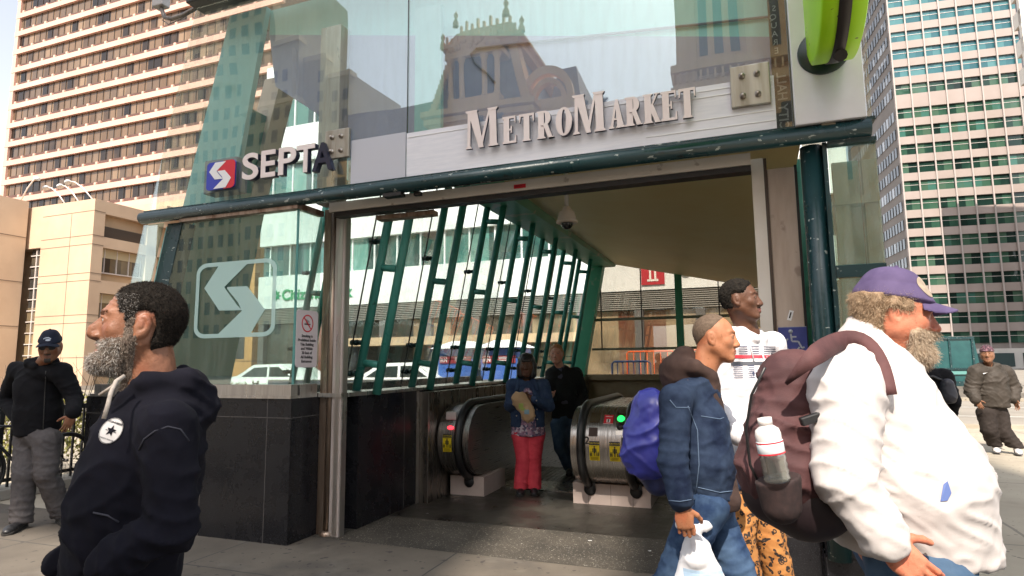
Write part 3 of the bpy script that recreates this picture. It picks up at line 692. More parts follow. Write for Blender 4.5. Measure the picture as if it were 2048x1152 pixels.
# inclined interior column
mb = MB()
def incl(mb, z0, z1, w, v0, v1, off=0.0):
    a = lambda z: -1.86 + .285 * (z - 3.2) + off
    mb.add([(a(z0), v0, z0), (a(z0) + w, v0, z0), (a(z0) + w, v1, z0), (a(z0), v1, z0), (a(z1), v0, z1), (a(z1) + w * .8, v0, z1), (a(z1) + w * .8, v1, z1), (a(z1), v1, z1)], [(0, 1, 5, 4), (1, 2, 6, 5), (2, 3, 7, 6), (3, 0, 4, 7), (4, 5, 6, 7), (3, 2, 1, 0)])
incl(mb, 1.2, 4.75, .30, 1.0, 1.25); part(mb, 'inclined_column', pmat('brownish concrete', (.58, .47, .41), (.68, .57, .50), 2, .7))

# long front beam
mb = MB(); mb.tube([(-1.93, -.015, 2.94), (4.40, -.015, 2.94)], .058, 16); mb.box(-1.90, 4.43, -.03, .06, 2.985, 3.008)
mb.tube([(-1.95, -.015, 2.94), (-1.93, -.015, 2.94)], [.03, .058], 16)
part(mb, 'front_beam', M_teal)
mb = MB(); mb.box(.85, 1.02, -.05, .03, 2.855, 2.885); mb.box(1.1, 1.16, .02, .06, 2.86, 2.89); part(mb, 'bracket', M_black)
mb = MB(); mb.bevbox(-1.42, 4.5, -.10, .14, 5.055, 5.22, .01); part(mb, 'top_beam', pmat('dark roof beam', (.02, .022, .02), rough=.5))
# roof slab keeps sunlight off the hall
# upper glass, two sheets
mb = MB(); mb.prism([(-1.855, 3.01), (1.041, 3.01), (1.041, 5.05), (-1.385, 5.05)], fr(0.0), 0, .012); part(mb, 'upper_glass', G_front)
mb = MB(); mb.prism([(1.049, 3.01), (4.415, 3.01), (4.44, 5.05), (1.049, 5.05)], fr(0.0), 0, .012); part(mb, 'upper_glass', G_front)
mb = MB(); mb.box(1.042, 1.048, -.002, .013, 3.01, 5.05); part(mb, 'glass_joint', M_black)
# backing panel behind the large lettering
mb = MB(); mb.box(1.05, 3.86, -.014, -.003, 3.012, 3.385); part(mb, 'backing_panel', pmat('brushed pale metal', (.76, .76, .80), (.68, .69, .74), 5, .40, 0.0, stretch=(1, 1, 9)))
mb = MB(); mb.box(.505, 1.04, -.012, -.003, 3.012, 3.40); part(mb, 'backing_panel', pmat('white metal panel', (.52, .54, .60), rough=.2, coat=.4))
mb = MB()
for k, z in enumerate((3.07, 3.14, 3.30, 3.345)): mb.box(3.0 if k < 3 else 1.06, 3.85, -.018, -.0141, z, z + .006)
part(mb, 'panel_groove', pmat('white line', (.85, .85, .86), rough=.4))
mb = MB(); mb.box(1.05, 1.30, .11, .16, 3.01, 4.55); part(mb, 'interior_post', M_panelteal)
mb = MB(); mb.box(.02, .24, .16, .30, 2.93, 4.62); part(mb, 'interior_post', M_steel2)
def bolt_plate(u0, u1, z0, z1):
    mb = MB(); mb.bevbox(u0, u1, -.045, -.012, z0, z1, .006); p = part(mb, 'bolt_plate', steel('plate steel', (.42, .41, .36), (.30, .27, .22), .45))
    for fx in (.30, .68):
        for fz in (.25, .74):
            m2 = MB(); m2.lathe([(.0, -.075), (.010, -.075), (.013, -.068), (.013, -.056), (.021, -.055), (.021, -.045)], (u0 + (u1 - u0) * fx, 0, z0 + (z1 - z0) * fz), 14, 'Y'); part(m2, 'bolt', M_steel, p)
bolt_plate(.255, .50, 3.25, 3.51); bolt_plate(3.585, 3.835, 3.185, 3.475)
mb = MB(); mb.box(3.86, 3.97, .09, .16, 3.01, 5.0); part(mb, 'interior_post', pmat('dark brown post', (.06, .045, .035), rough=.5))
mb = MB(); mb.box(3.97, 4.40, .25, .28, 3.01, 5.0); part(mb, 'rear_panel', pmat('amber panel', (.36, .27, .15), (.42, .33, .2), 2, .5))
s = hthing('mirrored_notice', 'strip of white lettering seen from behind on the dark post beside the bolt plate', 'notice', 3.865, .085, 3.03)
mb = MB(); FX = Matrix.Scale(-1, 4, (1, 0, 0))
put_text(mb, 'CITY HALL', .085, Matrix.Translation((.02, -.002, .46)) @ Matrix.Rotation(R_(90), 4, 'Y') @ FX @ Matrix.Translation((-.46, 0, 0)), extr=.001, offset=.001, res=2)
for k, ch in enumerate('SQUARE'): put_text(mb, ch, .06, Matrix.Translation((.045, -.002, .86 - k * .062)) @ FX, extr=.001, res=2)
mb.build('lettering', pmat('worn white letters', (.55, .50, .45), rough=.6), s)
# ceiling and its fascia
def ceil_z(u, v):
    base = 3.66 + .012 * v
    return base - .18 * (v / 9.3) * max(0, u - .5) - .05 * max(0, u - .5) + .50 * math.exp(-max(0, v - .3) / .45)
mb = MB(); nu, nv = 14, 26; vs = []; fs = []
for j in range(nv + 1):
    v = .30 + 9.0 * (j / nv) ** 1.5
    for i in range(nu + 1):
        ue = .44 if v > .7 else -.35 + (.79) * ((v - .30) / .4)
        u = ue + (4.15 - ue) * i / nu; vs.append((u, v, ceil_z(u, v)))
for j in range(nv):
    for i in range(nu):
        a = j * (nu + 1) + i; fs.append((a, a + nu + 1, a + nu + 2, a + 1))
mb.add(vs, fs, True); part(mb, 'ceiling', M_ceil)
mb = MB(); mb.add([(-1.0, .3, 5.05), (4.4, .3, 5.05), (4.4, 9.3, 4.15), (-.3, 9.3, 4.15)], [(0, 1, 2, 3)]); part(mb, 'roof', pmat('roof metal', (.4, .42, .4), rough=.6))
mb = MB()
zt = lambda u: 4.76 - .21 * (u + .62)
pts = [(-.62, 4.22), (-.02, 3.80), (.24, 3.70)]
mb.add([(-.62, .295, 4.22), (.03, .295, 3.76), (.245, .295, 3.60), (.246, .295, 3.386), (3.97, .295, 3.386), (3.97, .295, zt(3.97)), (-.72, .295, zt(-.72))], [(0, 1, 2, 3, 4, 5, 6)])
part(mb, 'fascia_panel', pmat('lilac grey panel', (.38, .39, .56), (.43, .44, .60), 1.2, .5))
mb = MB(); mb.add([(-.72, .296, zt(-.72)), (3.97, .296, zt(3.97)), (3.97, .296, 5.04), (-.72, .296, 5.04)], [(0, 1, 2, 3)]); part(mb, 'fascia_panel', pmat('pale aqua panel', (.40, .80, .76), (.48, .86, .82), 2, .4))
mb = MB(); mb.tube([(1.55, .28, 4.18), (3.9, .28, 3.96)], .010, 8); mb.tube([(1.55, .28, 4.18), (1.50, .28, 4.14), (1.54, .28, 4.05), (1.66, .28, 3.93), (1.72, .28, 3.84)], .010, 8); part(mb, 'conduit', pmat('grey conduit', (.25, .25, .32), rough=.4))
mb = MB()
mb.add([(x, y, ceil_z(1.9, y) - .004) for x, y in ((1.62, .6), (1.625, .6), (2.545, 9.2), (2.54, 9.2))], [(0, 1, 2, 3)])
part(mb, 'ceiling_seam', M_joint)
# green edge beam and corner post
mb = MB(); vs = []
for v in (.32, 1.2, 2.9, 6, 9.34):
    z = ceil_z(.5, v) - .004; zz = z - .15; vs += [(ul(0, z) - .08, v, z), (ul(0, z) + .52, v, z - .02), (ul(0, zz) + .47, v, zz), (ul(0, zz) - .02, v, zz)]
fs = [(0, 1, 2, 3)] + [(4 * k + a, 4 * k + (a + 1) % 4, 4 * k + 4 + (a + 1) % 4, 4 * k + 4 + a) for k in range(4) for a in range(4)] + [(19, 18, 17, 16)]
mb.add(vs, [tuple(reversed(f)) for f in fs]); part(mb, 'edge_beam', M_green)
mb = MB(); mb.add([(ul(0, z) + a, v, z) for z in (0.0, 3.72) for a, v in ((-.06, 9.1), (.24, 9.1), (.24, 9.35), (-.06, 9.35))], [(0, 1, 5, 4), (1, 2, 6, 5), (2, 3, 7, 6), (3, 0, 4, 7)]); part(mb, 'corner_post', M_green)
# ladder-like glass trusses along the leaning left wall
def truss(v, u0, ztop, par=H):
    mb = MB(); dx = .235
    for off in (0.0, dx): mb.tube([(ul(u0, 1.2) + off, v, 1.2), (ul(u0, ztop) + off, v, ztop)], .043, 12)
    t_ = part(mb, 'truss_post', M_tube, par)
    for z in (1.50, 2.43, 3.36):
        if z < ztop: mr = MB(); mr.tube([(ul(u0, z) + .035, v, z), (ul(u0, z - .02) + dx - .035, v, z - .02)], .036, 10); part(mr, 'rung', M_tube, t_)
    for z in (1.40, 1.70, 2.70):
        if z < ztop:
            mc = MB(); u = ul(u0, z)
            mc.tube([(u - .04, v, z), (u - .09, v, z)], .024, 8); mc.tube([(u - .09, v, z), (u - .125, v, z)], .03, 10); mc.tube([(u - .15, v, z), (u - .165, v, z)], .027, 10); mc.tube([(u - .115, v, z), (u - .16, v, z)], .012, 8)
            part(mc, 'glass_clamp', pmat('clamp dark', (.015, .035, .035), rough=.3, metal=.5), t_)
for k, v in enumerate((.86, 1.94, 3.09, 4.30, 5.50, 6.80, 8.0)): truss(v, 0.0, ceil_z(.5, v) - .05)
truss(2.3, -2.0, 3.9)
# glass walls
def lean_glass(u0, v0, v1, z0, z1, off, name='side_glass', mat=G_side):
    mb = MB(); vs = [(ul(u0, z) + off + w, v, z) for w in (0, .01) for v, z in ((v0, z0), (v1, z0), (v1, z1), (v0, z1))]
    mb.add(vs, [(0, 1, 2, 3), (7, 6, 5, 4), (0, 4, 5, 1), (1, 5, 6, 2), (2, 6, 7, 3), (3, 7, 4, 0)]); part(mb, name, mat)
vj = [.33] + [v - .02 for v in (.86, 1.94, 3.09, 4.30, 5.50, 6.80, 8.0)] + [9.05]
for a, b in zip(vj[:-1], vj[1:]): lean_glass(0.0, a + .006, b - .006, 1.226, 3.66, -.14)
for a in vj[1:-1]:
    mb = MB(); mb.tube([(ul(0, 1.22) - .135, a, 1.22), (ul(0, 3.66) - .135, a, 3.66)], .008, 6); part(mb, 'glass_joint', M_black)
lean_glass(-2.0, .3, 9.1, 1.2, 4.2, -.14)
mb = MB(); mb.box(.202, .208, 1.70, 1.755, 0, 1.19); mb.box(.316, .320, 1.752, 1.76, 0, 1.165); part(mb, 'cladding_edge', M_steel2)
# back wall
mb = MB(); mb.prism([(.05, 1.2), (4.2, 1.2), (4.2, 3.2), (.62, 3.74)], fr(9.32), 0, .012); part(mb, 'back_glass', G_back)
mb = MB(); mb.box(2.25, 2.40, 9.24, 9.31, 1.2, 3.46); part(mb, 'back_mullion', M_green)
for z, h in ((2.40, .06), (1.75, .05)): mb = MB(); mb.box(.4, 4.2, 9.25, 9.31, z, z + h); part(mb, 'back_rail', pmat('worn green grey rail', (.16, .19, .13), (.3, .3, .22), 6, .5))
mb = MB()
for u in (.62, 1.52, 3.14): mb.box(u - .012, u + .012, 9.29, 9.315, 1.76, 3.6)
part(mb, 'glass_joint', M_black)
mb = MB(); mb.box(.1, 4.2, 9.22, 9.5, 1.10, 1.22); mb.box(.0, 4.2, 9.3, 9.5, 0, 1.10); part(mb, 'back_wall', pmat('scuffed tan wall', (.28, .20, .12), (.36, .28, .18), 3, .6))
mb = MB(); mb.box(4.15, 4.24, .5, 9.3, 0, 1.15); part(mb, 'right_inner_wall', M_gran)
mb = MB(); mb.box(4.19, 4.2, .62, 9.25, 1.151, 3.5); part(mb, 'side_glass', G_back)
for v in (2.2, 4.4, 6.6, 8.8): mb = MB(); mb.tube([(4.16, v, 1.15), (4.16, v, 3.45)], .04, 8); part(mb, 'side_post', M_tube)
# door surround
mb = MB(); mb.tube([(.060, .385, 0.03), (.060, .385, 2.93)], .032, 20); mb.box(-.045, .027, .37, .44, 0, 2.93)
mb.lathe([(.07, 0), (.07, .03), (.034, .04)], (.060, .385, 0.0), 20); part(mb, 'door_jamb', steel('bronze tinted steel', (.36, .28, .22), (.20, .14, .10), .35, metal=.7))
mb = MB(); mb.box(.100, .20, .352, .43, 0.0, 2.93); part(mb, 'jamb_face', pmat('satin pinkish steel', (.52, .46, .43), (.40, .35, .32), 5, .45, .25, stretch=(3, 3, .4)))
mb = MB(); mb.box(.135, .178, .347, .354, .01, 2.92); mb.box(.200, .206, .36, .43, .0, 2.85); part(mb, 'jamb_trim', M_steel2)
mb = MB(); mb.box(.16, 3.69, .16, .30, 2.842, 2.925); part(mb, 'door_header', M_cream)
mb = MB(); mb.box(.20, 3.69, .175, .28, 2.80, 2.841); part(mb, 'door_track', M_black)
mb = MB(); mb.box(.55, 1.12, .32, .42, 2.77, 2.81); part(mb, 'door_operator', M_brown)
mb = MB(); mb.box(3.695, 3.775, .30, .38, 0.0, 2.92); part(mb, 'door_jamb', M_cream)
mb = MB(); mb.box(3.776, 3.797, .31, .40, 0, 2.92); part(mb, 'jamb_trim', pmat('dark brown trim', (.07, .045, .03), rough=.5))
# right pier
mb = MB(); mb.bevbox(3.798, 3.975, .325, .60, .32, 2.84, .004); part(mb, 'stone_panel', M_pink)
mb = MB(); mb.box(3.74, 3.99, .30, .60, 0, .318); mb.box(3.99, 4.44, .12, .5, 0, .26); mb.box(4.0, 4.44, .13, .5, .261, .62); part(mb, 'plinth', M_gran)
mb = MB(); mb.box(3.977, 3.995, .35, .60, 0.3, 2.86); part(mb, 'shadow_gap', M_black)
mb = MB(); mb.tube([(4.065, .10, .26), (4.065, .10, 2.89)], .068, 20); mb.box(4.125, 4.15, .02, .20, .62, 2.89); part(mb, 'teal_column', M_teal)
for b_ in ((4.151, 4.43, .015, .10, 2.0, 2.075), (4.405, 4.435, .01, .07, .62, 1.999), (4.151, 4.43, -.01, .05, 2.855, 2.882)): mb = MB(); mb.box(*b_); part(mb, 'bay_frame', M_teal)
mb = MB(); mb.box(4.155, 4.425, .03, .04, 2.08, 2.852); part(mb, 'bay_glass', G_dirty)
mb = MB(); mb.box(4.155, 4.40, .03, .04, .63, 1.998); part(mb, 'bay_glass', G_dirty)
mb = MB(); mb.box(4.418, 4.432, .045, 9.2, .62, 2.88); part(mb, 'side_glass', G_dirty)
mb = MB(); mb.box(4.245, 4.41, .55, .60, .62, 2.9); part(mb, 'rear_panel', M_panelteal)
# escalator cladding along the left wall
mb = MB(); mb.box(.205, .315, 1.76, 9.2, 0, 1.165); mb.box(.2045, .330, 1.755, 9.2, 1.166, 1.178); part(mb, 'escalator_cladding', steel('dark satin steel', (.20, .18, .16), (.30, .27, .24), .3))

# ---------------------------------------------------------------- conduit at the roof corner
s = hthing('electrical_conduit', 'bent conduit with a grey junction box at the upper left roof corner', 'conduit', -1.42, .02, 5.06)
mb = MB(); mb.tube([(.05, 0, .02), (-.15, 0, -.03), (-.32, 0, -.04), (-.42, 0, .0), (-.47, 0, .10), (-.47, 0, .3)], .022, 8); mb.tube([(.0, 0, .0), (-.2, 0, -.07), (-.36, 0, -.09), (-.45, 0, -.02)], .006, 6); mb.build('conduit_pipe', pmat('weathered conduit', (.14, .12, .11), (.3, .27, .24), 20, .5, .5), s)
mb = MB(); mb.bevbox(-.56, -.41, -.05, .05, .12, .26, .012); mb.build('junction_box', pmat('grey box', (.45, .43, .42), rough=.5), s)

# ---------------------------------------------------------------- signs on the front
def fit_text(mb, txt, x0, x1, z0, z1, y, ext, off=.0):
    vs, fs = text_mesh(txt, 1.0, extr=ext, offset=off, res=6)
    xs = [v[0] for v in vs]; zs = [v[2] for v in vs]; a, b, c, d = min(xs), max(xs), min(zs), max(zs)
    mb.add([(x0 + (v[0] - a) / (b - a) * (x1 - x0), y + v[1], z0 + (v[2] - c) / (d - c) * (z1 - z0)) for v in vs], fs)
M_let = pmat('brushed letter face', (.76, .66, .63), (.82, .73, .70), 3, .45, .0)
s = hthing('transit_name_sign', 'brushed metal letters SEPTA on the upper left glass', 'sign', -.62, -.06, 3.16)
M_edge_shadow = pmat('letter edge shadow', (.025, .03, .06), rough=.4)  # navy copy behind each letter, shifted to paint its dark shadow outline
lx = [(0.0, .185), (.215, .375), (.41, .60), (.605, .80), (.775, .985)]
lz = [(.0, .245), (.0, .245), (.0, .245), (-.005, .24), (-.01, .235)]
for k, ch in enumerate('SEPTA'):
    mb = MB(); fit_text(mb, ch, lx[k][0], lx[k][1], lz[k][0] - .005, lz[k][1], -.021, .003, .018); mb.cur = 1; fit_text(mb, ch, lx[k][0] + .003, lx[k][1] + .003, lz[k][0] - .007, lz[k][1] - .002, .006, .021, .018); mb.build('letter', [M_let if k < 4 else pmat('dark letter face', (.02, .022, .045), rough=.3), M_edge_shadow], s)
s = hthing('transit_logo_box', 'small red, white and blue transit emblem box on the glass left of the letters', 'sign', -1.10, -.03, 3.125)
W_, H_ = .345, .27
mp_ = lambda v: (lambda a, b, d: (a * W_, v + d, b * H_))
blue = pmat('emblem blue', (.035, .05, .42), rough=.35); red = pmat('emblem red', (.62, .02, .035), rough=.35); wht = pmat('emblem white', (.80, .80, .80), rough=.35)
mb = MB(); mb.prism(rrect(0, 1, 0, 1, .12), mp_(0), 0, .012); mb.build('blue_face', blue, s)
rr = rrect(0, 1, 0, 1, .12)
redp = [(.30, 1.0)] + [p for p in reversed(rr) if p[0] > .8 and p[1] > .5][:0] 
redpoly = [(.62, .985), (.37, .665), (.66, .50), (.78, .02)] + [p for p in rrect(0, 1, 0, 1, .12) if p[0] > .85 and p[1] < .2] + [p for p in rrect(0, 1, 0, 1, .12) if p[0] > .85 and p[1] > .8] 
mb = MB(); mb.prism([(.60, 1.0), (.37, .66), (.70, .5), (.62, .0), (.88, .0), (.96, .04), (1.0, .12), (1.0, .88), (.96, .96), (.88, 1.0)], mp_(-.003), 0, .002); mb.build('red_face', red, s)
mb = MB(); mb.prism([(x, y * .94 + .03) for x, y in EM_A], mp_(-.006), 0, .002); mb.prism([(x, y * .94 + .03) for x, y in EM_B], mp_(-.006), 0, .002); mb.build('white_arrows', wht, s)
mb = MB(); mb.bevbox(-.09, W_ - .04, .05, .20, -.01, H_ + .05, .01)
for k in range(5): mb.tube([(.03, .045, .03 + k * .05), (.03, .03, .03 + k * .05)], .008, 6)
mb.build('housing', pmat('grey housing', (.30, .33, .36), rough=.5), s)
# serif name sign
def serif_letter(ch, w, h, st):
    """list of outline polygons for a slab-serif capital; x 0..w, z 0..h"""
    P = []; s_ = st; t_ = st * .30; o = .012
    R = lambda x0, x1, z0, z1: P.append([(x0, z0), (x1, z0), (x1, z1), (x0, z1)])
    def Q(a, b, w0, w1=None):
        w1 = w0 if w1 is None else w1
        P.append([(a[0], a[1]), (a[0] + w0, a[1]), (b[0] + w1, b[1]), (b[0], b[1])])
    fl = st * .26
    def foot(x0, x1, z, up):   # flared serif
        c = z + up * fl; P.append([(x0 - fl, z), (x1 + fl, z), (x1 + fl * .8, z + up * fl * .55), (x1, c + up * fl * .4), (x0, c + up * fl * .4), (x0 - fl * .8, z + up * fl * .55)] if up > 0 else [(x0 - fl, z), (x0 - fl * .8, z - fl * .55), (x0, c - fl * .4), (x1, c - fl * .4), (x1 + fl * .8, z - fl * .55), (x1 + fl, z)][::-1])
    if ch == 'M':
        th = s_ * .42; Q((0.02 * w, 0), (th * .3, h), th); R(w - s_ * 1.0, w, 0, h) if 0 else Q((w - s_ * 1.05, 0), (w - s_ * 1.15, h), s_)
        P.append([(w * .40, 0), (w * .56, 0), (w * .33, h), (th * .3, h)]); P.append([(w * .40, 0), (w * .50, 0), (w - s_ * .95, h), (w - s_ * 1.18, h)])
        foot(0.02 * w, 0.02 * w + th, 0, 1); foot(w - s_ * 1.05, w - s_ * .05, 0, 1); foot(th * .1, w * .30, h, -1); foot(w - s_ * 1.15, w - s_ * .15, h, -1)
    elif ch in 'EF':
        R(.08 * w, .08 * w + s_, 0, h); R(.0, w * .95, 0, t_ * 1.3); R(.0, w * .90, h - t_ * 1.3, h); R(.08 * w, w * .68, h * .47, h * .47 + t_ * 1.1)
        P.append([(w * .84, 0), (w, 0), (w, h * .28), (w * .93, h * .28)]); P.append([(w * .82, h), (w * .90, h * .74), (w * .95, h * .74), (w * .95, h)]); R(w * .60, w * .70, h * .38, h * .64)
    elif ch == 'T':
        R(w / 2 - s_ / 2, w / 2 + s_ / 2, 0, h); R(0, w, h - t_ * 1.4, h); P.append([(0, h), (.0, h * .70), (w * .07, h * .70), (w * .15, h)]); P.append([(w, h), (w * .85, h), (w * .93, h * .70), (w, h * .70)]); foot(w / 2 - s_ / 2, w / 2 + s_ / 2, 0, 1)
    elif ch == 'R':
        R(.08 * w, .08 * w + s_, 0, h); foot(.08 * w, .08 * w + s_, 0, 1); foot(.08 * w, .08 * w + s_, h, -1)
        cx, cz, ro, ri = w * .48, h * .73, h * .27, h * .27 - t_
        ou = [(.08 * w + s_ * .5, h)] + [(cx + (w * .42) * sin(pi * k / 12), cz + ro * cos(pi * k / 12)) for k in range(13)] + [(.08 * w + s_ * .5, h - 2 * ro)]
        inn = [(.08 * w + s_ * .5, h - 2 * ro + t_)] + [(cx + (w * .42 - s_ * .9) * sin(pi * k / 12), cz + ri * cos(pi * k / 12)) for k in range(12, -1, -1)] + [(.08 * w + s_ * .5, h - t_)]
        n_ = len(ou)
        for k in range(n_ - 1): P.append([ou[k], ou[k + 1], inn[n_ - 2 - k], inn[n_ - 1 - k]])
        P.append([(w * .42, h * .48), (w * .70, h * .50), (w * 1.02, 0), (w * .72, 0)]); R(w * .70, w * 1.08, 0, fl * .6)
    elif ch == 'O':
        n_ = 28
        for k in range(n_):
            a, b = 2 * pi * k / n_, 2 * pi * (k + 1) / n_
            P.append([(w / 2 + w / 2 * cos(t), h / 2 + (h / 2 + .004) * sin(t)) for t in (a, b)] + [(w / 2 + (w / 2 - s_) * cos(t), h / 2 + (h / 2 - t_) * sin(t)) for t in (b, a)])
    elif ch == 'A':
        P.append([(w * .06, 0), (w * .06 + s_ * .42, 0), (w * .53, h), (w * .42, h)]); P.append([(w * .92 - s_, 0), (w * .94, 0), (w * .58, h), (w * .40, h)]); R(w * .24, w * .72, h * .28, h * .28 + t_)
        foot(w * .06, w * .06 + s_ * .4, 0, 1); foot(w * .92 - s_, w * .94, 0, 1)
    elif ch == 'K':
        R(.06 * w, .06 * w + s_, 0, h); foot(.06 * w, .06 * w + s_, 0, 1); foot(.06 * w, .06 * w + s_, h, -1)
        P.append([(.06 * w + s_ * .8, h * .38), (.06 * w + s_ * .8, h * .52), (w * .80, h), (w * .92, h)]); P.append([(w * .34, h * .52), (w * .58, h * .66), (w * 1.02, 0), (w * .70, 0)]); R(w * .66, w * 1.06, 0, fl * .6); R(w * .66, w * 1.02, h - fl * .6, h)
    return P
s = hthing('market_name_sign', 'cut metal serif letters METROMARKET above the doorway', 'sign', 1.62, -.05, 3.155)
xs0 = [0.0, .335, .485, .645, .81, .965, 1.255, 1.385, 1.53, 1.665, 1.80]
wd = [.285, .125, .135, .135, .14, .25, .125, .125, .125, .12, .125]
base = [(0.0, .31), (.0, .215), (0, .215), (0, .215), (0, .215), (-.005, .30), (0, .215), (0, .215), (0, .215), (0, .215), (0, .215)]
sc_ = 1.735 / 1.925
for k, ch in enumerate('METROMARKET'):
    w_ = wd[k] * sc_; h_ = base[k][1]; x_ = xs0[k] * sc_
    for lay, (mat_, y0_, dx_, gr) in enumerate(((M_let, -.012, 0, 0), )):
        mb = MB()
        for q, poly in enumerate(serif_letter(ch, w_, h_, .058 if ch == 'M' and h_ > .25 else .046)):
            mb.cur = 0; mb.prism(poly, lambda a, b, d: (x_ + a, d, base[k][0] + b), y0_ - .0004 * q, y0_ + .003); mb.cur = 1; mb.prism(poly, lambda a, b, d: (x_ + a + .0025, d, base[k][0] + b - .002), y0_ + .0035 - .0003 * q, .006 + .0004 * q)
        mb.build('letter', [mat_, pmat('letter edge shadow', (.025, .03, .06), rough=.4)], s)  # second slot is the offset navy layer that paints the letter's shadow
# white panel with the green round sign
s = hthing('projecting_round_sign', 'lime green drum sign with black strap on a white panel at the upper right', 'sign', 4.17, -.03, 3.5)
mb = MB(); mb.bevbox(-.205, .205, -.055, -.015, -.51, .75, .006); mb.build('backing_plate', pmat('white metal plate', (.72, .72, .74), (.66, .65, .66), 3, .35, .2), s)
mb = MB(); mb.box(-.05, .03, -.03, .0, -.57, -.511); mb.box(-.2, .2, .0, .02, -.60, .75); mb.build('bracket', pmat('rusty bracket', (.20, .17, .12), rough=.7), s)
mb = MB(); mb.lathe([(0, -.072), (.145, -.072), (.152, -.066), (.152, -.0555)], (-.015, 0, -.045), 40, 'Y'); mb.build('mounting_disc', pmat('dark green disc', (.01, .028, .02), rough=.3), s)
lime = pmat('lime green enamel', (.42, .86, .008), (.50, .90, .012), 2.5, .42)
layer_spots(lime, (.10, .13, .03), 14, .70, .02, 4, .8)
DRV, DRZ, DRR = -.47, .33, .585
mb = MB(); mb.lathe([(.0, -.115), (DRR - .03, -.115), (DRR, -.105), (DRR, -.03)], (0.005, DRV, DRZ), 56, 'X'); mb.build('drum', lime, s)
mb = MB(); mb.lathe([(DRR, .032), (DRR, .105), (DRR - .03, .115), (0, .115)], (0.005, DRV, DRZ), 56, 'X'); mb.build('drum', lime, s)
mb = MB(); mb.lathe([(DRR - .02, -.03), (DRR + .008, -.03), (DRR + .008, .032), (DRR - .02, .032)], (0.005, DRV, DRZ), 56, 'X'); mb.tube([(.015, -.50, -.29), (.015, -.2, -.10), (.015, -.06, -.06)], .035, 10); mb.build('strap', pmat('black strap', (.025, .02, .018), rough=.5), s)
# accessibility signs on the pier
s = hthing('accessibility_sign', 'blue square sign with a white wheelchair symbol on the beige pier', 'sign', 3.806, .318, 1.53)
mb = MB(); mb.box(0, .178, -.004, .004, 0, .178); mb.build('panel', pmat('navy enamel', (.035, .05, .22), (.05, .065, .26), 9, .4), s)
ws = pmat('worn white paint', (.45, .47, .50), (.3, .32, .38), 30, .5)
mb = MB(); mb.box(.0, .178, .004, .006, -.004, .182)
mb.tube([(.075, -.006, .148), (.075, -.007, .147)], .0001, 6)
mb.lathe([(0, -.007), (.014, -.007), (.014, -.0045)], (.078, 0, .150), 14, 'Y')
def strip2(mb, pts, w, y=-.0065):
    for (a, b), (c, d) in zip(pts[:-1], pts[1:]):
        L_ = math.hypot(c - a, d - b); nx, nz = -(d - b) / L_ * w / 2, (c - a) / L_ * w / 2; y -= .00015
        mb.add([(a + nx, y, b + nz), (a - nx, y, b - nz), (c - nx, y, d - nz), (c + nx, y, d + nz)], [(0, 1, 2, 3)])
strip2(mb, [(.078, .134), (.082, .082), (.122, .080), (.142, .035), (.158, .042)], .011); strip2(mb, [(.080, .112), (.112, .112)], .010)
strip2(mb, [(.085 + .046 * cos(R_(a)), .062 + .046 * sin(R_(a))) for a in range(125, 345, 15)], .010, -.0075)
mb.build('wheelchair_symbol', ws, s)
s = hthing('elevator_notice', 'dark plate of small raised text below the wheelchair sign', 'sign', 3.806, .318, 1.27)
mb = MB(); mb.box(0, .175, -.004, .004, 0, .25); mb.build('panel', pmat('dark brown plate', (.05, .042, .045), rough=.5), s)
mb = MB()
put_text(mb, 'SEPTA', .026, Matrix.Translation((.088, -.006, .190)), extr=.001, align='CENTER', res=2)
rnd = random.Random(9)
for k, n_ in enumerate((3, 0, 9, 7, 6, 8)):      # the other raised lines are too worn to read
    for q in range(n_): x_ = .088 + (q - n_ / 2) * .016; h_ = rnd.choice((.016, .018, .012)); mb.box(x_, x_ + .010, -.0062, -.0045, .218 - k * .028, .218 - k * .028 + h_ * .35); mb.box(x_, x_ + .003, -.0060, -.0045, .2185 - k * .028, .218 - k * .028 + h_)
mb.build('lettering', pmat('faded plate text', (.16, .14, .14), rough=.5), s)
s = hthing('sticker', 'small torn white sticker on the beige pier above the wheelchair sign', 'sticker', 3.89, .3225, 1.79)
mb = MB(); M_ = Matrix.Rotation(.3, 4, 'Y'); mb.box(-.014, .014, -.001, .001, -.035, .035, M_); o = mb.build('paper', wht, s)
mb = MB(); mb.box(-.006, .003, -.002, -.0011, -.02, .022, M_); mb.build('mark', M_black, s)
# no smoking notice on the return glass (faces +u)
s = hthing('no_smoking_sign', 'white no-smoking notice with a red ring on the corner glass', 'notice', -.036, .012, 1.465)
RZ90 = Matrix.Rotation(R_(90), 4, 'Z')
mb = MB(); mb.prism(rrect(0, .285, 0, .50, .03), lambda a, b, d: (d, a, b), 0, .004); mb.build('panel', pmat('notice white', (.70, .62, .62), rough=.5), s)
mb = MB(); n = 40
mb.add([(.0055, .142 + r_ * cos(2 * pi * k / n), .385 + r_ * sin(2 * pi * k / n)) for r_ in (.078, .066) for k in range(n)], [(k, (k + 1) % n, n + (k + 1) % n, n + k) for k in range(n)])
mb.add([(.0060, .142 + a, .385 + b) for a, b in ((-.052, .045), (-.044, .053), (.052, -.045), (.044, -.053))], [(0, 1, 2, 3)])
mb.build('red_ring', red, s)
mb = MB()
mb.box(.0052, .0056, .10, .165, .372, .384); mb.box(.0052, .0056, .168, .180, .372, .384)
for k in range(5): mb.box(.0052, .0054, .12 + k * .01, .124 + k * .01, .39 + .004 * (k % 2), .425 - .004 * k)
mb.build('cigarette_symbol', M_black, s)
mb = MB()
for k, l_ in enumerate(('Smoking is', 'Prohibited Inside', 'This Building', 'and Within', '20 feet of', 'All Building', 'Entrances')):
    put_text(mb, l_, .0345, Matrix.Translation((.006, .142, .263 - k * .037)) @ RZ90, extr=.0008, align='CENTER', offset=.0006, res=2)
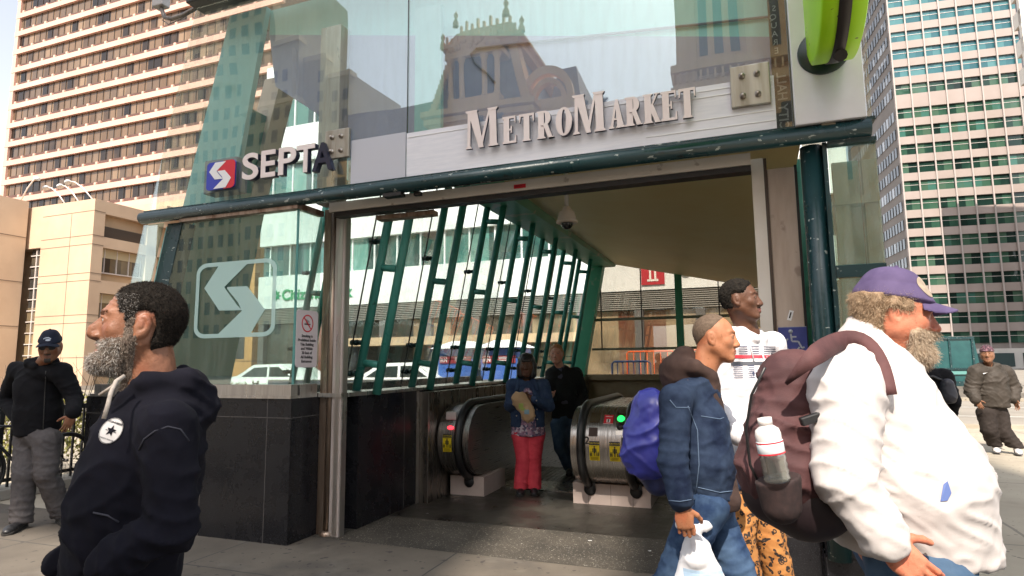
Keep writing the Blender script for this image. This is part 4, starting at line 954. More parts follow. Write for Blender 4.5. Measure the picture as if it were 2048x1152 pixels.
mb.build('lettering', M_black, s)
s = hthing('red_sticker', 'small red sticker on the cream door header', 'sticker', 1.93, .158, 2.86)
mb = MB(); mb.box(0, .10, -.002, .001, 0, .032); mb.build('paper', red, s)
mb = MB(); mb.box(.012, .07, -.0035, -.0022, .018, .022); mb.box(.012, .055, -.0035, -.0022, .010, .013); mb.build('lettering', pmat('faded red text', (.3, .01, .015)), s)
# camera hanging from the ceiling
s = hthing('security_camera', 'cream dome security camera hanging from the entrance ceiling', 'camera', 1.995, 1.5, 2.79)
mb = MB(); mb.tube([(0, 0, .20), (0, 0, .86)], .022, 12); mb.build('pendant_pole', M_cream, s)
mb = MB(); mb.lathe([(0, .235), (.035, .235), (.045, .215), (.05, .20), (.075, .185), (.088, .14), (.095, .10), (.105, .093), (.107, .075), (.095, .07), (0, .07)], n=28); mb.build('housing', pmat('camera housing', (.78, .66, .56), rough=.4), s)
mb = MB(); mb.sphere((0, 0, .07), .062, 20); mb.build('smoked_dome', pmat('smoked dome', (.01, .01, .011), rough=.05, spec=.8), s)
# ================================================================ ESCALATORS
M_esc = steel('satin escalator steel', (.34, .32, .30), (.24, .22, .20), .28, st=(30, .4, .4))
M_escd = steel('dark mirror steel', (.22, .19, .17), (.30, .27, .23), .14, st=(1, 1, 1))
M_escs = steel('brushed side steel', (.26, .24, .21), (.38, .35, .31), .34, st=(.5, .5, 20))
M_tile = pmat('pinkish tile', (.42, .34, .31), (.48, .40, .36), 5, .5)
M_yel = pmat('caution yellow', (.72, .55, .01), rough=.4)
NV, NZ, NR = 2.34, .62, .40          # centre of the rounded newel and its radius
def esc_path(r, n=18, tail=6.0, slope=R_(30), flat=1.6):
    pts = [(NV + r * cos(a), NZ + r * sin(a)) for a in [R_(-90) - pi * k / n for k in range(n + 1)]]
    pts = [(NV + .25, NZ - r)] + pts
    x, z = NV, NZ + r
    pts += [(x + flat, z)]
    for k in range(1, 4): a = slope * k / 3; x2, z2 = pts[-1]; pts.append((x2 + .25 * cos(a), z2 - .25 * sin(a)))
    x2, z2 = pts[-1]; pts.append((x2 + tail * cos(slope), z2 - tail * sin(slope)))
    return pts
def esc_surface(mb, u0, u1, r, smooth=True):
    p = esc_path(r); vs = [(u, v, z) for v, z in p for u in (u0, u1)]
    mb.add(vs, [(2 * k, 2 * k + 1, 2 * k + 3, 2 * k + 2) for k in range(len(p) - 1)], smooth)
def esc_side(mb, u, r, r2=None):
    p = esc_path(r); x2, z2 = p[-1]
    vs = [(u, v, z) for v, z in p] + [(u, x2, z2 - 1.0), (u, NV + 1.5, -.45), (u, NV + 1.0, 0.0), (u, NV + .25, .0)]
    mb.add(vs, [tuple(range(len(vs)))])
def on_arc(u, ang, r, M_off=.002):
    """matrix whose XZ plane lies on the newel surface at angle ang (deg, 180 = foremost), text reads from outside"""
    a = R_(ang); pos = Vector((u, NV + (r + M_off) * cos(a), NZ + (r + M_off) * sin(a)))
    nrm = Vector((0, cos(a), sin(a))); right = Vector((1, 0, 0)); up = right.cross(-nrm) if False else (-nrm).cross(right) * -1
    up = nrm.cross(right) * 1.0
    if up.z < 0: up = -up
    return Matrix(((right.x, -nrm.x, up.x, pos.x), (right.y, -nrm.y, up.y, pos.y), (right.z, -nrm.z, up.z, pos.z), (0, 0, 0, 1)))
def sticker(par, u, ang, w=.105, h=.19):
    def patch(mb, x0, x1, s0, s1, lift):
        n = 6; vs = []
        for k in range(n + 1):
            s_ = s0 + (s1 - s0) * k / n; a = R_(ang) - s_ / NR
            for x in (x0, x1): vs.append((u + x, NV + (NR + lift) * cos(a), NZ + (NR + lift) * sin(a)))
        mb.add(vs, [(2 * k, 2 * k + 1, 2 * k + 3, 2 * k + 2) for k in range(n)])
    mb = MB(); patch(mb, -w / 2, w / 2, -h / 2, h / 2, .003); st = mb.build('warning_sticker', M_yel, par)
    mb = MB(); patch(mb, -w / 2, w / 2, h / 2 - .035, h / 2 + .004, .0045); mb.build('header_band', M_black, st)
    mb = MB()
    patch(mb, -.008, .010, -.02, .035, .005); patch(mb, -.006, .008, .037, .052, .005); patch(mb, -.020, -.011, -.01, .028, .005); patch(mb, .012, .022, -.01, .028, .005)
    patch(mb, -.006, -.001, -.048, -.02, .005); patch(mb, .003, .008, -.048, -.02, .005)
    for x in (-.042, -.028, .026, .042): patch(mb, x - .005, x + .005, -.048, -.015, .005); patch(mb, x - .003, x + .003, -.012, -.004, .005)
    mb.build('figure_symbol', M_black, st)
    mb = MB()
    for k, l_ in enumerate(('CAUTION',)): put_text(mb, l_, .024, on_arc(u, ang - R_(0) - math.degrees((h / 2 - .024) / NR), NR, .006), extr=.0003, align='CENTER', res=1)
    mb.build('lettering', M_yel, st)
    mb = MB()
    for q in range(4): patch(mb, -.04, .04 - .008 * (q % 2), -.060 - q * .009, -.056 - q * .009, .005)
    patch(mb, -.03, .03, .050, .053, .005)
    mb.build('small_print', pmat('brown print', (.18, .12, .01)), st)
def handrail(mb, u, r): mb.tube([(u, v, z) for v, z in esc_path(r + .02)][1:], .043, 12)
# left escalator side
t = hthing('escalator', 'left escalator balustrade with black handrail beside the steel cladding', 'escalator', 0, 0, 0, 'escalator balustrades inside the entrance')
mb = MB(); esc_surface(mb, .335, .55, NR); mb.build('deck', M_esc, t)
mb = MB(); handrail(mb, .59, NR); mb.build('handrail', M_black, t)
mb = MB(); esc_surface(mb, .632, .705, NR - .01); mb.build('inner_deck', M_esc, t)
mb = MB(); esc_side(mb, .705, NR - .01); esc_side(mb, .336, NR); mb.build('side_panel', M_escs, t)
mb = MB(); mb.box(.345, .765, 2.25, 2.9, 0.002, .215); mb.build('base_tile', M_tile, t)
mb = MB(); mb.lathe([(0, 2.235), (.055, 2.235), (.06, 2.249)], (.58, 0, .15), 18, 'Y'); mb.box(.525, .635, 2.236, 2.249, .15, .24); mb.build('handrail_inlet', M_black, t)
sticker(t, .455, 181)
mb = MB(); mb.bevbox(.40, .53, NV - .33, NV - .28, NZ + .24, NZ + .33, .01); o = mb.build('indicator_panel', pmat('pale plastic', (.55, .52, .5), rough=.4), t)
mb = MB(); mb.sphere((.485, NV - .375, NZ + .16), (.04, .02, .022), 14); mb.build('red_lamp', pmat('red lamp', (1.0, .04, .06), emit=1.6), t)
# centre pair: two handrails with the operating panel between
t = hthing('escalator', 'central double escalator newel with green and red panel, numbered 2 and 1', 'escalator', 0, 0, 0, 'escalator balustrades inside the entrance')
mb = MB(); esc_surface(mb, 2.01, 2.415, NR); mb.build('deck', M_esc, t)
for u in (1.97, 2.455): mb = MB(); handrail(mb, u, NR); mb.build('handrail', M_black, t)
for a, b in ((1.855, 1.93), (2.495, 2.59)): mb = MB(); esc_surface(mb, a, b, NR - .01); mb.build('inner_deck', M_esc, t)
mb = MB(); esc_side(mb, 1.855, NR - .01); esc_side(mb, 2.59, NR - .01); mb.build('side_panel', M_escs, t)
mb = MB(); mb.box(1.795, 2.61, 2.25, 2.9, .002, .215); mb.build('base_tile', M_tile, t)
mb = MB()
for x in (1.96, 2.20, 2.43): mb.box(x - .002, x + .002, 2.2485, 2.2495, .003, .214)
mb.build('tile_joint', M_joint, t)
for u in (1.98, 2.465): mb = MB(); mb.lathe([(0, 2.235), (.06, 2.235), (.065, 2.248)], (u, 0, .155), 18, 'Y'); mb.box(u - .06, u + .06, 2.236, 2.248, .155, .24); mb.build('handrail_inlet', M_black, t)
sticker(t, 2.11, 184); sticker(t, 2.317, 184)
mb = MB(); put_text(mb, '2', .105, on_arc(2.035, 174, NR, .003), extr=.0006, offset=.002, align='CENTER'); put_text(mb, '1', .105, on_arc(2.393, 174, NR, .003), extr=.0006, offset=.002, align='CENTER'); mb.build('number', M_black, t)
def patch_arc(name, mat, par, u0, u1, a0, a1, lift=.004):
    mb = MB(); n = 6; vs = []
    for k in range(n + 1):
        a = R_(a0 + (a1 - a0) * k / n)
        for x in (u0, u1): vs.append((x, NV + (NR + lift) * cos(a), NZ + (NR + lift) * sin(a)))
    mb.add(vs, [(2 * k, 2 * k + 1, 2 * k + 3, 2 * k + 2) for k in range(n)]); return mb.build(name, mat, par)
rp = patch_arc('stop_label', red, t, 2.195, 2.29, 143, 127)
patch_arc('white_ring', wht, rp, 2.222, 2.262, 141.5, 135.5, .006); patch_arc('arrow_mark', M_black, rp, 2.235, 2.248, 141, 136, .008); patch_arc('white_border', wht, rp, 2.19, 2.295, 144, 143.2, .005); patch_arc('small_print', wht, rp, 2.207, 2.278, 131, 130, .006)
patch_arc('key_panel', M_escd, t, 2.05, 2.15, 142, 122)
patch_arc('speaker_grille', pmat('brown grille', (.05, .025, .018), rough=.6), t, 2.05, 2.14, 163, 150, .005)
patch_arc('cover_plate', M_escd, t, 2.325, 2.41, 160, 122, .003)
for nm, ang, mat_ in (('green_lamp', 134, pmat('green lamp', (.02, .75, .12), emit=1.3)), ('stop_button', 147, M_black)):
    M = on_arc(2.368, ang, NR, .004); mb = MB(); mb.lathe([(0, -.014), (.034, -.012), (.04, .0)], n=20, axis='Y', M=M); mb.build(nm, mat_, t)
# far escalator side, right
t = hthing('escalator', 'right escalator balustrade half hidden behind the walking people', 'escalator', 0, 0, 0, 'escalator balustrades inside the entrance')
mb = MB(); esc_surface(mb, 3.62, 3.95, NR); mb.build('deck', M_esc, t)
mb = MB(); handrail(mb, 3.58, NR); mb.build('handrail', M_black, t)
mb = MB(); esc_side(mb, 3.60, NR - .01); mb.build('side_panel', M_escd, t)
# steps between the sides
def steps(u0, u1, lab):
    t = hthing('escalator_steps', lab, 'escalator steps', 0, 0, 0)
    for k in range(12):
        z = -.008 if k < 3 else -.008 - (k - 2) * .20; mb = MB(); v = 3.30 + k * .38 if 1 else 0
        mb.box(u0, u1, v + .004, v + .376, z - .19, z)
        for j in range(16): x = u0 + (u1 - u0) * (j + .25) / 16; mb.box(x, x + (u1 - u0) / 32, v + .01, v + .37, z + .001, z + .007)
        mb.build('step', pmat('ribbed step metal', (.10, .10, .10), rough=.4, metal=.6), t)
    mb = MB(); mb.box(u0 - .001, u1 + .001, 2.75, 3.29, .002, .012); mb.build('comb_plate', steel('comb plate', (.3, .3, .28), (.2, .2, .19), .3), t)
steps(.75, 1.80, 'dark ribbed steps of the left escalator going down behind the couple')

# ================================================================ RAILING, PARAPET, BICYCLE, HEDGE
M_iron = pmat('black iron', (.015, .015, .017), rough=.4)
t = hthing('iron_railing', 'black iron railing behind the man in the dark cap', 'railing', -4.5, -1.8, .12)
mb = MB(); mb.box(-.02, .02, 0, 3.25, .84, .90); mb.build('top_rail', M_iron, t)
mb = MB(); mb.box(-.015, .015, 0, 3.25, .06, .10); mb.build('bottom_rail', M_iron, t)
for k in range(27):
    mb = MB(); y = .03 + k * .12; w = .011 if k % 9 else .025; mb.box(-w, w, y - w, y + w, .0, .84 if k % 9 else .96); mb.build('baluster', M_iron, t)
t = hthing('stone_kerb_wall', 'low grey stone kerb under the black iron railing', 'kerb wall', -4.55, -1.8, 0)
mb = MB(); mb.bevbox(-.18, .22, 0, 3.35, 0, .12, .012); mb.build('coping', pmat('grey stone coping', (.30, .28, .25), (.38, .36, .32), 4, .8), t)
t = hthing('granite_parapet', 'black granite parapet with pale coping left of the entrance', 'parapet', -4.7, 1.62, 0)
mb = MB(); mb.box(0, 2.15, 0, .30, 0, 1.02); mb.build('wall', M_gran, t)
mb = MB(); mb.bevbox(-.03, 2.148, -.03, .34, 1.021, 1.09, .008); mb.build('coping', M_steel2, t)
mb = MB(); mb.box(.72, .726, -.002, 0, 0, 1.0); mb.box(0, 2.1, -.002, 0, .82, .826); mb.build('joint', pmat('granite joint', (.1, .1, .1)), t)
# bottle
def bottle(name, lab, M, s=1.0, cap=(.75, .76, .78), parent=None):
    t = bpy.data.objects.new(name, None); COL.objects.link(t); t.matrix_world = M; tag(t, lab, 'bottle')
    g = glass_mat('bottle plastic', (.80, .90, .95), refl=.8, base=.10, dirt=.10)
    mb = MB(); mb.lathe([(0, 0), (.028, 0), (.032, .008), (.032, .03), (.030, .036), (.032, .042), (.030, .05), (.032, .06), (.032, .14), (.028, .165), (.014, .19), (.012, .20)], n=20); mb.build('plastic_body', g, t)
    mb = MB(); mb.lathe([(0, .195), (.0145, .195), (.0145, .212), (0, .213)], n=16); mb.build('cap', pmat('bottle cap', cap, rough=.4), t)
    mb = MB(); mb.lathe([(.0325, .08), (.0325, .13)], n=20); mb.build('label', pmat('bottle label', (.30, .48, .70), rough=.5), t)
    return t
bottle('water_bottle', 'small clear water bottle standing on the parapet coping', HM @ Matrix.Translation((-4.30, 1.74, 1.091)))
# bicycle
t = hthing('bicycle', 'dark bicycle leaning on the railing behind the man in the dark cap', 'bicycle', -4.36, .52, 0)
def wheel(y):
    w = MB(); n = 40
    w.tube([(0, y + .325 * cos(2 * pi * k / n), .345 + .325 * sin(2 * pi * k / n)) for k in range(n + 1)], .019, 8, caps=False); wo = w.build('wheel', M_black, t)
    m2 = MB(); m2.tube([(0, y + .300 * cos(2 * pi * k / n), .345 + .300 * sin(2 * pi * k / n)) for k in range(n + 1)], .009, 6, caps=False); m2.build('rim', M_iron, wo)
    m3 = MB()
    for k in range(24): a = 2 * pi * k / 24; m3.tube([(.02 * (-1) ** k, y, .345), (0, y + .298 * cos(a), .345 + .298 * sin(a))], .0015, 4, caps=False)
    m3.tube([(-.04, y, .345), (.04, y, .345)], .018, 8); m3.build('spokes', M_steel, wo)
wheel(-.46); wheel(.54)
mb = MB(); q = lambda y, z: (0, y, z)
for a, b, r_ in ((q(.54, .345), q(.04, .32), .010), (q(.54, .345), q(.12, .82), .009), (q(.04, .32), q(.14, .86), .016), (q(.04, .32), q(-.34, .78), .018), (q(.13, .80), q(-.33, .84), .016), (q(-.33, .72), q(-.34, .98), .017), (q(-.34, .74), q(-.46, .345), .012)): mb.tube([a, b], r_, 8)
mb.build('frame', pmat('bike paint', (.02, .02, .025), rough=.25, coat=.4), t)
mb = MB(); mb.bevbox(-.07, .07, .03, .27, .88, .93, .02); mb.build('saddle', M_black, t)
mb = MB(); mb.tube([(-.24, -.36, 1.0), (-.1, -.34, 1.02), (.1, -.34, 1.02), (.24, -.36, 1.0)], .013, 8); mb.build('handlebar', M_iron, t)
mb = MB(); mb.lathe([(0, -.03), (.09, -.03), (.09, -.024), (0, -.024)], (0, .04, .32), 20, 'X'); mb.tube([(-.05, .04, .32), (-.05, .1, .17)], .01, 6); mb.build('crank', M_steel, t)

def leaf_cloud(name, lab, cat, loc, blobs, n, size, cols, seed, twigs=None, M_leaf=None):
    rnd = random.Random(seed); t = thing(name, lab, cat, loc, 0)
    mb = MB()
    for k in range(n):
        b = blobs[rnd.randrange(len(blobs))]; 
        while True:
            x, y, z = (rnd.uniform(-1, 1) for _ in range(3))
            if x * x + y * y + z * z <= 1: break
        c = Vector((b[0] + x * b[3], b[1] + y * b[4], b[2] + z * b[5])); s_ = size * rnd.uniform(.6, 1.3)
        e = Euler((rnd.uniform(0, 6.3), rnd.uniform(0, 6.3), rnd.uniform(0, 6.3))).to_matrix()
        vs = [c + e @ Vector(p) * s_ for p in ((-1, 0, 0), (-.2, -.45, .08), (1, 0, 0), (-.2, .45, .08))]
        mb.add(vs, [(0, 1, 2, 3)])
    mb.build('foliage', M_leaf, t)
    if twigs:
        mb = MB()
        for a, b, r_ in twigs(rnd): mb.tube([a, b], [r_, r_ * .4], 5)
        mb.build('twigs', pmat('bare twig', (.14, .10, .07), rough=.8), t)
    return t
M_leaf = pmat('hedge leaf', (.15, .16, .03), (.30, .28, .07), 9, .6, lo=.4, hi=.6)
hl = hp(-5.6, 1.6)
def tw(rnd):
    out = []
    for k in range(70):
        a = Vector((rnd.uniform(-1.0, 1.4), rnd.uniform(-.8, .8), rnd.uniform(.3, 1.0))); d = Vector((rnd.uniform(-.3, .5), rnd.uniform(-.3, .3), rnd.uniform(.35, .9))); out.append((a, a + d, .006)); out.append((a + d * .5, a + d * .5 + Vector((rnd.uniform(-.3, .3), rnd.uniform(-.2, .2), .3)), .004))
    return out
leaf_cloud('hedge', 'yellow-green hedge with bare twigs behind the black railing', 'hedge', hl, [(x * .55 - 1.4, rndy, .62 + .1 * (x % 2), .55, .45, .55) for x, rndy in enumerate((.1, -.1, .2, -.2, .1, .3, .5, .7))], 7000, .035, None, 3, tw, M_leaf)
leaf_cloud('hedge', 'far end of the yellow-green hedge, beside the left picture edge', 'hedge', hp(-6.0, -1.2), [(x * .5 - 1.0, .1 * (-1) ** x, .60, .5, .5, .55) for x in range(4)], 3000, .035, None, 8, None, M_leaf)

# ================================================================ STREET THINGS SEEN THROUGH THE GLASS
M_whitecar = pmat('white car paint', (.75, .75, .75), rough=.2, coat=.6)
M_carglass = pmat('car glass', (.03, .04, .04), rough=.04, spec=.8)
def car(name, lab, u, v, L, Wd, prof, glass, van=False, rz=0.0, M=None):
    """prof: side outline (x, z); glass: list of side window outlines"""
    t = hthing(name, lab, 'car' if not van else 'van', u, v, 0) if M is None else thing(name, lab, 'van' if van else 'car', M.translation, rz)
    bm = bmesh.new(); secs = []
    for (y, sx, dz) in ((-Wd / 2, .985, -.0), (-Wd / 2 + .06, 1, .03), (Wd / 2 - .06, 1, .03), (Wd / 2, .985, 0)):
        secs.append([bm.verts.new((L / 2 + (x - L / 2) * sx, y * (1 - .10 * max(0, z - .95)), z + (dz if z > .5 else 0))) for x, z in prof])
    n_ = len(prof)
    for a, b in zip(secs[:-1], secs[1:]):
        for k in range(n_): bm.faces.new((a[k], a[(k + 1) % n_], b[(k + 1) % n_], b[k]))
    bm.faces.new(secs[0][::-1]); bm.faces.new(secs[-1])
    bmesh.ops.bevel(bm, geom=[e for e in bm.edges], offset=.03, segments=2, affect='EDGES')
    mb = MB(); mb.addbm(bm, smooth=True); mb.build('body', M_whitecar, t)
    for g in glass:
        mb = MB(); mb.prism(g, lambda a, b, d: (a, (-Wd / 2) * (1 - .10 * max(0, b - .95)) - .012 + d, b), 0, .01); mb.build('window', M_carglass, t)
    for x in (L * .17, L * .82):
        mb = MB(); mb.lathe([(0, -.01), (.20, -.01), (.22, .02), (.33, .02), (.34, .05), (.34, .20), (0, .20)], (x, -Wd / 2 - .02, .34), 24, 'Y'); wo = mb.build('wheel', M_black, t)
        mb = MB(); mb.lathe([(0, -.022), (.19, -.02), (.21, .0)], (x, -Wd / 2 - .02, .34), 16, 'Y'); mb.build('rim', M_steel2, wo)
    for x, c in ((.03, (.6, .02, .02)), (L - .10, (.8, .8, .75))):
        mb = MB(); mb.bevbox(x, x + .09, -Wd / 2 - .004, -Wd / 2 + .25, .72, .86, .01); mb.build('headlight' if x > 1 else 'tail_light', pmat('lamp %.1f' % c[0], c, rough=.2), t)
    mb = MB(); mb.box(L * .45, L * .47, -Wd / 2 - .008, -Wd / 2 - .002, .45, .95); mb.build('door_line', M_black, t)
    return t
carp = [(.0, .35), (.05, .85), (.25, 1.02), (1.05, 1.08), (1.75, 1.50), (3.0, 1.52), (3.75, 1.05), (4.45, .9), (4.6, .6), (4.58, .32)]
car('parked_car', 'white car parked behind the first glass trusses', -9.0, 13.4, 4.6, 1.8, carp, [[(1.3, 1.1), (1.85, 1.42), (2.45, 1.44), (2.45, 1.1)], [(2.55, 1.1), (2.55, 1.44), (2.95, 1.44), (3.5, 1.1)]])
car('parked_car', 'white car seen low through the left bay glass', -15.0, 14.4, 4.5, 1.8, carp, [[(1.3, 1.1), (1.85, 1.42), (2.45, 1.44), (2.45, 1.1)], [(2.55, 1.1), (2.55, 1.44), (2.95, 1.44), (3.5, 1.1)]])
vanp = [(.0, .4), (.0, 2.2), (.15, 2.35), (3.7, 2.38), (4.3, 2.2), (4.75, 1.35), (5.4, 1.1), (5.6, .8), (5.6, .38)]
vM = Matrix.Translation((27.5, 32.6, 0))
car('delivery_van', 'white van parked at the right edge behind the man in the brown jacket', 0, 0, 5.6, 2.0, [(5.6 - x, z) for x, z in vanp][::-1], [[(.95, 1.4), (1.3, 2.0), (2.1, 2.05), (2.1, 1.35)]], True, R_(-6), vM)
blue2 = pmat('blue tarpaulin', (.035, .10, .36), (.05, .13, .42), 3, .5, bump=.4, bscale=6, bdist=.03)
for k, (u0, lab) in enumerate(((-5.4, 'blue vendor cart with white canopy, nearer to the white car'), (-3.95, 'blue vendor cart with white canopy, right of its twin'))):
    t = hthing('vendor_cart', lab, 'vendor cart', u0, 13, 0, 'blue vendor carts')
    mb = MB(); mb.bevbox(0, 1.2, 0, 1.3, .15, 1.95, .04); mb.build('tarpaulin', blue2, t)
    mb = MB(); mb.add([(-.15, -.25, 1.96), (1.35, -.25, 1.96), (1.35, 1.5, 1.96), (-.15, 1.5, 1.96), (.35, .3, 2.2), (.85, .3, 2.2), (.85, .9, 2.2), (.35, .9, 2.2)], [(0, 1, 5, 4), (1, 2, 6, 5), (2, 3, 7, 6), (3, 0, 4, 7), (4, 5, 6, 7), (3, 2, 1, 0)]); mb.build('canopy', pmat('white canvas', (.72, .76, .78), rough=.8), t)
    mb = MB(); mb.box(.08, 1.15, -.03, -.005, 1.50, 1.73); sg = mb.build('sign_board', pmat('maroon board', (.24, .02, .03), rough=.5), t)
    mb = MB(); mb.box(.10, .33, -.036, -.031, 1.70, 1.715); mb.box(.10, .112, -.036, -.031, 1.53, 1.699); mb.box(.318, .33, -.036, -.031, 1.53, 1.699); put_text(mb, 'RN', .17, Matrix.Translation((.12, -.034, 1.54)), extr=.002)
    for q in range(3): mb.box(.62, .98 - .06 * q, -.036, -.031, 1.66 - q * .045, 1.675 - q * .045)
    mb.build('lettering', wht, sg)
    mb = MB()
    for y in (.1, 1.15): mb.lathe([(0, -.03), (.16, -.03), (.16, .03), (0, .03)], (.6, y, .16), 14, 'X')
    mb.build('wheel', M_black, t)
t = hthing('dark_parapet', 'dark blue-grey parapet wall outside the left glass wall', 'parapet', -9.5, 10.2, 0)
mb = MB(); mb.box(0, 9.3, 0, .2, 0, 1.06); mb.build('wall', pmat('blue grey granite', (.035, .04, .06), (.05, .06, .08), 4, .4), t)
mb = MB(); mb.box(-.02, 9.32, -.01, .21, 1.061, 1.08); mb.build('coping', M_steel2, t)
mb = MB(); mb.box(0, 9.3, -.003, 0, .86, .865); mb.box(2.5, 2.51, -.003, 0, 0, 1.06); mb.build('joint', pmat('pale joint', (.3, .28, .26)), t)
t = hthing('overhead_cable', 'thin black cable strung outside the left glass wall', 'cable', -12, 9.9, 1.62)
mb = MB(); mb.tube([(0, 0, .03), (4, 0, -.02), (8, 0, -.02), (12, 0, .02)], .012, 6); mb.build('wire', M_black, t)
# orange barriers behind the back wall
orange = pmat('orange plastic', (.75, .12, .02), rough=.4)
def barrier(lab, u, v, mat, w=1.0, h=1.0, z0=0):
    t = hthing('street_barrier', lab, 'barrier', u, v, 0, 'construction barriers behind the back glass')
    mb = MB(); mb.tube([(0, 0, 0), (0, 0, h), (.06, 0, h + .05), (w - .06, 0, h + .05), (w, 0, h), (w, 0, 0)], .025, 8); mb.build('frame', mat, t)
    mb = MB()
    for k in range(1, 7): mb.tube([(w * k / 7, 0, .2), (w * k / 7, 0, h + .04)], .012, 6)
    mb.tube([(0, 0, .2), (w, 0, .2)], .015, 6); mb.build('bars', mat, t)
barrier('orange street barrier beyond the back glass, right of the green corner post', .25, 14.5, orange, 1.4, 1.75)
barrier('orange street barrier beyond the back glass, second from the corner post', 1.9, 15.2, orange, 1.5, 1.78)
barrier('blue street barrier in front of the orange ones', .45, 11.2, pmat('blue metal', (.08, .18, .55), rough=.4), .95, 1.45)
barrier('orange street barrier standing near the green mullion', 3.3, 14.8, orange, .4, 1.75)
t = hthing('dirt_pile', 'tan heap of rubble and cardboard behind the back wall', 'rubble', 1.9, 10.8, 0)
mb = MB(); rnd = random.Random(5)
for k in range(60): a = rnd.uniform(-1.6, 1.6); s_ = rnd.uniform(.08, .3); mb.box(-s_, s_, -s_ * .7, s_ * .7, -s_ * .2, s_ * .2, Matrix.Translation((a, rnd.uniform(-.4, .4), rnd.uniform(.1, 1.3 - abs(a) * .4))) @ Euler((rnd.uniform(0, 3), rnd.uniform(0, 3), rnd.uniform(0, 3))).to_matrix().to_4x4())
mb.build('rubble', pmat('cardboard brown', (.30, .19, .10), (.42, .29, .17), 4, .9), t)
# teal glass kiosk and sign post on the right
t = thing('glass_kiosk', 'teal glass subway kiosk beyond the square at right', 'kiosk', (20.2, 32.5, 0), -R_(12))
mb = MB(); mb.add([(0, 0, 0), (3.9, 0, 0), (3.9, 3, 0), (0, 3, 0), (0, 0, 2.75), (3.6, 0, 2.6), (3.6, 3, 2.6), (0, 3, 2.75)], [(0, 1, 5, 4), (1, 2, 6, 5), (2, 3, 7, 6), (3, 0, 4, 7), (4, 5, 6, 7)]); mb.build('glass_walls', pmat('teal kiosk glass', (.012, .06, .065), (.02, .09, .09), 1.5, .12, spec=.5), t)
mb = MB()
for x in (0, 1.25, 2.4, 3.45): mb.box(x, x + .09, -.06, -.01, 0, 2.62)
mb.box(0, 3.6, -.07, -.01, 2.5, 2.62); mb.box(0, 3.8, -.07, -.01, .0, .35); mb.box(0, 3.7, -.07, -.01, .95, 1.03); mb.build('frame', M_teal, t)
mb = MB(); mb.box(1.3, 3.6, -.075, -.02, .70, .86); mb.build('pale_band', pmat('kiosk band', (.10, .26, .24)), t)
t = thing('litter_bin', 'dark round street bin beside the teal kiosk', 'bin', (24.6, 31.0, 0), 0)
mb = MB(); mb.lathe([(0, 0), (.28, 0), (.33, .9), (.30, 1.0), (0, 1.05)], n=18); mb.build('body', pmat('bin', (.04, .05, .05), rough=.5), t)
# scraps on the paving
for k, (x, y, lab) in enumerate(((-.88, 6.35, 'tiny white paper scrap on the dark floor by the granite wall'), (.62, 5.35, 'small white scrap on the aggregate paving left of the centre'), (1.05, 5.05, 'white paper scrap nearest to the sunlit pavement'))):
    t = thing('paper_scrap', lab, 'litter', (x, y, .004)); mb = MB(); rnd = random.Random(k)
    mb.add([(rnd.uniform(-.012, .0) + .03 * a, .018 * b, .004 * rnd.random()) for a, b in ((0, 0), (1, .2), (1.1, 1), (.1, .8))], [(0, 1, 2, 3)]); mb.build('scrap', wht, t)
# ================================================================ IMPLICIT-SURFACE MODELLER FOR FIGURES
def _hash(i, j, k, s):
    h = (i * 374761393 + j * 668265263 + k * 2147483647 + s * 974711) & 0xffffffff
    h = ((h ^ (h >> 13)) * 1274126177) & 0xffffffff
    return ((h ^ (h >> 16)) & 0xffff) / 65535.0
def vnoise(P, f, s=0):
    """smooth value noise in [-1, 1] at points P (n,3), frequency f (scalar or 3)"""
    q = P * np.asarray(f, float); i0 = np.floor(q).astype(np.int64); t = q - i0; t = t * t * (3 - 2 * t); r = 0
    for a in (0, 1):
        for b in (0, 1):
            for c in (0, 1):
                w = (t[:, 0] if a else 1 - t[:, 0]) * (t[:, 1] if b else 1 - t[:, 1]) * (t[:, 2] if c else 1 - t[:, 2])
                r = r + w * _hash(i0[:, 0] + a, i0[:, 1] + b, i0[:, 2] + c, s)
    return r * 2 - 1
def V(*a): return np.array(a, float)
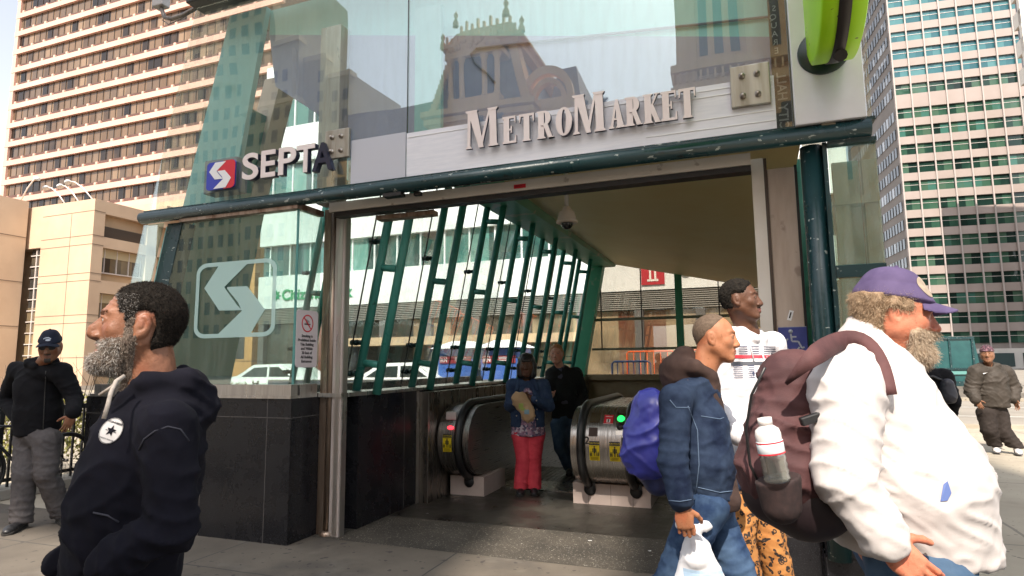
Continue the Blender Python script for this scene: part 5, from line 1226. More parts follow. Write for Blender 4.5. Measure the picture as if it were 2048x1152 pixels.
class Field:
    def __init__(s, lo, hi, h):
        s.lo = np.array(lo, float); s.h = h; s.n = np.ceil((np.array(hi) - s.lo) / h).astype(int) + 1
        s.d = np.full(s.n, .25, np.float32)
        s.ax = [s.lo[i] + h * np.arange(s.n[i]) for i in range(3)]
    def sl(s, lo, hi):
        a = np.clip(np.floor((np.array(lo) - s.lo) / s.h).astype(int), 0, s.n); b = np.clip(np.ceil((np.array(hi) - s.lo) / s.h).astype(int) + 1, 0, s.n)
        return tuple(slice(a[i], b[i]) for i in range(3))
    def pts(s, S):
        return np.meshgrid(s.ax[0][S[0]], s.ax[1][S[1]], s.ax[2][S[2]], indexing='ij')
    def comb(s, S, f, k, sub):
        D = s.d[S]
        if D.size == 0: return
        if sub: f = -f; a, b = D, f; h = np.clip(.5 - .5 * (a - b) / k, 0, 1); s.d[S] = a + (b - a) * h + k * h * (1 - h)
        else: a, b = D, f; h = np.clip(.5 + .5 * (a - b) / k, 0, 1); s.d[S] = a + (b - a) * h - k * h * (1 - h)
    def cone(s, p0, p1, r0, r1=None, k=.02, ax=None, sc=1.0, sub=False):
        """tapered capsule; ax, sc: flatten (sc<1) along direction ax"""
        r1 = r0 if r1 is None else r1
        p0 = np.array(p0, float); p1 = np.array(p1, float); m = max(r0, r1) * max(1, sc) + k + .03
        S = s.sl(np.minimum(p0, p1) - m, np.maximum(p0, p1) + m); X, Y, Z = s.pts(S)
        if X.size == 0: return s
        if ax is not None:
            A = np.array(ax, float); A /= np.linalg.norm(A); g = 1 / sc - 1
            def mp(x, y, z): q = (x * A[0] + y * A[1] + z * A[2]) * g; return x + q * A[0], y + q * A[1], z + q * A[2]
            X, Y, Z = mp(X, Y, Z); p0 = np.array(mp(*p0)); p1 = np.array(mp(*p1))
        d = p1 - p0; L2 = max(d @ d, 1e-9)
        t = np.clip(((X - p0[0]) * d[0] + (Y - p0[1]) * d[1] + (Z - p0[2]) * d[2]) / L2, 0, 1)
        f = np.sqrt((X - p0[0] - t * d[0]) ** 2 + (Y - p0[1] - t * d[1]) ** 2 + (Z - p0[2] - t * d[2]) ** 2) - (r0 + (r1 - r0) * t)
        s.comb(S, f, k, sub); return s
    def ell(s, c, r, R=None, k=.015, sub=False):
        c = np.array(c, float); r = np.array(r, float); m = r.max() + k + .03
        S = s.sl(c - m, c + m); X, Y, Z = s.pts(S)
        if X.size == 0: return s
        X = X - c[0]; Y = Y - c[1]; Z = Z - c[2]
        if R is not None: X, Y, Z = (R[0][0] * X + R[1][0] * Y + R[2][0] * Z, R[0][1] * X + R[1][1] * Y + R[2][1] * Z, R[0][2] * X + R[1][2] * Y + R[2][2] * Z)
        k0 = np.sqrt((X / r[0]) ** 2 + (Y / r[1]) ** 2 + (Z / r[2]) ** 2); k1 = np.sqrt((X / r[0] ** 2) ** 2 + (Y / r[1] ** 2) ** 2 + (Z / r[2] ** 2) ** 2)
        f = k0 * (k0 - 1) / np.maximum(k1, 1e-6); s.comb(S, f, k, sub); return s
    def plane(s, p, n, k=.004):
        """keep the side the normal points away from"""
        n = np.array(n, float); n /= np.linalg.norm(n); X, Y, Z = s.pts((slice(None),) * 3)
        f = (X - p[0]) * n[0] + (Y - p[1]) * n[1] + (Z - p[2]) * n[2]; s.d = np.maximum(s.d, f.astype(np.float32)); return s
    def mesh(s):
        d = s.d; n = d.shape; neg = d < 0
        c = neg[:-1, :-1, :-1].astype(np.int8)
        cnt = sum(neg[a:n[0] - 1 + a, b:n[1] - 1 + b, e:n[2] - 1 + e].astype(np.int8) for a in (0, 1) for b in (0, 1) for e in (0, 1))
        act = (cnt > 0) & (cnt < 8); idx = -np.ones(act.shape, np.int64); I = np.argwhere(act); idx[act] = np.arange(len(I))
        acc = np.zeros((len(I), 3)); w = np.zeros(len(I))
        cor = [(a, b, e) for a in (0, 1) for b in (0, 1) for e in (0, 1)]
        val = {q: d[I[:, 0] + q[0], I[:, 1] + q[1], I[:, 2] + q[2]].astype(float) for q in cor}
        for q in cor:
            for ax in range(3):
                if q[ax] == 0:
                    q2 = tuple(1 if i == ax else q[i] for i in range(3)); a, b = val[q], val[q2]; m = (a < 0) != (b < 0)
                    t = np.where(m, a / np.where(m, a - b, 1), 0); p = np.zeros((len(I), 3)) + np.array(q, float); p[:, ax] = t
                    acc[m] += p[m]; w[m] += 1
        P = (I + acc / np.maximum(w, 1)[:, None]) * s.h + s.lo
        F = []
        for ax in range(3):
            o = [i for i in range(3) if i != ax]
            A = neg; sl0 = [slice(1, n[i] - 1) for i in range(3)]; sl0[ax] = slice(0, n[ax] - 1); sl1 = list(sl0); sl1[ax] = slice(1, n[ax])
            a = A[tuple(sl0)]; b = A[tuple(sl1)]; E = np.argwhere(a != b); E2 = E.copy()
            for i in o: E2[:, i] += 1
            fl = a[a != b]
            def vi(du, dv):
                q = E2.copy(); q[:, o[0]] -= du; q[:, o[1]] -= dv; return idx[q[:, 0], q[:, 1], q[:, 2]]
            q = np.stack([vi(0, 0), vi(1, 0), vi(1, 1), vi(0, 1)], 1)
            if ax == 1: fl = ~fl
            q[~fl] = q[~fl][:, ::-1]; F.append(q)
        return P, np.concatenate(F)
def smooth_pts(P, F, it, lam=.5):
    for _ in range(it):
        a = np.zeros_like(P); w = np.zeros(len(P))
        for i in range(4):
            for j in ((i + 1) % 4, (i + 3) % 4): np.add.at(a, F[:, i], P[F[:, j]]); np.add.at(w, F[:, i], 1)
        P = P + lam * (a / w[:, None] - P)
    return P
def normals(P, F):
    n = np.cross(P[F[:, 2]] - P[F[:, 0]], P[F[:, 3]] - P[F[:, 1]]); a = np.zeros_like(P)
    for i in range(4): np.add.at(a, F[:, i], n)
    return a / np.maximum(np.linalg.norm(a, axis=1), 1e-9)[:, None]
def fmesh(name, PF, mat, parent=None, fmat=None, attrs=None):
    P, F = PF; me = bpy.data.meshes.new(name)
    me.vertices.add(len(P)); me.vertices.foreach_set('co', np.ascontiguousarray(P, np.float32).ravel())
    me.loops.add(len(F) * 4); me.loops.foreach_set('vertex_index', np.ascontiguousarray(F, np.int32).ravel())
    me.polygons.add(len(F)); me.polygons.foreach_set('loop_start', np.arange(0, 4 * len(F), 4, dtype=np.int32)); me.polygons.foreach_set('loop_total', np.full(len(F), 4, np.int32))
    me.polygons.foreach_set('use_smooth', np.ones(len(F), bool))
    if fmat is not None: me.polygons.foreach_set('material_index', fmat.astype(np.int32))
    me.update(calc_edges=True); me.validate()
    for k, a in (attrs or {}).items():
        if a.ndim == 1: at = me.attributes.new(k, 'FLOAT', 'POINT'); at.data.foreach_set('value', a.astype(np.float32))
        else: at = me.color_attributes.new(k, 'FLOAT_COLOR', 'POINT'); at.data.foreach_set('color', np.concatenate([a, np.ones((len(a), 1))], 1).astype(np.float32).ravel())
    return new_obj(name, me, mat, parent)
def join_PF(L):
    P = []; F = []; b = 0
    for p, f in L: P.append(p); F.append(f + b); b += len(p)
    return np.concatenate(P), np.concatenate(F)

# ---------------------------------------------------------------- skin, hair and cloth materials
def skin_mat(name, c, c2, lip):
    """skin; the 'tone' point attribute blends to lip / darker areas that are really differently coloured"""
    m = pmat(name, c, c2, 26, .50, bump=.5, bscale=190, bdist=.0018, sss=.06, lo=.3, hi=.75, spec=.4, rvar=.12)
    layer_spots(m, tuple(x * f for x, f in zip(c, (1.25, .80, .75))), 9, .52, .12, 5, .5, 2.0); layer_spots(m, tuple(x * .55 for x in c), 75, .66, .04, 2, .45, 5.0)
    N, L, b = nodes_of(m); src = b.inputs['Base Color'].links[0].from_socket
    at = N.new('ShaderNodeAttribute'); at.attribute_name = 'tone'; mx = N.new('ShaderNodeMix'); mx.data_type = 'RGBA'
    L.new(at.outputs['Fac'], mx.inputs[0]); L.new(src, mx.inputs[6]); mx.inputs[7].default_value = (*lip, 1); L.new(mx.outputs[2], b.inputs['Base Color']); return m
def cloth(name, c, c2=None, scale=8, rough=.85, weave=420, bump=.35, wr=.6, **k):
    """woven cloth: fine weave plus small creases"""
    k.pop('sheen', None); k.setdefault('spec', .18); new = name not in _MC
    m = pmat(name, c, c2 or tuple(x * .8 for x in c), scale, rough, bump=bump, bscale=weave, bdist=.0015, **k)
    if new and wr:
        N, L, b = nodes_of(m); bp = b.inputs['Normal'].links[0].from_node; tc = N.new('ShaderNodeTexCoord'); nz = N.new('ShaderNodeTexNoise'); nz.noise_type = 'RIDGED_MULTIFRACTAL'
        nz.inputs['Scale'].default_value = 9; nz.inputs['Detail'].default_value = 3; nz.inputs['Distortion'].default_value = .8; L.new(tc.outputs['Object'], nz.inputs['Vector'])
        b2 = N.new('ShaderNodeBump'); b2.inputs['Strength'].default_value = wr; b2.inputs['Distance'].default_value = .010; L.new(nz.outputs[0], b2.inputs['Height']); L.new(b2.outputs[0], bp.inputs['Normal'])
    return m

def head_field(F, M, sp):
    """M: (origin, right, fwd, up, scale). sp: dict of face parameters"""
    o, rt, fw, up, S = M
    W = lambda x, y, z: o + (rt * x + fw * y + up * z) * S
    Rm = np.stack([rt, fw, up], 1)      # columns: local axes
    E = lambda c, r, k=.015, sub=False, rot=0: F.ell(W(*c), np.array(r) * S, Rm if not rot else Rm @ np.array([[1, 0, 0], [0, cos(rot), -sin(rot)], [0, sin(rot), cos(rot)]]), k * S, sub)
    C = lambda a, b, r0, r1=None, k=.012, sub=False, **kw: F.cone(W(*a), W(*b), r0 * S, (r0 if r1 is None else r1) * S, k * S, sub=sub, **kw)
    g = sp.get
    fat = g('fat', 0.0); nose = g('nose', 1.0); jaw = g('jaw', 1.0)
    E((0, -.015, .032), (.074, .094, .088), .01)
    E((0, .025, -.005), (.066 + fat * .3, .068, .085), .03)
    E((0, .03, -.045), (.056 * jaw + fat, .052, .055), .03)
    for s_ in (-1, 1):
        C((s_ * .052 * jaw, -.002, -.045), (s_ * .018, .066, -.098), .020 + fat, .017, .03)
        E((s_ * .040, .060, -.018), (.021, .016, .018), .025)
        C((s_ * .012, .088, .030), (s_ * .044, .070, .030), .0085, .008, .012)
    E((0, .074 + g('chin', 0), -.100), (.020, .015, .015), .025)
    E((0, .04, -.085), (.035 + fat, .035, .022 + fat * .6), .03)
    if fat > .008: E((0, .02, -.105), (.05, .05, .03), .03)
    for s_ in (-1, 1): E((s_ * .031, .092, .010), (.0165, .013, .0115), .012, True)
    nl = .020 * nose; nw = g('nosew', 1)
    C((0, .086, .018), (0, .088 + nl, -.030), .0075, .0110 * nw ** .5, .014)
    C((0, .076, .004), (0, .084 + nl * .45, -.030), .011, .0125 * nw, .012)
    if g('hook'): C((0, .090, .004), (0, .095 + nl * .75, -.014), .0085, .0095, .010)
    for s_ in (-1, 1): E((s_ * .0135 * nw, .088 + nl * .35, -.0355), (.0085 * nw, .012, .0085), .008)
    E((0, .084 + nl * .4, -.040), (.010, .010 + nl * .35, .007), .008)
    for s_ in (-1, 1): E((s_ * .0070 * nw, .092 + nl * .40, -.0465), (.0034, .0055, .003), .003, True)
    lp = g('lips', 1.0); op = g('mouth', 0.0)
    E((0, .078, -.066), (.028, .016, .016), .015)
    for s_ in (-1, 1):
        C((0, .0945, -.0605), (s_ * .024, .081, -.0655), .0050 * lp, .0028, .006)
        C((0, .0925, -.0725 - op), (s_ * .022, .080, -.067 - op * .3), .0062 * lp, .0030, .006)
    C((-.022, .094, -.0665 - op * .5), (.022, .094, -.0665 - op * .5), .0016 + op * .45, None, .003, True)
    for s_ in (-1, 1):   # lids
        F.ell(W(s_ * .031, .0750, .010), np.array([.0145, .0145, .0130]) * S, Rm, .004 * S)
        C((s_ * .017, .085, .0085), (s_ * .031, .0905, .0175), .0028, .0032, .004); C((s_ * .031, .0905, .0175), (s_ * .046, .079, .0100), .0032, .0025, .004)
        C((s_ * .019, .084, .0045), (s_ * .031, .0870, .0000), .0022, .0022, .004); C((s_ * .031, .0870, .0000), (s_ * .044, .081, .0045), .0022, .002, .004)
        F.ell(W(s_ * .031, .0910, .0080), np.array([.0125, .0058, .0050]) * S, Rm, .002 * S, True)
    for s_ in (-1, 1):   # ears
        E((s_ * .0765, -.012, -.004), (.010, .020, .033), .006, rot=.15)
        E((s_ * .086, -.008, .000), (.0065, .0125, .0215), .004, True, rot=.15)
        E((s_ * .0815, -.008, .000), (.0030, .0065, .013), .003)
        E((s_ * .0775, -.003, -.031), (.0065, .009, .009), .005)
    return W
def head_tone(P, M, lips=1.0):
    o, rt, fw, up, S = M; q = (P - o) / S; x, y, z = q @ rt, q @ fw, q @ up
    lipm = np.exp(-((x / .021) ** 4)) * np.exp(-(((z + .0665) / .0085) ** 4)) * (y > .07)
    brow = 0
    return np.clip(lipm, 0, 1) * .8
def hair_shell(F0, M, mask, T, h=None):
    """a shell grown out of the head field where mask(x, y, z) (head units) > 0"""
    F = Field.__new__(Field); F.lo, F.h, F.n, F.ax = F0.lo, F0.h, F0.n, F0.ax
    X, Y, Z = F0.pts((slice(None),) * 3); o, rt, fw, up, S = M
    X = (X - o[0]) / S; Y = (Y - o[1]) / S; Z = (Z - o[2]) / S
    x = X * rt[0] + Y * rt[1] + Z * rt[2]; y = X * fw[0] + Y * fw[1] + Z * fw[2]; z = X * up[0] + Y * up[1] + Z * up[2]
    m, t = mask(x, y, z)
    F.d = (F0.d - np.where(m > 0, t, 0) * S * np.clip(m / .012, 0, 1) + np.where(m <= 0, np.minimum(.02, -m + .001), 0)).astype(np.float32)
    return F
def rough_up(PF, amp, f, s=0, it=0, amp2=0, f2=1):
    P, F = PF
    if it: P = smooth_pts(P, F, it)
    N = normals(P, F); d = amp * vnoise(P, f, s)
    if amp2: d = d + amp2 * vnoise(P, f2, s + 5)
    return P + N * d[:, None], F
def strands(name, PF, keep, n, length, width, mat, parent, seed, down=0.0, curl=.4, lift=1.0):
    """short hairs standing on a surface, each a thin bent ribbon"""
    P, F = PF; N = normals(P, F); r = np.random.RandomState(seed); C = P[F].mean(1); ok = np.nonzero(keep(C))[0]
    if len(ok) == 0: return None
    f = ok[r.randint(0, len(ok), n)]; w = r.rand(n, 4); w /= w.sum(1)[:, None]; p = (P[F[f]] * w[:, :, None]).sum(1); nn = N[F[f][:, 0]]
    d = nn * lift + r.randn(n, 3) * curl; d[:, 2] -= down; d /= np.linalg.norm(d, axis=1)[:, None]
    L = length * (.6 + .8 * r.rand(n)); side = np.cross(d, r.randn(n, 3)); side /= np.linalg.norm(side, axis=1)[:, None]
    b = np.cross(d, side); p1 = p + d * (L * .5)[:, None]; p2 = p1 + (d * .8 + b * curl * 1.2) * (L * .5)[:, None]
    Vt = np.stack([p - side * width, p + side * width, p1 + side * width * .8, p1 - side * width * .8, p2 + side * width * .3, p2 - side * width * .3], 1).reshape(-1, 3)
    k = np.arange(n)[:, None] * 6; Fc = np.concatenate([k + np.array([[0, 1, 2, 3]]), k + np.array([[3, 2, 4, 5]])])
    return fmesh(name, (Vt, Fc), mat, parent)

def hand_field(wrist, d, nrm, side, S=1.0, curl=.5, spread=.06, thumb=.5, h=.0028, curls=None):
    """wrist point, direction of the hand, back-of-hand normal, side: direction of the thumb"""
    d = d / np.linalg.norm(d); nrm = nrm - d * (nrm @ d); nrm /= np.linalg.norm(nrm); sd = np.cross(nrm, d); sd = sd if sd @ side > 0 else -sd
    W = lambda x, y, z: wrist + (sd * x + d * y + nrm * z) * S      # x thumbwards, y along, z back
    c = W(0, .09, 0); F = Field(c - .125 * S, c + .125 * S, h)
    Rm = np.stack([sd, d, nrm], 1)
    F.cone(W(0, -.05, 0), W(0, .01, 0), .026 * S, .024 * S, .01, ax=nrm, sc=.78)
    F.ell(W(0, .052, 0), np.array([.040, .050, .0155]) * S, Rm, .012)
    for fx in (-.027, -.009, .009, .026): F.cone(W(fx * .6, .02, .002), W(fx, .085, .001), .0105 * S, .0095 * S, .008)
    F.ell(W(.026, .035, -.010), np.array([.017, .030, .014]) * S, Rm, .010)
    lens = ((-.027, (.030, .020, .017), .0078), (-.009, (.040, .026, .020), .0086), (.009, (.043, .029, .021), .0090), (.026, (.038, .025, .020), .0086))
    for k, (fx, L, r) in enumerate(lens):
        cu = (curls[k] if curls else curl); p = np.array(W(fx, .088 - abs(fx - .004) * .18, .000)); a = .25 * cu; sp = (fx - .004) * spread / .02
        for q, l_ in enumerate(L):
            dd = (d * cos(a) - nrm * sin(a)); dd = dd + sd * sp; dd /= np.linalg.norm(dd); p2 = p + dd * l_ * S; F.cone(p, p2, r * (1 - .08 * q) * S, r * (.92 - .08 * q) * S, .003); p = p2; a += (.9 + .25 * (q == 0)) * cu
    p = np.array(W(.026, .018, -.004)); a = thumb
    for q, (l_, r) in enumerate(((.038, .0125), (.030, .0105), (.024, .0092))):
        dd = d * (.62 + .12 * q) + sd * (.75 - .30 * q * (a + .2)) - nrm * (.25 + .28 * q * a); dd /= np.linalg.norm(dd); p2 = p + dd * l_ * S; F.cone(p, p2, r * S, r * .9 * S, .005); p = p2
    return F.mesh()

def person(loc, face_az, sc=1.0):
    """frame: local x = right, y = forward, z = up"""
    f = np.array([sin(face_az), cos(face_az), 0]); r = np.array([cos(face_az), -sin(face_az), 0]); u = np.array([0, 0, 1.]); o = np.array([loc[0], loc[1], 0.0])
    return lambda x, y, z: o + (r * x + f * y) * sc + u * z
def unit(v): return np.array(v, float) / np.linalg.norm(v)
def eyes(par, M, iris=(.05, .025, .012), gaze=(0, 0)):
    o, rt, fw, up, S = M
    for s_ in (-1, 1):
        c = o + (rt * s_ * .031 + fw * .0765 + up * .0085) * S; mb = MB(); mb.sphere(tuple(c), .0128 * S, 18); e = mb.build('eye', pmat('eye white', (.40, .35, .31), rough=.2), par)
        g = unit(fw + rt * gaze[0] + up * gaze[1]); R3 = Matrix([(*q, 0) for q in np.stack([unit(np.cross(up, g)), g, unit(np.cross(g, np.cross(up, g)))], 1)] + [(0, 0, 0, 1)])
        mb = MB(); M4 = Matrix.Translation(tuple(c)) @ R3; mb.lathe([(0, .0132 * S), (.0058 * S, .0119 * S)], n=16, axis='Y', M=M4); mb.build('iris', pmat('iris %.2f' % iris[0], iris, rough=.1), e)
def brows(par, M, mat, th=.0035, PF=None):
    o, rt, fw, up, S = M; mb = MB(); r = random.Random(2)
    for s_ in (-1, 1):
        for k in range(60):
            t = r.random(); x = .014 + .034 * t; z = .0275 + .006 * sin(t * 2.6) + r.uniform(-th, th); y = .0955 - .019 * t ** 1.6 + .001
            p = o + (rt * s_ * x + fw * y + up * z) * S; q = p + (rt * s_ * .006 + up * .002 * r.random() - fw * .001) * S; n_ = up * .0009 * S
            mb.add([tuple(p - n_), tuple(p + n_), tuple(q + n_ * .3 + fw * .001), tuple(q - n_ * .3 + fw * .001)], [(0, 1, 2, 3)])
    return mb.build('eyebrow', mat, par)
def Mhead(o, yaw, pitch=0, roll=0, S=1.0):
    """yaw: azimuth the face points to (0 = +Y, 90 = +X)"""
    Rm = np.array(Matrix.Rotation(-yaw, 3, 'Z') @ Matrix.Rotation(pitch, 3, 'X') @ Matrix.Rotation(roll, 3, 'Y'))
    return (np.array(o, float), Rm[:, 0], Rm[:, 1], Rm[:, 2], S)
def build_head(M, sp, neck_to, h=.0036, neck_r=.056):
    o, rt, fw, up, S = M; ex = .155 * S; lo = o - ex - np.array([0, 0, .02]); hi = o + ex; lo = np.minimum(lo, np.array(neck_to) - .07)
    hi = np.maximum(hi, np.array(neck_to) + .03)
    F = Field(lo, hi, h); W = head_field(F, M, sp)
    F.cone(W(0, -.028, -.045), neck_to, neck_r * S * .93, neck_r * 1.08, .03)
    if sp.get('neckfront', 1): F.cone(W(0, .01, -.075), np.array(neck_to) + fw * .02, .034 * S, .04, .03)
    return F
def folds(P, N, joints, amp=.006, s=0, f=(9, 9, 16)):
    """wrinkles: gentle drape, two crossing families of sharp creases, and bunched rings near the listed joints (point, radius, axis, depth)"""
    w3 = np.stack([vnoise(P, 7, s + 11), vnoise(P, 7, s + 12), vnoise(P, 7, s + 13)], 1) * .035; q = P + w3; f = np.array(f, float)
    a = .6; q2 = np.stack([q[:, 0] * cos(a) + q[:, 2] * sin(a), q[:, 1], -q[:, 0] * sin(a) + q[:, 2] * cos(a)], 1); q3 = np.stack([q[:, 0] * cos(a) - q[:, 2] * sin(a), q[:, 1], q[:, 0] * sin(a) + q[:, 2] * cos(a)], 1)
    r1 = (1 - np.abs(vnoise(q2, (5, 8, 14), s + 1))) ** 4; r2 = (1 - np.abs(vnoise(q3, (7, 9, 19), s + 2))) ** 4; area = .5 + .5 * vnoise(P, 3.5, s + 7)
    d = amp * (.35 * vnoise(P, 4.5, s) + 1.5 * (r1 - .25) * area + 1.3 * (r2 - .25) * (1 - area) + .16 * vnoise(P, 42, s + 8))
    for (c, r, ax, am) in joints:
        a_ = unit(ax); g = P - np.array(c); t = g @ a_; w = np.exp(-(np.sum(g * g, 1) / (r * r))); lam = max(.040, r * .34); ph = t / lam * pi + vnoise(P, 6, s + 3) * 2.2
        d = d + am * w * ((1 - np.abs(np.sin(ph))) ** 1.6 - .35) * (.65 + .5 * vnoise(P, 9, s + 4))
    return d
def garment(name, F, mat, parent, joints=(), amp=.005, s=0, it=2, f=(9, 9, 16), colour=None):
    P, Fc = F.mesh(); P = smooth_pts(P, Fc, it); N = normals(P, Fc); P = P + N * folds(P, N, joints, amp, s, f)[:, None]
    return fmesh(name, (P, Fc), mat, parent, colour(P, Fc) if colour else None)
def shoe(par, F_unused, heel, toe, mat, sole, h=.005, w=.046):
    heel = np.array(heel, float); toe = np.array(toe, float); d = unit(toe - heel); sd = np.cross(d, V(0, 0, 1))
    F = Field(np.minimum(heel, toe) - .09, np.maximum(heel, toe) + V(.09, .09, .14), h)
    F.cone(heel + V(0, 0, .050), heel + d * .05 + V(0, 0, .085), .040, .038, .02); F.cone(heel + V(0, 0, .045), toe - d * .05 + V(0, 0, .038), .040, w * .92, .03, ax=(0, 0, 1), sc=.85); F.cone(toe - d * .06 + V(0, 0, .035), toe - d * .01 + V(0, 0, .030), w * .95, w * .72, .02, ax=(0, 0, 1), sc=.72)
    F.plane(heel + V(0, 0, .014), (0, 0, -1)); o = fmesh('shoe', F.mesh(), mat, par)
    F = Field(np.minimum(heel, toe) - .09, np.maximum(heel, toe) + V(.09, .09, .05), h); F.cone(heel + V(0, 0, .01), toe - d * .03 + V(0, 0, .01), .040, w, .01); F.plane(heel + V(0, 0, .026), (0, 0, 1)); F.plane(heel + V(0, 0, .0), (0, 0, -1)); fmesh('sole', F.mesh(), sole, o)
    return o
def arc_pt(a, b, t): return np.array(a) * (1 - t) + np.array(b) * t

SK_BROWN = skin_mat('skin warm brown', (.185, .078, .042), (.265, .120, .068), (.22, .08, .06))
SK_DARK = skin_mat('skin dark brown', (.085, .036, .020), (.13, .058, .032), (.16, .05, .045))
SK_MED = skin_mat('skin medium brown', (.20, .095, .05), (.27, .13, .075), (.15, .06, .05))
SK_LIGHT = skin_mat('skin light ruddy', (.52, .27, .19), (.62, .34, .25), (.45, .15, .12))
SK_RED = skin_mat('skin sunburnt', (.44, .15, .085), (.54, .21, .125), (.40, .12, .09))
SK_TAN = skin_mat('skin tan brown', (.38, .155, .075), (.48, .21, .11), (.28, .09, .06))
HAIR_BK = pmat('black hair', (.007, .006, .005), (.018, .015, .012), 60, .9, spec=.15)
HAIR_GREY = pmat('grey hair', (.13, .12, .11), (.32, .30, .28), 90, .6)
BEARD = pmat('grizzled beard', (.045, .028, .020), (.125, .095, .072), 70, .9, lo=.35, hi=.6)
HAIR_GING = pmat('sandy hair', (.30, .13, .05), (.42, .2, .09), 60, .5)
HAIR_BLND = pmat('dark blond grey hair', (.17, .105, .058), (.30, .21, .13), 60, .8)
# ================================================================ PEOPLE
from mathutils.bvhtree import BVHTree
def bvh(o): return BVHTree.FromPolygons([v.co[:] for v in o.data.vertices], [p.vertices[:] for p in o.data.polygons])
def decal(name, target, org, ax, up, shapes, mat, parent=None, off=.004, txt=None, n=None):
    """thin print that follows a cloth surface. org: a point in front of it; shapes: rectangles (x0, x1, y0, y1) or outlines, in metres along ax, up"""
    b = target if isinstance(target, BVHTree) else bvh(target); ax = unit(ax); up = unit(np.array(up) - ax * (np.array(up) @ ax)); dr = np.cross(up, ax)   # looking direction
    mb = MB()
    def hit(x, y):
        p = org + ax * x + up * y - dr * .3; h = b.ray_cast(Vector(p), Vector(dr), 1.0)
        return None if h[0] is None else np.array(h[0]) - dr * off
    for s_ in shapes:
        if len(s_) == 4 and not isinstance(s_[0], (tuple, list)):
            x0, x1, y0, y1 = s_; nx = max(1, int(abs(x1 - x0) / .012)); ny = max(1, int(abs(y1 - y0) / .012)); g = [[hit(x0 + (x1 - x0) * i / nx, y0 + (y1 - y0) * j / ny) for i in range(nx + 1)] for j in range(ny + 1)]
            for j in range(ny):
                for i in range(nx):
                    q = [g[j][i], g[j][i + 1], g[j + 1][i + 1], g[j + 1][i]]
                    if all(v is not None for v in q): mb.add([tuple(v) for v in q], [(0, 1, 2, 3)], True)
        else:
            q = [hit(x, y) for x, y in s_]
            if all(v is not None for v in q): mb.add([tuple(v) for v in q], [tuple(range(len(q)))])
    if txt:
        for t_, size, x, y, offs in txt:
            vs, fs = text_mesh(t_, size, extr=0, offset=offs, align='CENTER', res=2)
            q = [hit(x + v[0], y + v[2]) for v in vs]
            for f in fs:
                if all(q[i] is not None for i in f): mb.add([tuple(q[i]) for i in f], [tuple(range(len(f)))])
    return mb.build(name, mat, parent)
def ring(c, r0, r1, n=28):
    return [[(c[0] + r * cos(a), c[1] + r * sin(a)) for r, a in ((r0, 2 * pi * k / n), (r1, 2 * pi * k / n), (r1, 2 * pi * (k + 1) / n), (r0, 2 * pi * (k + 1) / n))] for k in range(n)]
def disc(c, r, n=24): return sum([ring(c, r * k / 5, r * (k + 1) / 5, n) for k in range(5)], [])
def star(c, r, n=5, r2=.4): return [[c, (c[0] + r * r2 * sin(2 * pi * (k - .5) / n), c[1] + r * r2 * cos(2 * pi * (k - .5) / n)), (c[0] + r * sin(2 * pi * k / n), c[1] + r * cos(2 * pi * k / n)), (c[0] + r * r2 * sin(2 * pi * (k + .5) / n), c[1] + r * r2 * cos(2 * pi * (k + .5) / n))] for k in range(n)]
def tubeobj(name, pts, r, mat, parent, n=8): mb = MB(); mb.tube([tuple(p) for p in pts], r, n); return mb.build(name, mat, parent)
def on_surface(target, pts, dr, off=.004):
    b = bvh(target); out = []; dr0 = dr
    for p in pts:
        dr = unit(np.array(p) - V(0, 0, CH)) if dr0 is None else dr0
        h = b.ray_cast(Vector(np.array(p) - np.array(dr) * .4), Vector(dr), 1.2); out += [np.array(h[0]) - np.array(dr) * off] if h[0] is not None else []
    return out

class Fig:
    """a person: an Empty on the ground; 'j' holds the joints (world positions)"""
    def __init__(s, label, base, j):
        s.root = thing('person', label, 'person', (0, 0, 0)); s.base = Vector((base[0], base[1], 0)); s.j = {k: np.array(v, float) for k, v in j.items()}
    def done(s):
        """put the Empty at the figure's feet"""
        s.root.location = s.base
        for c in s.root.children: c.location = Vector(c.location) - s.base
    def body(s, skin, headPF, hands=(), M=None, girth=1.0, tone=None):
        j = s.j; pts = np.array(list(j.values())); F = Field(pts.min(0) - .16, pts.max(0) + .12, .016); g = girth
        C = lambda a, b, r0, r1: F.cone(j[a], j[b], r0, r1, .03)
        C('pelvis', 'chest', .12 * g, .13 * g); C('chest', 'neck', .12 * g, .05)
        for q in 'LR':
            C('neck', 'sh' + q, .05, .05); C('sh' + q, 'el' + q, .045, .036); C('el' + q, 'wr' + q, .036, .026); C('pelvis', 'hip' + q, .10 * g, .09); C('hip' + q, 'kn' + q, .075, .05); C('kn' + q, 'an' + q, .05, .034)
        P, Fc = F.mesh(); parts = [headPF, (P, Fc)] + list(hands); PF = join_PF(parts)
        t_ = np.zeros(len(PF[0])); 
        if M is not None: t_[:len(headPF[0])] = head_tone(headPF[0], M)
        return fmesh('body', PF, skin, s.root, attrs={'tone': t_})
def sleeves(F, j, r=(.075, .062, .050), k=.03, which='LR', cuff=.0):
    for q in which:
        F.cone(j['sh' + q], j['el' + q], r[0], r[1], k); e = arc_pt(j['el' + q], j['wr' + q], 1 - cuff); F.cone(j['el' + q], e, r[1], r[2], k * .6)
def trunk(F, j, fw, rp, rb, rc, sh=.075, dep=.7, k=.05):
    belly = arc_pt(j['pelvis'], j['chest'], .45)
    if 'belly' in j: belly = j['belly']
    F.cone(j['pelvis'], belly, rp, rb, k, ax=fw, sc=dep); F.cone(belly, j['chest'], rb, rc, k, ax=fw, sc=dep)
    up = arc_pt(j['chest'], j['neck'], .75); F.cone(j['chest'], up, rc * .98, rc * .62, k, ax=fw, sc=dep)
    for q in 'LR': F.cone(j['neck'] * .9 + j['sh' + q] * .1 - V(0, 0, .035), j['sh' + q], sh * .85, sh, k)
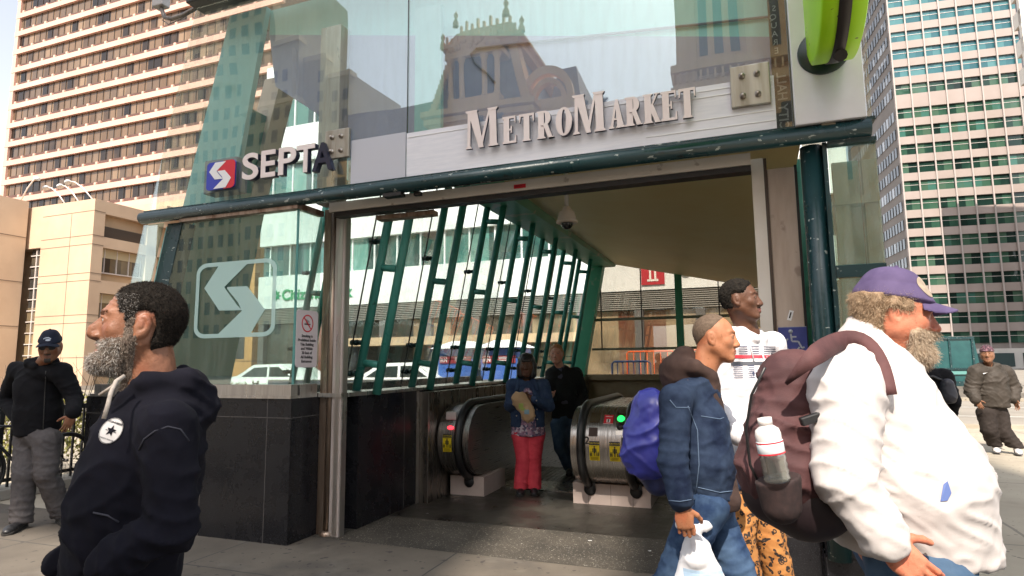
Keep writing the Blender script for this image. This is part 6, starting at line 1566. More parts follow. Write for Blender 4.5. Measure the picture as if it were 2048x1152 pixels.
def legs(F, j, r=(.105, .075, .070), k=.03, flare=0.0):
    for q in 'LR': F.cone(j['pelvis'] - V(0, 0, .02), j['hip' + q], .13, r[0], .04); F.cone(j['hip' + q], j['kn' + q], r[0], r[1], k); F.cone(j['kn' + q], j['an' + q], r[1], r[2], k * .7)
def bounds(pts, m): a = np.array(pts); return a.min(0) - m, a.max(0) + m
def hood(F, neck, fw, up=(0, 0, 1), r=.085, th=.032, drop=.07, back=.06, k=.03):
    """bunched hood lying round the neck"""
    rt = np.cross(fw, up); 
    P_ = [neck + fw * (.070) + rt * .045 - V(0, 0, .02), neck + rt * r + fw * .01 + V(0, 0, .015), neck + rt * .06 - fw * (r) + V(0, 0, .02), neck - fw * (r + .015) + V(0, 0, .015), neck - rt * .06 - fw * r + V(0, 0, .02), neck - rt * r + fw * .01 + V(0, 0, .015), neck + fw * .070 - rt * .045 - V(0, 0, .02)]
    rs = [th * .7, th * .95, th * 1.2, th * 1.3, th * 1.2, th * .95, th * .7]
    for a, b, ra, rb in zip(P_[:-1], P_[1:], rs[:-1], rs[1:]): F.cone(a, b, ra, rb, k * .6)
    F.ell(neck - fw * (r + back) - V(0, 0, drop), (.10, .06, .075) if abs(fw[1]) > .7 else (.065, .10, .075), None, .04)

# ---- 1. man in profile, foreground left
face = R_(-117); M1 = Mhead(V(-1.053, 1.740, 1.596), face, .06, 0, 1.0); fw1 = unit((-.86, -.51, 0)); rt1 = unit((-.51, .86, 0))
j1 = dict(neck=V(-1.017, 1.760, 1.402), chest=V(-1.021, 1.760, 1.243), belly=V(-1.048, 1.740, 1.106), pelvis=V(-1.078, 1.760, 0.931))
j1['shL'] = V(-0.901, 1.640, 1.321); j1['shR'] = j1['neck'] + rt1 * .19 - V(0, 0, .06)
j1['elL'] = V(-0.856, 1.600, 1.085); j1['wrL'] = V(-0.963, 1.540, 1.022); j1['elR'] = j1['shR'] + V(-.02, .05, -.29); j1['wrR'] = j1['elR'] + fw1 * .2 - V(0, 0, .12) - rt1 * .05
for q, s_ in (('L', -1), ('R', 1)):
    j1['hip' + q] = j1['pelvis'] + rt1 * s_ * .09 - V(0, 0, .06); j1['kn' + q] = j1['hip' + q] + V(.02, .02 * s_, -.40); j1['an' + q] = np.append(j1['kn' + q][:2], .07) + V(.05, -.02 * s_, 0)
f1 = Fig('grey-bearded man in profile wearing a dark navy hoodie with a round white star patch', j1['anL'], j1)
sp1 = dict(nose=1.26, hook=1, nosew=1.2, jaw=1.02, mouth=.004, chin=.008, lips=.9, neckfront=1)
HF1 = build_head(M1, sp1, j1['neck'] + V(0, 0, .02), .0030, .060); P1 = HF1.mesh()
P1 = (smooth_pts(*P1, 1), P1[1]); N1 = normals(*P1)
o1, r1, w1, u1, S1 = M1
def loc1(P, M): o, rt, fw, up, S = M; q = (P - o) / S; return q @ rt, q @ fw, q @ up
x_, y_, z_ = loc1(P1[0], M1)
cr = .0010 * np.sin((z_ + .25 * np.abs(x_)) * 520) * np.exp(-((z_ - .060) / .018) ** 2) * (y_ > .03) + .0003 * np.sin((z_ * .6 + y_) * 700) * np.exp(-((z_ - .005) / .02) ** 2 - ((y_ - .055) / .014) ** 2) + .0008 * vnoise(P1[0], 90, 3)
P1 = (P1[0] + N1 * cr[:, None], P1[1])
f1.body(SK_BROWN, P1, M=M1); eyes(f1.root, M1, (.04, .02, .012))
hm = lambda x, y, z: (np.minimum.reduce([(z + .060) - .0 * y, .050 - y + (z - .06) * .55 + .0 * x, np.where(z < .035, np.maximum(-.030 - y, np.where(z > -.02, -.0 + (.034 - y) * 0 - np.hypot(y + .012, z + .002) * -1 - .040, -1) * (y < .03)), 1)]), .0085)
def hair1(x, y, z):
    front = (.066 - .35 * np.maximum(0, .085 - z)) - y                     # hairline across the forehead
    low = np.where(y > -.035, z - np.where(y > .015, .030, .036), z + .070 + (y + .035) * .4)   # above / behind the ear
    side = np.where((y > .008) & (y < .034), z - .008, low)                # sideburn
    ear = np.hypot((y + .012) / .030, (z + .002) / .042) - 1.0
    return np.minimum.reduce([front, side, np.where(np.abs(x) > .06, ear * .03, 1)]), .0075
HR1 = hair_shell(HF1, M1, hair1, .0075).mesh(); HR1 = rough_up(HR1, .0007, 160, 1, 1, .0008, 60)
hobj = fmesh('hair', HR1, HAIR_BK, f1.root)
cut = lambda C: np.minimum(loc1(C, M1)[2] + .055, .075 - loc1(C, M1)[1]) > 0
strands('hair_strands', HR1, cut, 34000, .0055, .00040, pmat('dark wavy hair', (.008, .006, .005), (.028, .020, .015), 120, .8, spec=.2), hobj, 3, .3, .7, .30)
tmpl = lambda C: (loc1(C, M1)[1] > .005) & (loc1(C, M1)[2] < .085)
strands('grey_strands', HR1, tmpl, 5500, .0065, .0004, HAIR_GREY, hobj, 4, .4, .6, .4)
def beard1(x, y, z):
    jawl = np.minimum(-.028 - z + .55 * (y - .02) * (y > .02) * 0 + np.where(y < .045, .0, -.014), y - .004 + 0 * x)
    cheek = (-.034 - .25 * np.maximum(0, y - .03)) - z                      # below the cheek line
    burn = np.minimum(.030 - np.abs(y - .020) * 1.6 - .012, .02 - z + .01)
    mous = np.minimum.reduce([-.046 - z, y - .07, z + .066 + .000])
    lipgap = np.hypot(x / .030, (z + .070) / .0145) - 1
    body_ = np.minimum.reduce([cheek, y - .000, z + .150, np.where(y > .075, lipgap * .02, 1)])
    return np.maximum(body_, np.minimum(burn, y + .0)), np.where(z > -.03, .0025, .007) + .011 * np.clip((-.08 - z) / .04, 0, 1) * (y > .03)
BR1 = hair_shell(HF1, M1, beard1, .014).mesh(); BR1 = rough_up(BR1, .003, 90, 2, 1, .0025, 200)
bobj = fmesh('beard', BR1, BEARD, f1.root)
strands('beard_strands', BR1, lambda C: np.ones(len(C), bool), 26000, .0085, .00035, pmat('grey brown beard hair', (.10, .065, .045), (.34, .29, .24), 260, .75, lo=.4, hi=.6), bobj, 5, .7, .55, .30)
strands('white_strands', BR1, lambda C: loc1(C, M1)[1] > .035, 5000, .009, .00038, pmat('white hair', (.50, .47, .43), rough=.7), bobj, 6, .6, .6)
brows(f1.root, M1, HAIR_BK)
M_navy = cloth('navy fleece', (.0045, .0045, .0085), (.0065, .0065, .012), 6, .95, sheen=.25)
lo, hi = bounds([j1[k] for k in ('neck', 'chest', 'pelvis', 'shL', 'shR', 'elL', 'elR', 'wrL', 'wrR', 'belly')], .22); F = Field(lo, hi, .0075)
trunk(F, j1, fw1, .155, .165, .160, .070, .85); sleeves(F, j1, (.070, .060, .050), .022); 
F.cone(j1['pelvis'] - V(0, 0, .05), j1['belly'], .155, .16, .04, ax=fw1, sc=.85)
nk = j1['neck']; hood(F, nk + V(.0, 0, .020), fw1, r=.080, th=.030, drop=.055, back=.020)
F.cone(nk + fw1 * .075 - V(0, 0, .01), nk + fw1 * .105 - V(0, 0, .10), .030, .03, .03)
F.ell(M1[0] + fw1 * .02 - V(0, 0, .13), (.062, .062, .10), None, .012, True)
F.plane(j1['pelvis'] - V(0, 0, .135), (0, 0, -1))
hd1 = garment('hoodie', F, M_navy, f1.root, [(j1['elL'], .14, (.3, 0, 1), .016), (j1['wrL'], .13, (1, 0, .4), .015), (j1['shL'] - V(0, 0, .05), .11, (.7, 0, .7), .010), (j1['belly'], .18, (.5, 0, 1), .010), (j1['pelvis'], .2, (.2, 0, 1), .014), (nk - fw1 * .12, .12, (.3, .2, 1), .012)], .010, 11)
# patch, cord, seam
pc = V(-0.930, 1.450, 1.335); dv = unit(pc - V(0, 0, CH)); axp = unit(np.cross(dv, V(0, 0, 1))); upp = np.cross(axp, dv)
pcf = V(-0.898, 1.400, 1.340)
bv = bvh(hd1); axp, upp = axp * cos(.42) - upp * sin(.42), upp * cos(.42) + axp * sin(.42); SQ = lambda sh: [[(x * .72, y) for x, y in q] for q in sh]
decal('round_patch', bv, pcf, axp, upp, SQ(disc((0, 0), .034)), pmat('patch white', (.62, .60, .58), rough=.8), hd1, .0035)
decal('patch_star', bv, pcf, axp, upp, SQ(star((0, 0), .016, 5, .42)), M_navy, hd1, .0055)
decal('patch_ring', bv, pcf, axp, upp, SQ(ring((0, 0), .0320, .0332)), M_navy, hd1, .0050)
decal('patch_lettering', bv, pcf, axp, upp, [], M_navy, hd1, .0055, [('CONVERSE', .0068, 0, .0190, .0002), ('ALL      STAR', .0046, 0, -.0025, .0001), ('CHUCK TAYLOR', .0044, 0, -.0235, .0001)])
seam = pmat('seam thread', (.035, .036, .05), rough=.9)
tubeobj('shoulder_seam', on_surface(hd1, [V(-0.825, 1.400, 1.292), V(-0.814, 1.400, 1.319), V(-0.789, 1.400, 1.338), V(-0.756, 1.400, 1.349), V(-0.722, 1.400, 1.342), V(-0.696, 1.400, 1.312)], dv, .001), .0022, seam, hd1)
tubeobj('pocket_seam', on_surface(hd1, [V(-0.928, 1.400, 1.143), V(-0.891, 1.400, 1.135), V(-0.863, 1.400, 1.118)], dv, .001), .0025, seam, hd1)
cordm = pmat('cream cord', (.50, .44, .38), (.38, .33, .28), 80, .8)
tubeobj('drawcord', [V(-1.002, 1.600, 1.458), V(-1.009, 1.580, 1.446), V(-1.001, 1.550, 1.418), V(-0.994, 1.530, 1.386), V(-0.998, 1.525, 1.356)], .0052, cordm, hd1)
tubeobj('drawcord', [V(-1.019, 1.620, 1.454), V(-1.047, 1.620, 1.428), V(-1.081, 1.630, 1.409)], .0048, cordm, hd1)
lo, hi = bounds([j1[k] for k in ('pelvis', 'hipL', 'hipR', 'knL', 'knR', 'anL', 'anR')], .17); F = Field(lo, hi, .012); legs(F, j1, (.105, .08, .075)); F.plane(V(0, 0, .045), (0, 0, -1))
garment('trousers', F, cloth('charcoal trousers', (.03, .03, .035)), f1.root, [(j1['knL'], .14, (0, 0, 1), .008), (j1['knR'], .14, (0, 0, 1), .008)], .005, 12)
SH_BK = pmat('black shoe leather', (.02, .02, .022), rough=.4); SOLE = pmat('shoe sole', (.03, .028, .026), rough=.8)
def shoes(f, fw, mat, sole, L=.25, sp=.0):
    for q in 'LR':
        a = f.j['an' + q]; d = np.array(fw); h_ = np.array([a[0], a[1], max(0, a[2] - .07)]) - d * .05; shoe(f.root, None, h_, h_ + d * L, mat, sole)
shoes(f1, fw1, SH_BK, SOLE); f1.done()

# ---- 2. man in cap and sunglasses by the railing
b2 = V(-4.45, 5.98, 0); fw2 = unit((.42, -.91, 0)); rt2 = unit(np.cross(fw2, V(0, 0, 1)))
M2 = Mhead(V(-4.348, 5.800, 1.682), R_(155), -.22, .03, 1.13)
j2 = dict(neck=V(-4.498, 5.920, 1.487), chest=V(-4.557, 5.980, 1.296), pelvis=V(-4.552, 6.000, 0.884)); 
j2['shR'] = V(-4.784, 6.000, 1.455); j2['shL'] = V(-4.298, 5.900, 1.438); j2['elR'] = V(-5.002, 6.150, 1.172); j2['wrR'] = V(-4.700, 5.950, 1.003); j2['elL'] = V(-4.181, 5.950, 1.185); j2['wrL'] = V(-4.070, 5.780, 1.057)
j2['hipR'] = V(-4.659, 6.030, 0.797); j2['hipL'] = V(-4.439, 5.980, 0.801); j2['knR'] = V(-4.598, 5.950, 0.485); j2['knL'] = V(-4.402, 5.950, 0.505); j2['anR'] = V(-4.60, 5.95, .08); j2['anL'] = V(-4.36, 6.15, .08)
f2 = Fig('man in dark cap, sunglasses and black jacket standing by the iron railing', b2, j2)
HF = build_head(M2, dict(fat=.004), j2['neck'] + V(0, 0, .03), .005); PH = HF.mesh()
hL = hand_field(j2['wrL'] + V(0, 0, -.01), V(-.35, -.15, -1), V(.7, -.7, 0), V(-.4, -.9, 0), 1.05, .45, h=.0045)
f2.body(SK_MED, PH, [hL], M2); eyes(f2.root, M2)
def cap(par, HF, M, mat, brimmat, peak=.075, dip=-.010, T=.010, tilt=0.0, logo=None, wide=.062):
    o, rt, fw, up, S = M
    c = hair_shell(HF, M, lambda x, y, z: (z - .036 - .10 * (-y) * .35, T + .012 * np.clip((z - .09) / .04, 0, 1)), T).mesh(); c = (smooth_pts(*c, 3), c[1])
    co = fmesh('cap_crown', c, mat, par)
    F = Field(o - .21 * S, o + .21 * S, .0032 if S < 1.05 else .004); W = lambda x, y, z: o + (rt * x + fw * y + up * z) * S
    X, Y, Z = F.pts((slice(None),) * 3); X = (X - o[0]) / S; Y = (Y - o[1]) / S; Z = (Z - o[2]) / S
    x = X * rt[0] + Y * rt[1] + Z * rt[2]; y = X * fw[0] + Y * fw[1] + Z * fw[2]; z = X * up[0] + Y * up[1] + Z * up[2]
    outl = np.sqrt((x / (wide + .018)) ** 2 + ((y - .065) / (peak + .012)) ** 2) - 1; surf = np.abs(z - (.046 - .22 * (y - .09) - 6.0 * x * x)) - .0035
    F.d = np.maximum.reduce([outl * .05, surf, .055 - y]).astype(np.float32) * S; b = F.mesh(); b = (smooth_pts(*b, 1), b[1]); fmesh('cap_brim', b, brimmat, co)
    mb = MB(); p = W(0, -.005, .137 + .006); mb.sphere(tuple(p), .007 * S, 10); mb.build('cap_button', mat, co)
    return co
M_navycap = cloth('navy cap', (.012, .016, .032), rough=.7)
c2 = cap(f2.root, HF, M2, M_navycap, M_navycap)
fc = M2[0] + M2[2] * .20 + M2[3] * .085
decal('cap_logo', c2, M2[0] + M2[2] * .30 + M2[3] * .082, -M2[1], M2[3], [(-.030 + k * .0085, -.0235 + k * .0085, .012 - .0009 * (k - 3) ** 2, .021 - .0009 * (k - 3) ** 2) for k in range(7)] + [[(.006 + .020 * cos(2 * pi * k / 14), -.003 + .008 * sin(2 * pi * k / 14)) for k in range(14)]], pmat('cap thread', (.45, .5, .58)), c2, .002)
o, rt, fw, up, S = M2; Wl = lambda x, y, z: tuple(o + (rt * x + fw * y + up * z) * S)
mb = MB()
for s_ in (-1, 1): mb.sphere(Wl(s_ * .031, .092, .006), .001, 8); mb.add([Wl(s_ * .031 + a * .026, .098 - .35 * abs(s_ * .031 + a * .026) ** 1.5 * 2, .006 + b * .0185) for a, b in [(cos(t) * (1.0), sin(t)) for t in [2 * pi * k / 18 for k in range(18)]]], [tuple(range(18))])
sg = mb.build('sunglass_lenses', pmat('sunglass lens', (.004, .004, .005), rough=.05, spec=.9), f2.root)
mb = MB(); mb.tube([Wl(-.010, .100, .010), Wl(.010, .100, .010)], .002 * S, 6)
for s_ in (-1, 1): mb.tube([Wl(s_ * .056, .080, .012), Wl(s_ * .078, .0, .006)], .0025 * S, 6)
mb.build('sunglass_frame', M_black, sg)
beardm = pmat('dark goatee', (.02, .016, .014), (.05, .04, .035), 80, .7)
gt = hair_shell(HF, M2, lambda x, y, z: (np.maximum(np.minimum.reduce([-.080 - z, y - .055, .024 - np.abs(x), z + .125]), np.minimum.reduce([-.044 - z, z + .058, .026 - np.abs(x), y - .06])), .004), .004).mesh(); fmesh('goatee', gt, beardm, f2.root)
M_blk = cloth('black jacket cloth', (.006, .006, .008), (.010, .010, .012), 5, .9, sheen=.1)
lo, hi = bounds([j2[k] for k in ('neck', 'chest', 'pelvis', 'shL', 'shR', 'elL', 'elR', 'wrL', 'wrR')], .22); F = Field(lo, hi, .011)
trunk(F, j2, fw2, .185, .19, .195, .09, .72); sleeves(F, j2, (.090, .074, .060), .02, cuff=.06); hood(F, j2['neck'] + V(0, 0, .03), fw2, r=.10, th=.042); F.plane(j2['pelvis'] - V(0, 0, .04), (0, 0, -1)); F.ell(M2[0] - V(0, 0, .12) + fw2 * .03, (.07, .07, .08), None, .01, True)
jk = garment('jacket', F, M_blk, f2.root, [(j2['elL'], .16, (0, 0, 1), .012), (j2['elR'], .16, (0, 0, 1), .012)], .008, 21)
tubeobj('zip', on_surface(jk, [arc_pt(V(-4.217, 5.600, 1.454), V(-4.200, 5.600, 0.923), t) for t in np.linspace(0, 1, 9)], None, .002), .004, pmat('zip metal', (.08, .08, .08), rough=.3, metal=.6), jk)
M_gry = cloth('grey flannel', (.085, .078, .08), (.11, .10, .10), 30, .9)
lo, hi = bounds([j2[k] for k in ('pelvis', 'hipL', 'hipR', 'knL', 'knR', 'anL', 'anR')], .18); F = Field(lo, hi, .011); legs(F, j2, (.115, .098, .092), .02); F.plane(V(0, 0, .05), (0, 0, -1)); F.plane(j2['pelvis'] + V(0, 0, .10), (0, 0, 1))
garment('trousers', F, M_gry, f2.root, [(j2['knL'], .2, (0, 0, 1), .010), (j2['anR'], .18, (.1, 0, 1), .016), (j2['anL'], .18, (0, 0, 1), .016)], .009, 22, f=(14, 14, 4))
for q, d in (('R', unit((.25, -.97, 0))), ('L', unit((.75, -.66, 0)))): a = j2['an' + q]; h_ = V(a[0], a[1], 0) - d * .05; shoe(f2.root, None, h_, h_ + d * .29, SH_BK, SOLE, w=.052)
f2.done()

# ---- 3. woman in denim jacket and coral trousers
fw3 = unit((-.05, -1, 0)); M3 = Mhead(V(0.162, 7.300, 1.455), R_(183), 0, 0, 1.10)
j3 = dict(neck=V(0.160, 7.340, 1.256), chest=V(0.158, 7.330, 1.082), pelvis=V(0.171, 7.340, 0.752))
j3['shR'] = V(0.006, 7.340, 1.217); j3['shL'] = V(0.354, 7.340, 1.213); j3['elR'] = V(-0.037, 7.300, 0.988); j3['wrR'] = V(0.078, 7.100, 1.078); j3['elL'] = V(0.417, 7.280, 0.984); j3['wrL'] = V(0.226, 7.080, 1.078)
j3['hipR'] = V(0.094, 7.340, 0.662); j3['hipL'] = V(0.252, 7.340, 0.660); j3['knR'] = V(0.113, 7.280, 0.403); j3['knL'] = V(0.235, 7.300, 0.399); j3['anR'] = V(.075, 7.28, .07); j3['anL'] = V(.235, 7.30, .07)
f3 = Fig('woman in a denim jacket, floral blouse and coral trousers holding a paper bag', (.155, 7.33), j3)
HF = build_head(M3, dict(fat=.004, lips=1.2), j3['neck'] + V(0, 0, .02), .005, .048); PH = HF.mesh()
hR = hand_field(j3['wrR'], V(.9, -.25, .1), V(-.1, -1, .2), V(0, 0, 1), .95, .55, h=.0048); hL = hand_field(j3['wrL'], V(-.95, -.3, -.05), V(0, -1, .1), V(0, 0, 1), .95, .5, h=.0048)
f3.body(SK_DARK, PH, [hR, hL], M3, .9); eyes(f3.root, M3)
def bob(x, y, z):
    face = np.maximum(np.hypot(x / .048, (z + .035) / .075) - 1, (.045 - y) * 20); m = np.minimum(face * .03, z + .118)
    return m, .016 + .010 * (z < -.02)
H3 = Field(M3[0] - .19, M3[0] + .19, .006); H3.cone(M3[0] + V(0, .02, .05), M3[0] + V(0, .03, -.09), .102, .112, .02); H3.cone(M3[0] + V(-.085, -.02, .0), M3[0] + V(-.085, -.03, -.11), .035, .03, .03); H3.cone(M3[0] + V(.085, -.02, .0), M3[0] + V(.085, -.03, -.11), .035, .03, .03)
H3.ell(M3[0] + M3[2] * .105 - V(0, 0, .035), (.050, .075, .075), None, .012, True); H3.cone(M3[0] + V(-.04, -.095, .060), M3[0] + V(.04, -.095, .060), .022, .022, .01); H3.plane(M3[0] - V(0, 0, .15), (0, 0, -1))
hp3 = H3.mesh(); hp3 = rough_up(hp3, .003, (60, 60, 6), 4, 1); fmesh('hair', hp3, pmat('black bob hair', (.008, .007, .008), (.02, .018, .02), 50, .35, stretch=(8, 8, 1)), f3.root)
def voro_cloth(name, base, cols, scale):
    if name in _MC: return _MC[name]
    m = pmat(name, base, rough=.85); N, L, b = nodes_of(m); tc = N.new('ShaderNodeTexCoord'); v = N.new('ShaderNodeTexVoronoi'); v.inputs['Scale'].default_value = scale; L.new(tc.outputs['Object'], v.inputs['Vector'])
    cr = N.new('ShaderNodeValToRGB'); cr.color_ramp.interpolation = 'CONSTANT'; e = cr.color_ramp; e.elements[0].color = (*cols[0], 1); e.elements[1].position = 1 / len(cols); e.elements[1].color = (*cols[1], 1)
    for k, c in enumerate(cols[2:]): q = e.elements.new((k + 2) / len(cols)); q.color = (*c, 1)
    L.new(v.outputs['Color'], cr.inputs[0]); L.new(cr.outputs[0], b.inputs['Base Color']); return m
M_flor = voro_cloth('floral print', (.3, .2, .3), [(.16, .12, .22), (.30, .18, .28), (.10, .09, .18), (.55, .50, .58), (.22, .13, .20), (.45, .28, .36), (.12, .12, .2)], 45)
lo, hi = bounds([j3[k] for k in ('neck', 'chest', 'pelvis', 'shL', 'shR')], .22); F = Field(lo, hi, .010)
trunk(F, j3, fw3, .185, .175, .155, .05, .72); F.plane(j3['pelvis'] - V(0, 0, .10), (0, 0, -1)); F.cone(j3['pelvis'] - V(0, 0, .08), j3['pelvis'], .20, .19, .03, ax=fw3, sc=.75); F.plane(j3['pelvis'] - V(0, 0, .11), (0, 0, -1))
F.cone(j3['neck'] + V(0, -.2, .02), j3['neck'] + V(0, -.12, -.10), .055, .02, .01, sub=True)
garment('blouse', F, M_flor, f3.root, [], .005, 31)
def denim(name, c, c2, s=14): 
    m = cloth(name, c, c2, s, .85, weave=500, lo=.35, hi=.7); return m
M_den3 = denim('dark denim', (.030, .052, .115), (.055, .09, .17))
lo, hi = bounds([j3[k] for k in ('neck', 'chest', 'pelvis', 'shL', 'shR', 'elL', 'elR', 'wrL', 'wrR')], .22); F = Field(lo, hi, .010)
trunk(F, j3, fw3, .200, .190, .178, .082, .80); sleeves(F, j3, (.082, .068, .052), cuff=.05); F.plane(j3['pelvis'] + V(0, 0, -.005), (0, 0, -1))
F.ell(M3[0] - V(0, 0, .13), (.06, .06, .06), None, .01, True)
for s_ in (-1, 1): F.cone(j3['neck'] + V(s_ * .09, -.05, .02), j3['neck'] + V(s_ * .12, -.14, -.08), .028, .022, .012, ax=(0, 1, 0), sc=.6)
F.cone(j3['neck'] + V(.0, -.16, .06), j3['pelvis'] + V(.0, -.22, -.05), .075, .125, .012, sub=True)
dj = garment('denim_jacket', F, M_den3, f3.root, [(j3['elL'], .12, (0, 0, 1), .010), (j3['elR'], .12, (0, 0, 1), .010)], .006, 32)
mb = MB()
for dx, dz in ((.105, -.02), (.115, -.13), (.12, -.24), (-.10, -.05), (-.12, -.2)): 
    for p in on_surface(dj, [j3['chest'] + V(dx, -.4, dz)], (0, 1, 0), .002): mb.sphere(tuple(p), .009, 8)
mb.build('buttons', M_steel2, dj)
M_cor = cloth('coral cotton', (.62, .055, .085), (.72, .08, .11), 12, .8)
lo, hi = bounds([j3[k] for k in ('pelvis', 'hipL', 'hipR', 'knL', 'knR', 'anL', 'anR')], .17); F = Field(lo, hi, .010)
for q in 'LR': F.cone(j3['pelvis'] - V(0, 0, .04), j3['hip' + q], .12, .120, .04); F.cone(j3['hip' + q], j3['kn' + q], .118, .085, .012); F.cone(j3['kn' + q], j3['an' + q], .085, .080, .010)
F.plane(V(0, 0, .055), (0, 0, -1))
garment('trousers', F, M_cor, f3.root, [(j3['knL'], .15, (0, 0, 1), .008), (j3['anR'], .15, (0, 0, 1), .010), (j3['anL'], .15, (0, 0, 1), .010), (j3['hipL'], .1, (1, 0, .3), .006)], .006, 33, f=(14, 14, 5))
shoes(f3, fw3, SH_BK, SOLE, .22); f3.done()
# paper bag held against her front
bc = V(0.133, 7.020, 0.988); t = thing('paper_bag', 'crumpled brown paper bag held by the woman in the denim jacket', 'paper bag', bc)
F = Field(V(-.17, -.10, -.2), V(.17, .10, .2), .008); F.cone((-.06, 0, .09), (.035, 0, -.08), .085, .075, .02, ax=(0, 1, 0), sc=.55); F.cone((-.075, 0, .14), (-.05, 0, .05), .03, .08, .03, ax=(0, 1, 0), sc=.4); F.cone((.05, 0, -.12), (.03, 0, -.05), .05, .07, .02, ax=(0, 1, 0), sc=.5)
P, Fc = F.mesh(); P = smooth_pts(P, Fc, 1); P = P + normals(P, Fc) * (.012 * (1 - 2 * np.abs(vnoise(P, 16, 7))))[:, None]; pb = fmesh('bag', (P, Fc), pmat('kraft paper', (.42, .28, .16), (.50, .35, .21), 9, .8), t)
decal('green_print', pb, V(-.02, -.25, .02), V(1, 0, 0), V(0, 0, 1), [(-.05, .0, -.03, .03), (-.03, .02, -.05, -.02)], pmat('bag green', (.32, .42, .10)), pb, .003); decal('blue_print', pb, V(.02, -.25, -.04), V(1, 0, 0), V(0, 0, 1), [(-.03, .025, -.03, .02)], pmat('bag blue', (.20, .34, .42)), pb, .003)

# ---- 4. sandy-haired man behind her
fw4 = unit((-.12, -1, 0)); M4 = Mhead(V(0.606, 8.550, 1.604), R_(192), .0, 0, 1.10)
j4 = dict(neck=V(0.654, 8.600, 1.384), chest=V(0.691, 8.600, 1.144), pelvis=V(0.710, 8.600, 0.757))
j4['shR'] = V(0.542, 8.600, 1.330); j4['shL'] = V(0.874, 8.600, 1.327); j4['elR'] = V(0.506, 8.550, 1.046); j4['wrR'] = V(0.534, 8.350, 1.003); j4['elL'] = V(0.970, 8.650, 1.037); j4['wrL'] = V(0.853, 8.500, 0.831)
j4['hipR'] = V(0.612, 8.600, 0.637); j4['hipL'] = V(0.790, 8.600, 0.635); j4['knR'] = V(0.626, 8.500, 0.349); j4['knL'] = V(0.736, 8.600, 0.335); j4['anR'] = V(.75, 8.5, .08); j4['anL'] = V(.90, 8.65, .08)
f4 = Fig('sandy-haired man in a black jacket and blue jeans standing behind the woman with the bag', (.83, 8.6), j4)
HF = build_head(M4, dict(fat=.002), j4['neck'] + V(0, 0, .02), .0055); PH = HF.mesh(); hR = hand_field(j4['wrR'], V(-.2, -.5, .4), V(-.9, 0, .3), V(0, 0, 1), 1.0, .8, h=.0055)
f4.body(SK_LIGHT, PH, [hR], M4, .72); eyes(f4.root, M4, (.12, .16, .2))
h4 = hair_shell(HF, M4, lambda x, y, z: (np.minimum.reduce([z - .025 + (y < -.02) * .06, (.075 - y) + (z - .085) * .8]), .010), .01).mesh(); h4 = rough_up(h4, .003, 80, 3); fmesh('hair', h4, HAIR_GING, f4.root)
lo, hi = bounds([j4[k] for k in ('neck', 'chest', 'pelvis', 'shL', 'shR', 'elL', 'elR', 'wrL', 'wrR')], .2); F = Field(lo, hi, .011)
trunk(F, j4, fw4, .18, .175, .175, .085, .75); sleeves(F, j4, (.09, .072, .055), cuff=.04); hood(F, j4['neck'] + V(0, 0, .01), fw4, r=.085, th=.035); F.plane(j4['pelvis'] - V(0, 0, .03), (0, 0, -1)); F.cone(j4['neck'] + V(0, -.13, .08), j4['chest'] + V(0, -.17, -.10), .06, .025, .01, sub=True)
garment('jacket', F, cloth('black quilted jacket', (.012, .014, .016), (.02, .022, .024), 6, .7), f4.root, [(j4['elL'], .15, (0, 0, 1), .012)], .007, 41)
F = Field(*bounds([j4['neck'], j4['chest'], arc_pt(j4['chest'], j4['pelvis'], .6)], .19), .010); F.cone(j4['neck'] - V(0, 0, .03), arc_pt(j4['chest'], j4['pelvis'], .5), .10, .158, .03, ax=fw4, sc=.88); garment('sweater', F, cloth('slate sweater', (.085, .09, .13)), f4.root, [], .003, 42)
M_jean = denim('blue jeans', (.035, .075, .14), (.08, .13, .20), 9)
lo, hi = bounds([j4[k] for k in ('pelvis', 'hipL', 'hipR', 'knL', 'knR', 'anL', 'anR')], .17); F = Field(lo, hi, .011); legs(F, j4, (.105, .08, .075), .015); F.plane(V(0, 0, .05), (0, 0, -1))
garment('jeans', F, M_jean, f4.root, [(j4['knL'], .15, (0, 0, 1), .009)], .006, 43); shoes(f4, fw4, SH_BK, SOLE, .25); f4.done()

# ---- 5. walking man in denim jacket with plastic bag
fw5 = unit((.93, -.36, 0)); rt5 = unit(np.cross(fw5, V(0, 0, 1))); M5 = Mhead(V(1.011, 3.080, 1.596), R_(112), -.05, 0, .99)
j5 = dict(neck=V(0.912, 3.100, 1.384), chest=V(0.902, 3.100, 1.169), belly=V(0.908, 3.080, 1.004), pelvis=V(0.931, 3.100, 0.846))
j5['shR'] = V(0.764, 2.930, 1.302); j5['elR'] = V(0.719, 2.860, 1.028); j5['wrR'] = V(0.733, 2.780, 0.873); j5['shL'] = j5['neck'] - rt5 * .19 - V(0, 0, .07); j5['elL'] = j5['shL'] + V(.02, .02, -.28); j5['wrL'] = j5['elL'] + fw5 * .16 - V(0, 0, .18)
j5['hipR'] = j5['pelvis'] + rt5 * .09 - V(0, 0, .05); j5['hipL'] = j5['pelvis'] - rt5 * .09 - V(0, 0, .05)
j5['knR'] = V(0.731, 3.000, 0.457); j5['anR'] = V(.50, 3.02, .20); j5['knL'] = V(1.066, 3.120, 0.490); j5['anL'] = V(1.16, 3.10, .08)
f5 = Fig('walking man in blue denim jacket over a brown hood, carrying a white plastic bag', (.85, 3.0), j5)
HF = build_head(M5, dict(nose=1.05, nosew=1.1, fat=.003), j5['neck'] + V(.02, 0, .02), .0036, .058); PH = HF.mesh(); PH = (smooth_pts(*PH, 1), PH[1])
hR5 = hand_field(j5['wrR'] + V(0, 0, -.02), V(.12, -.02, -1), unit(rt5 + V(0, 0, .05)), fw5, 1.0, 1.35, thumb=1.1, h=.0032)
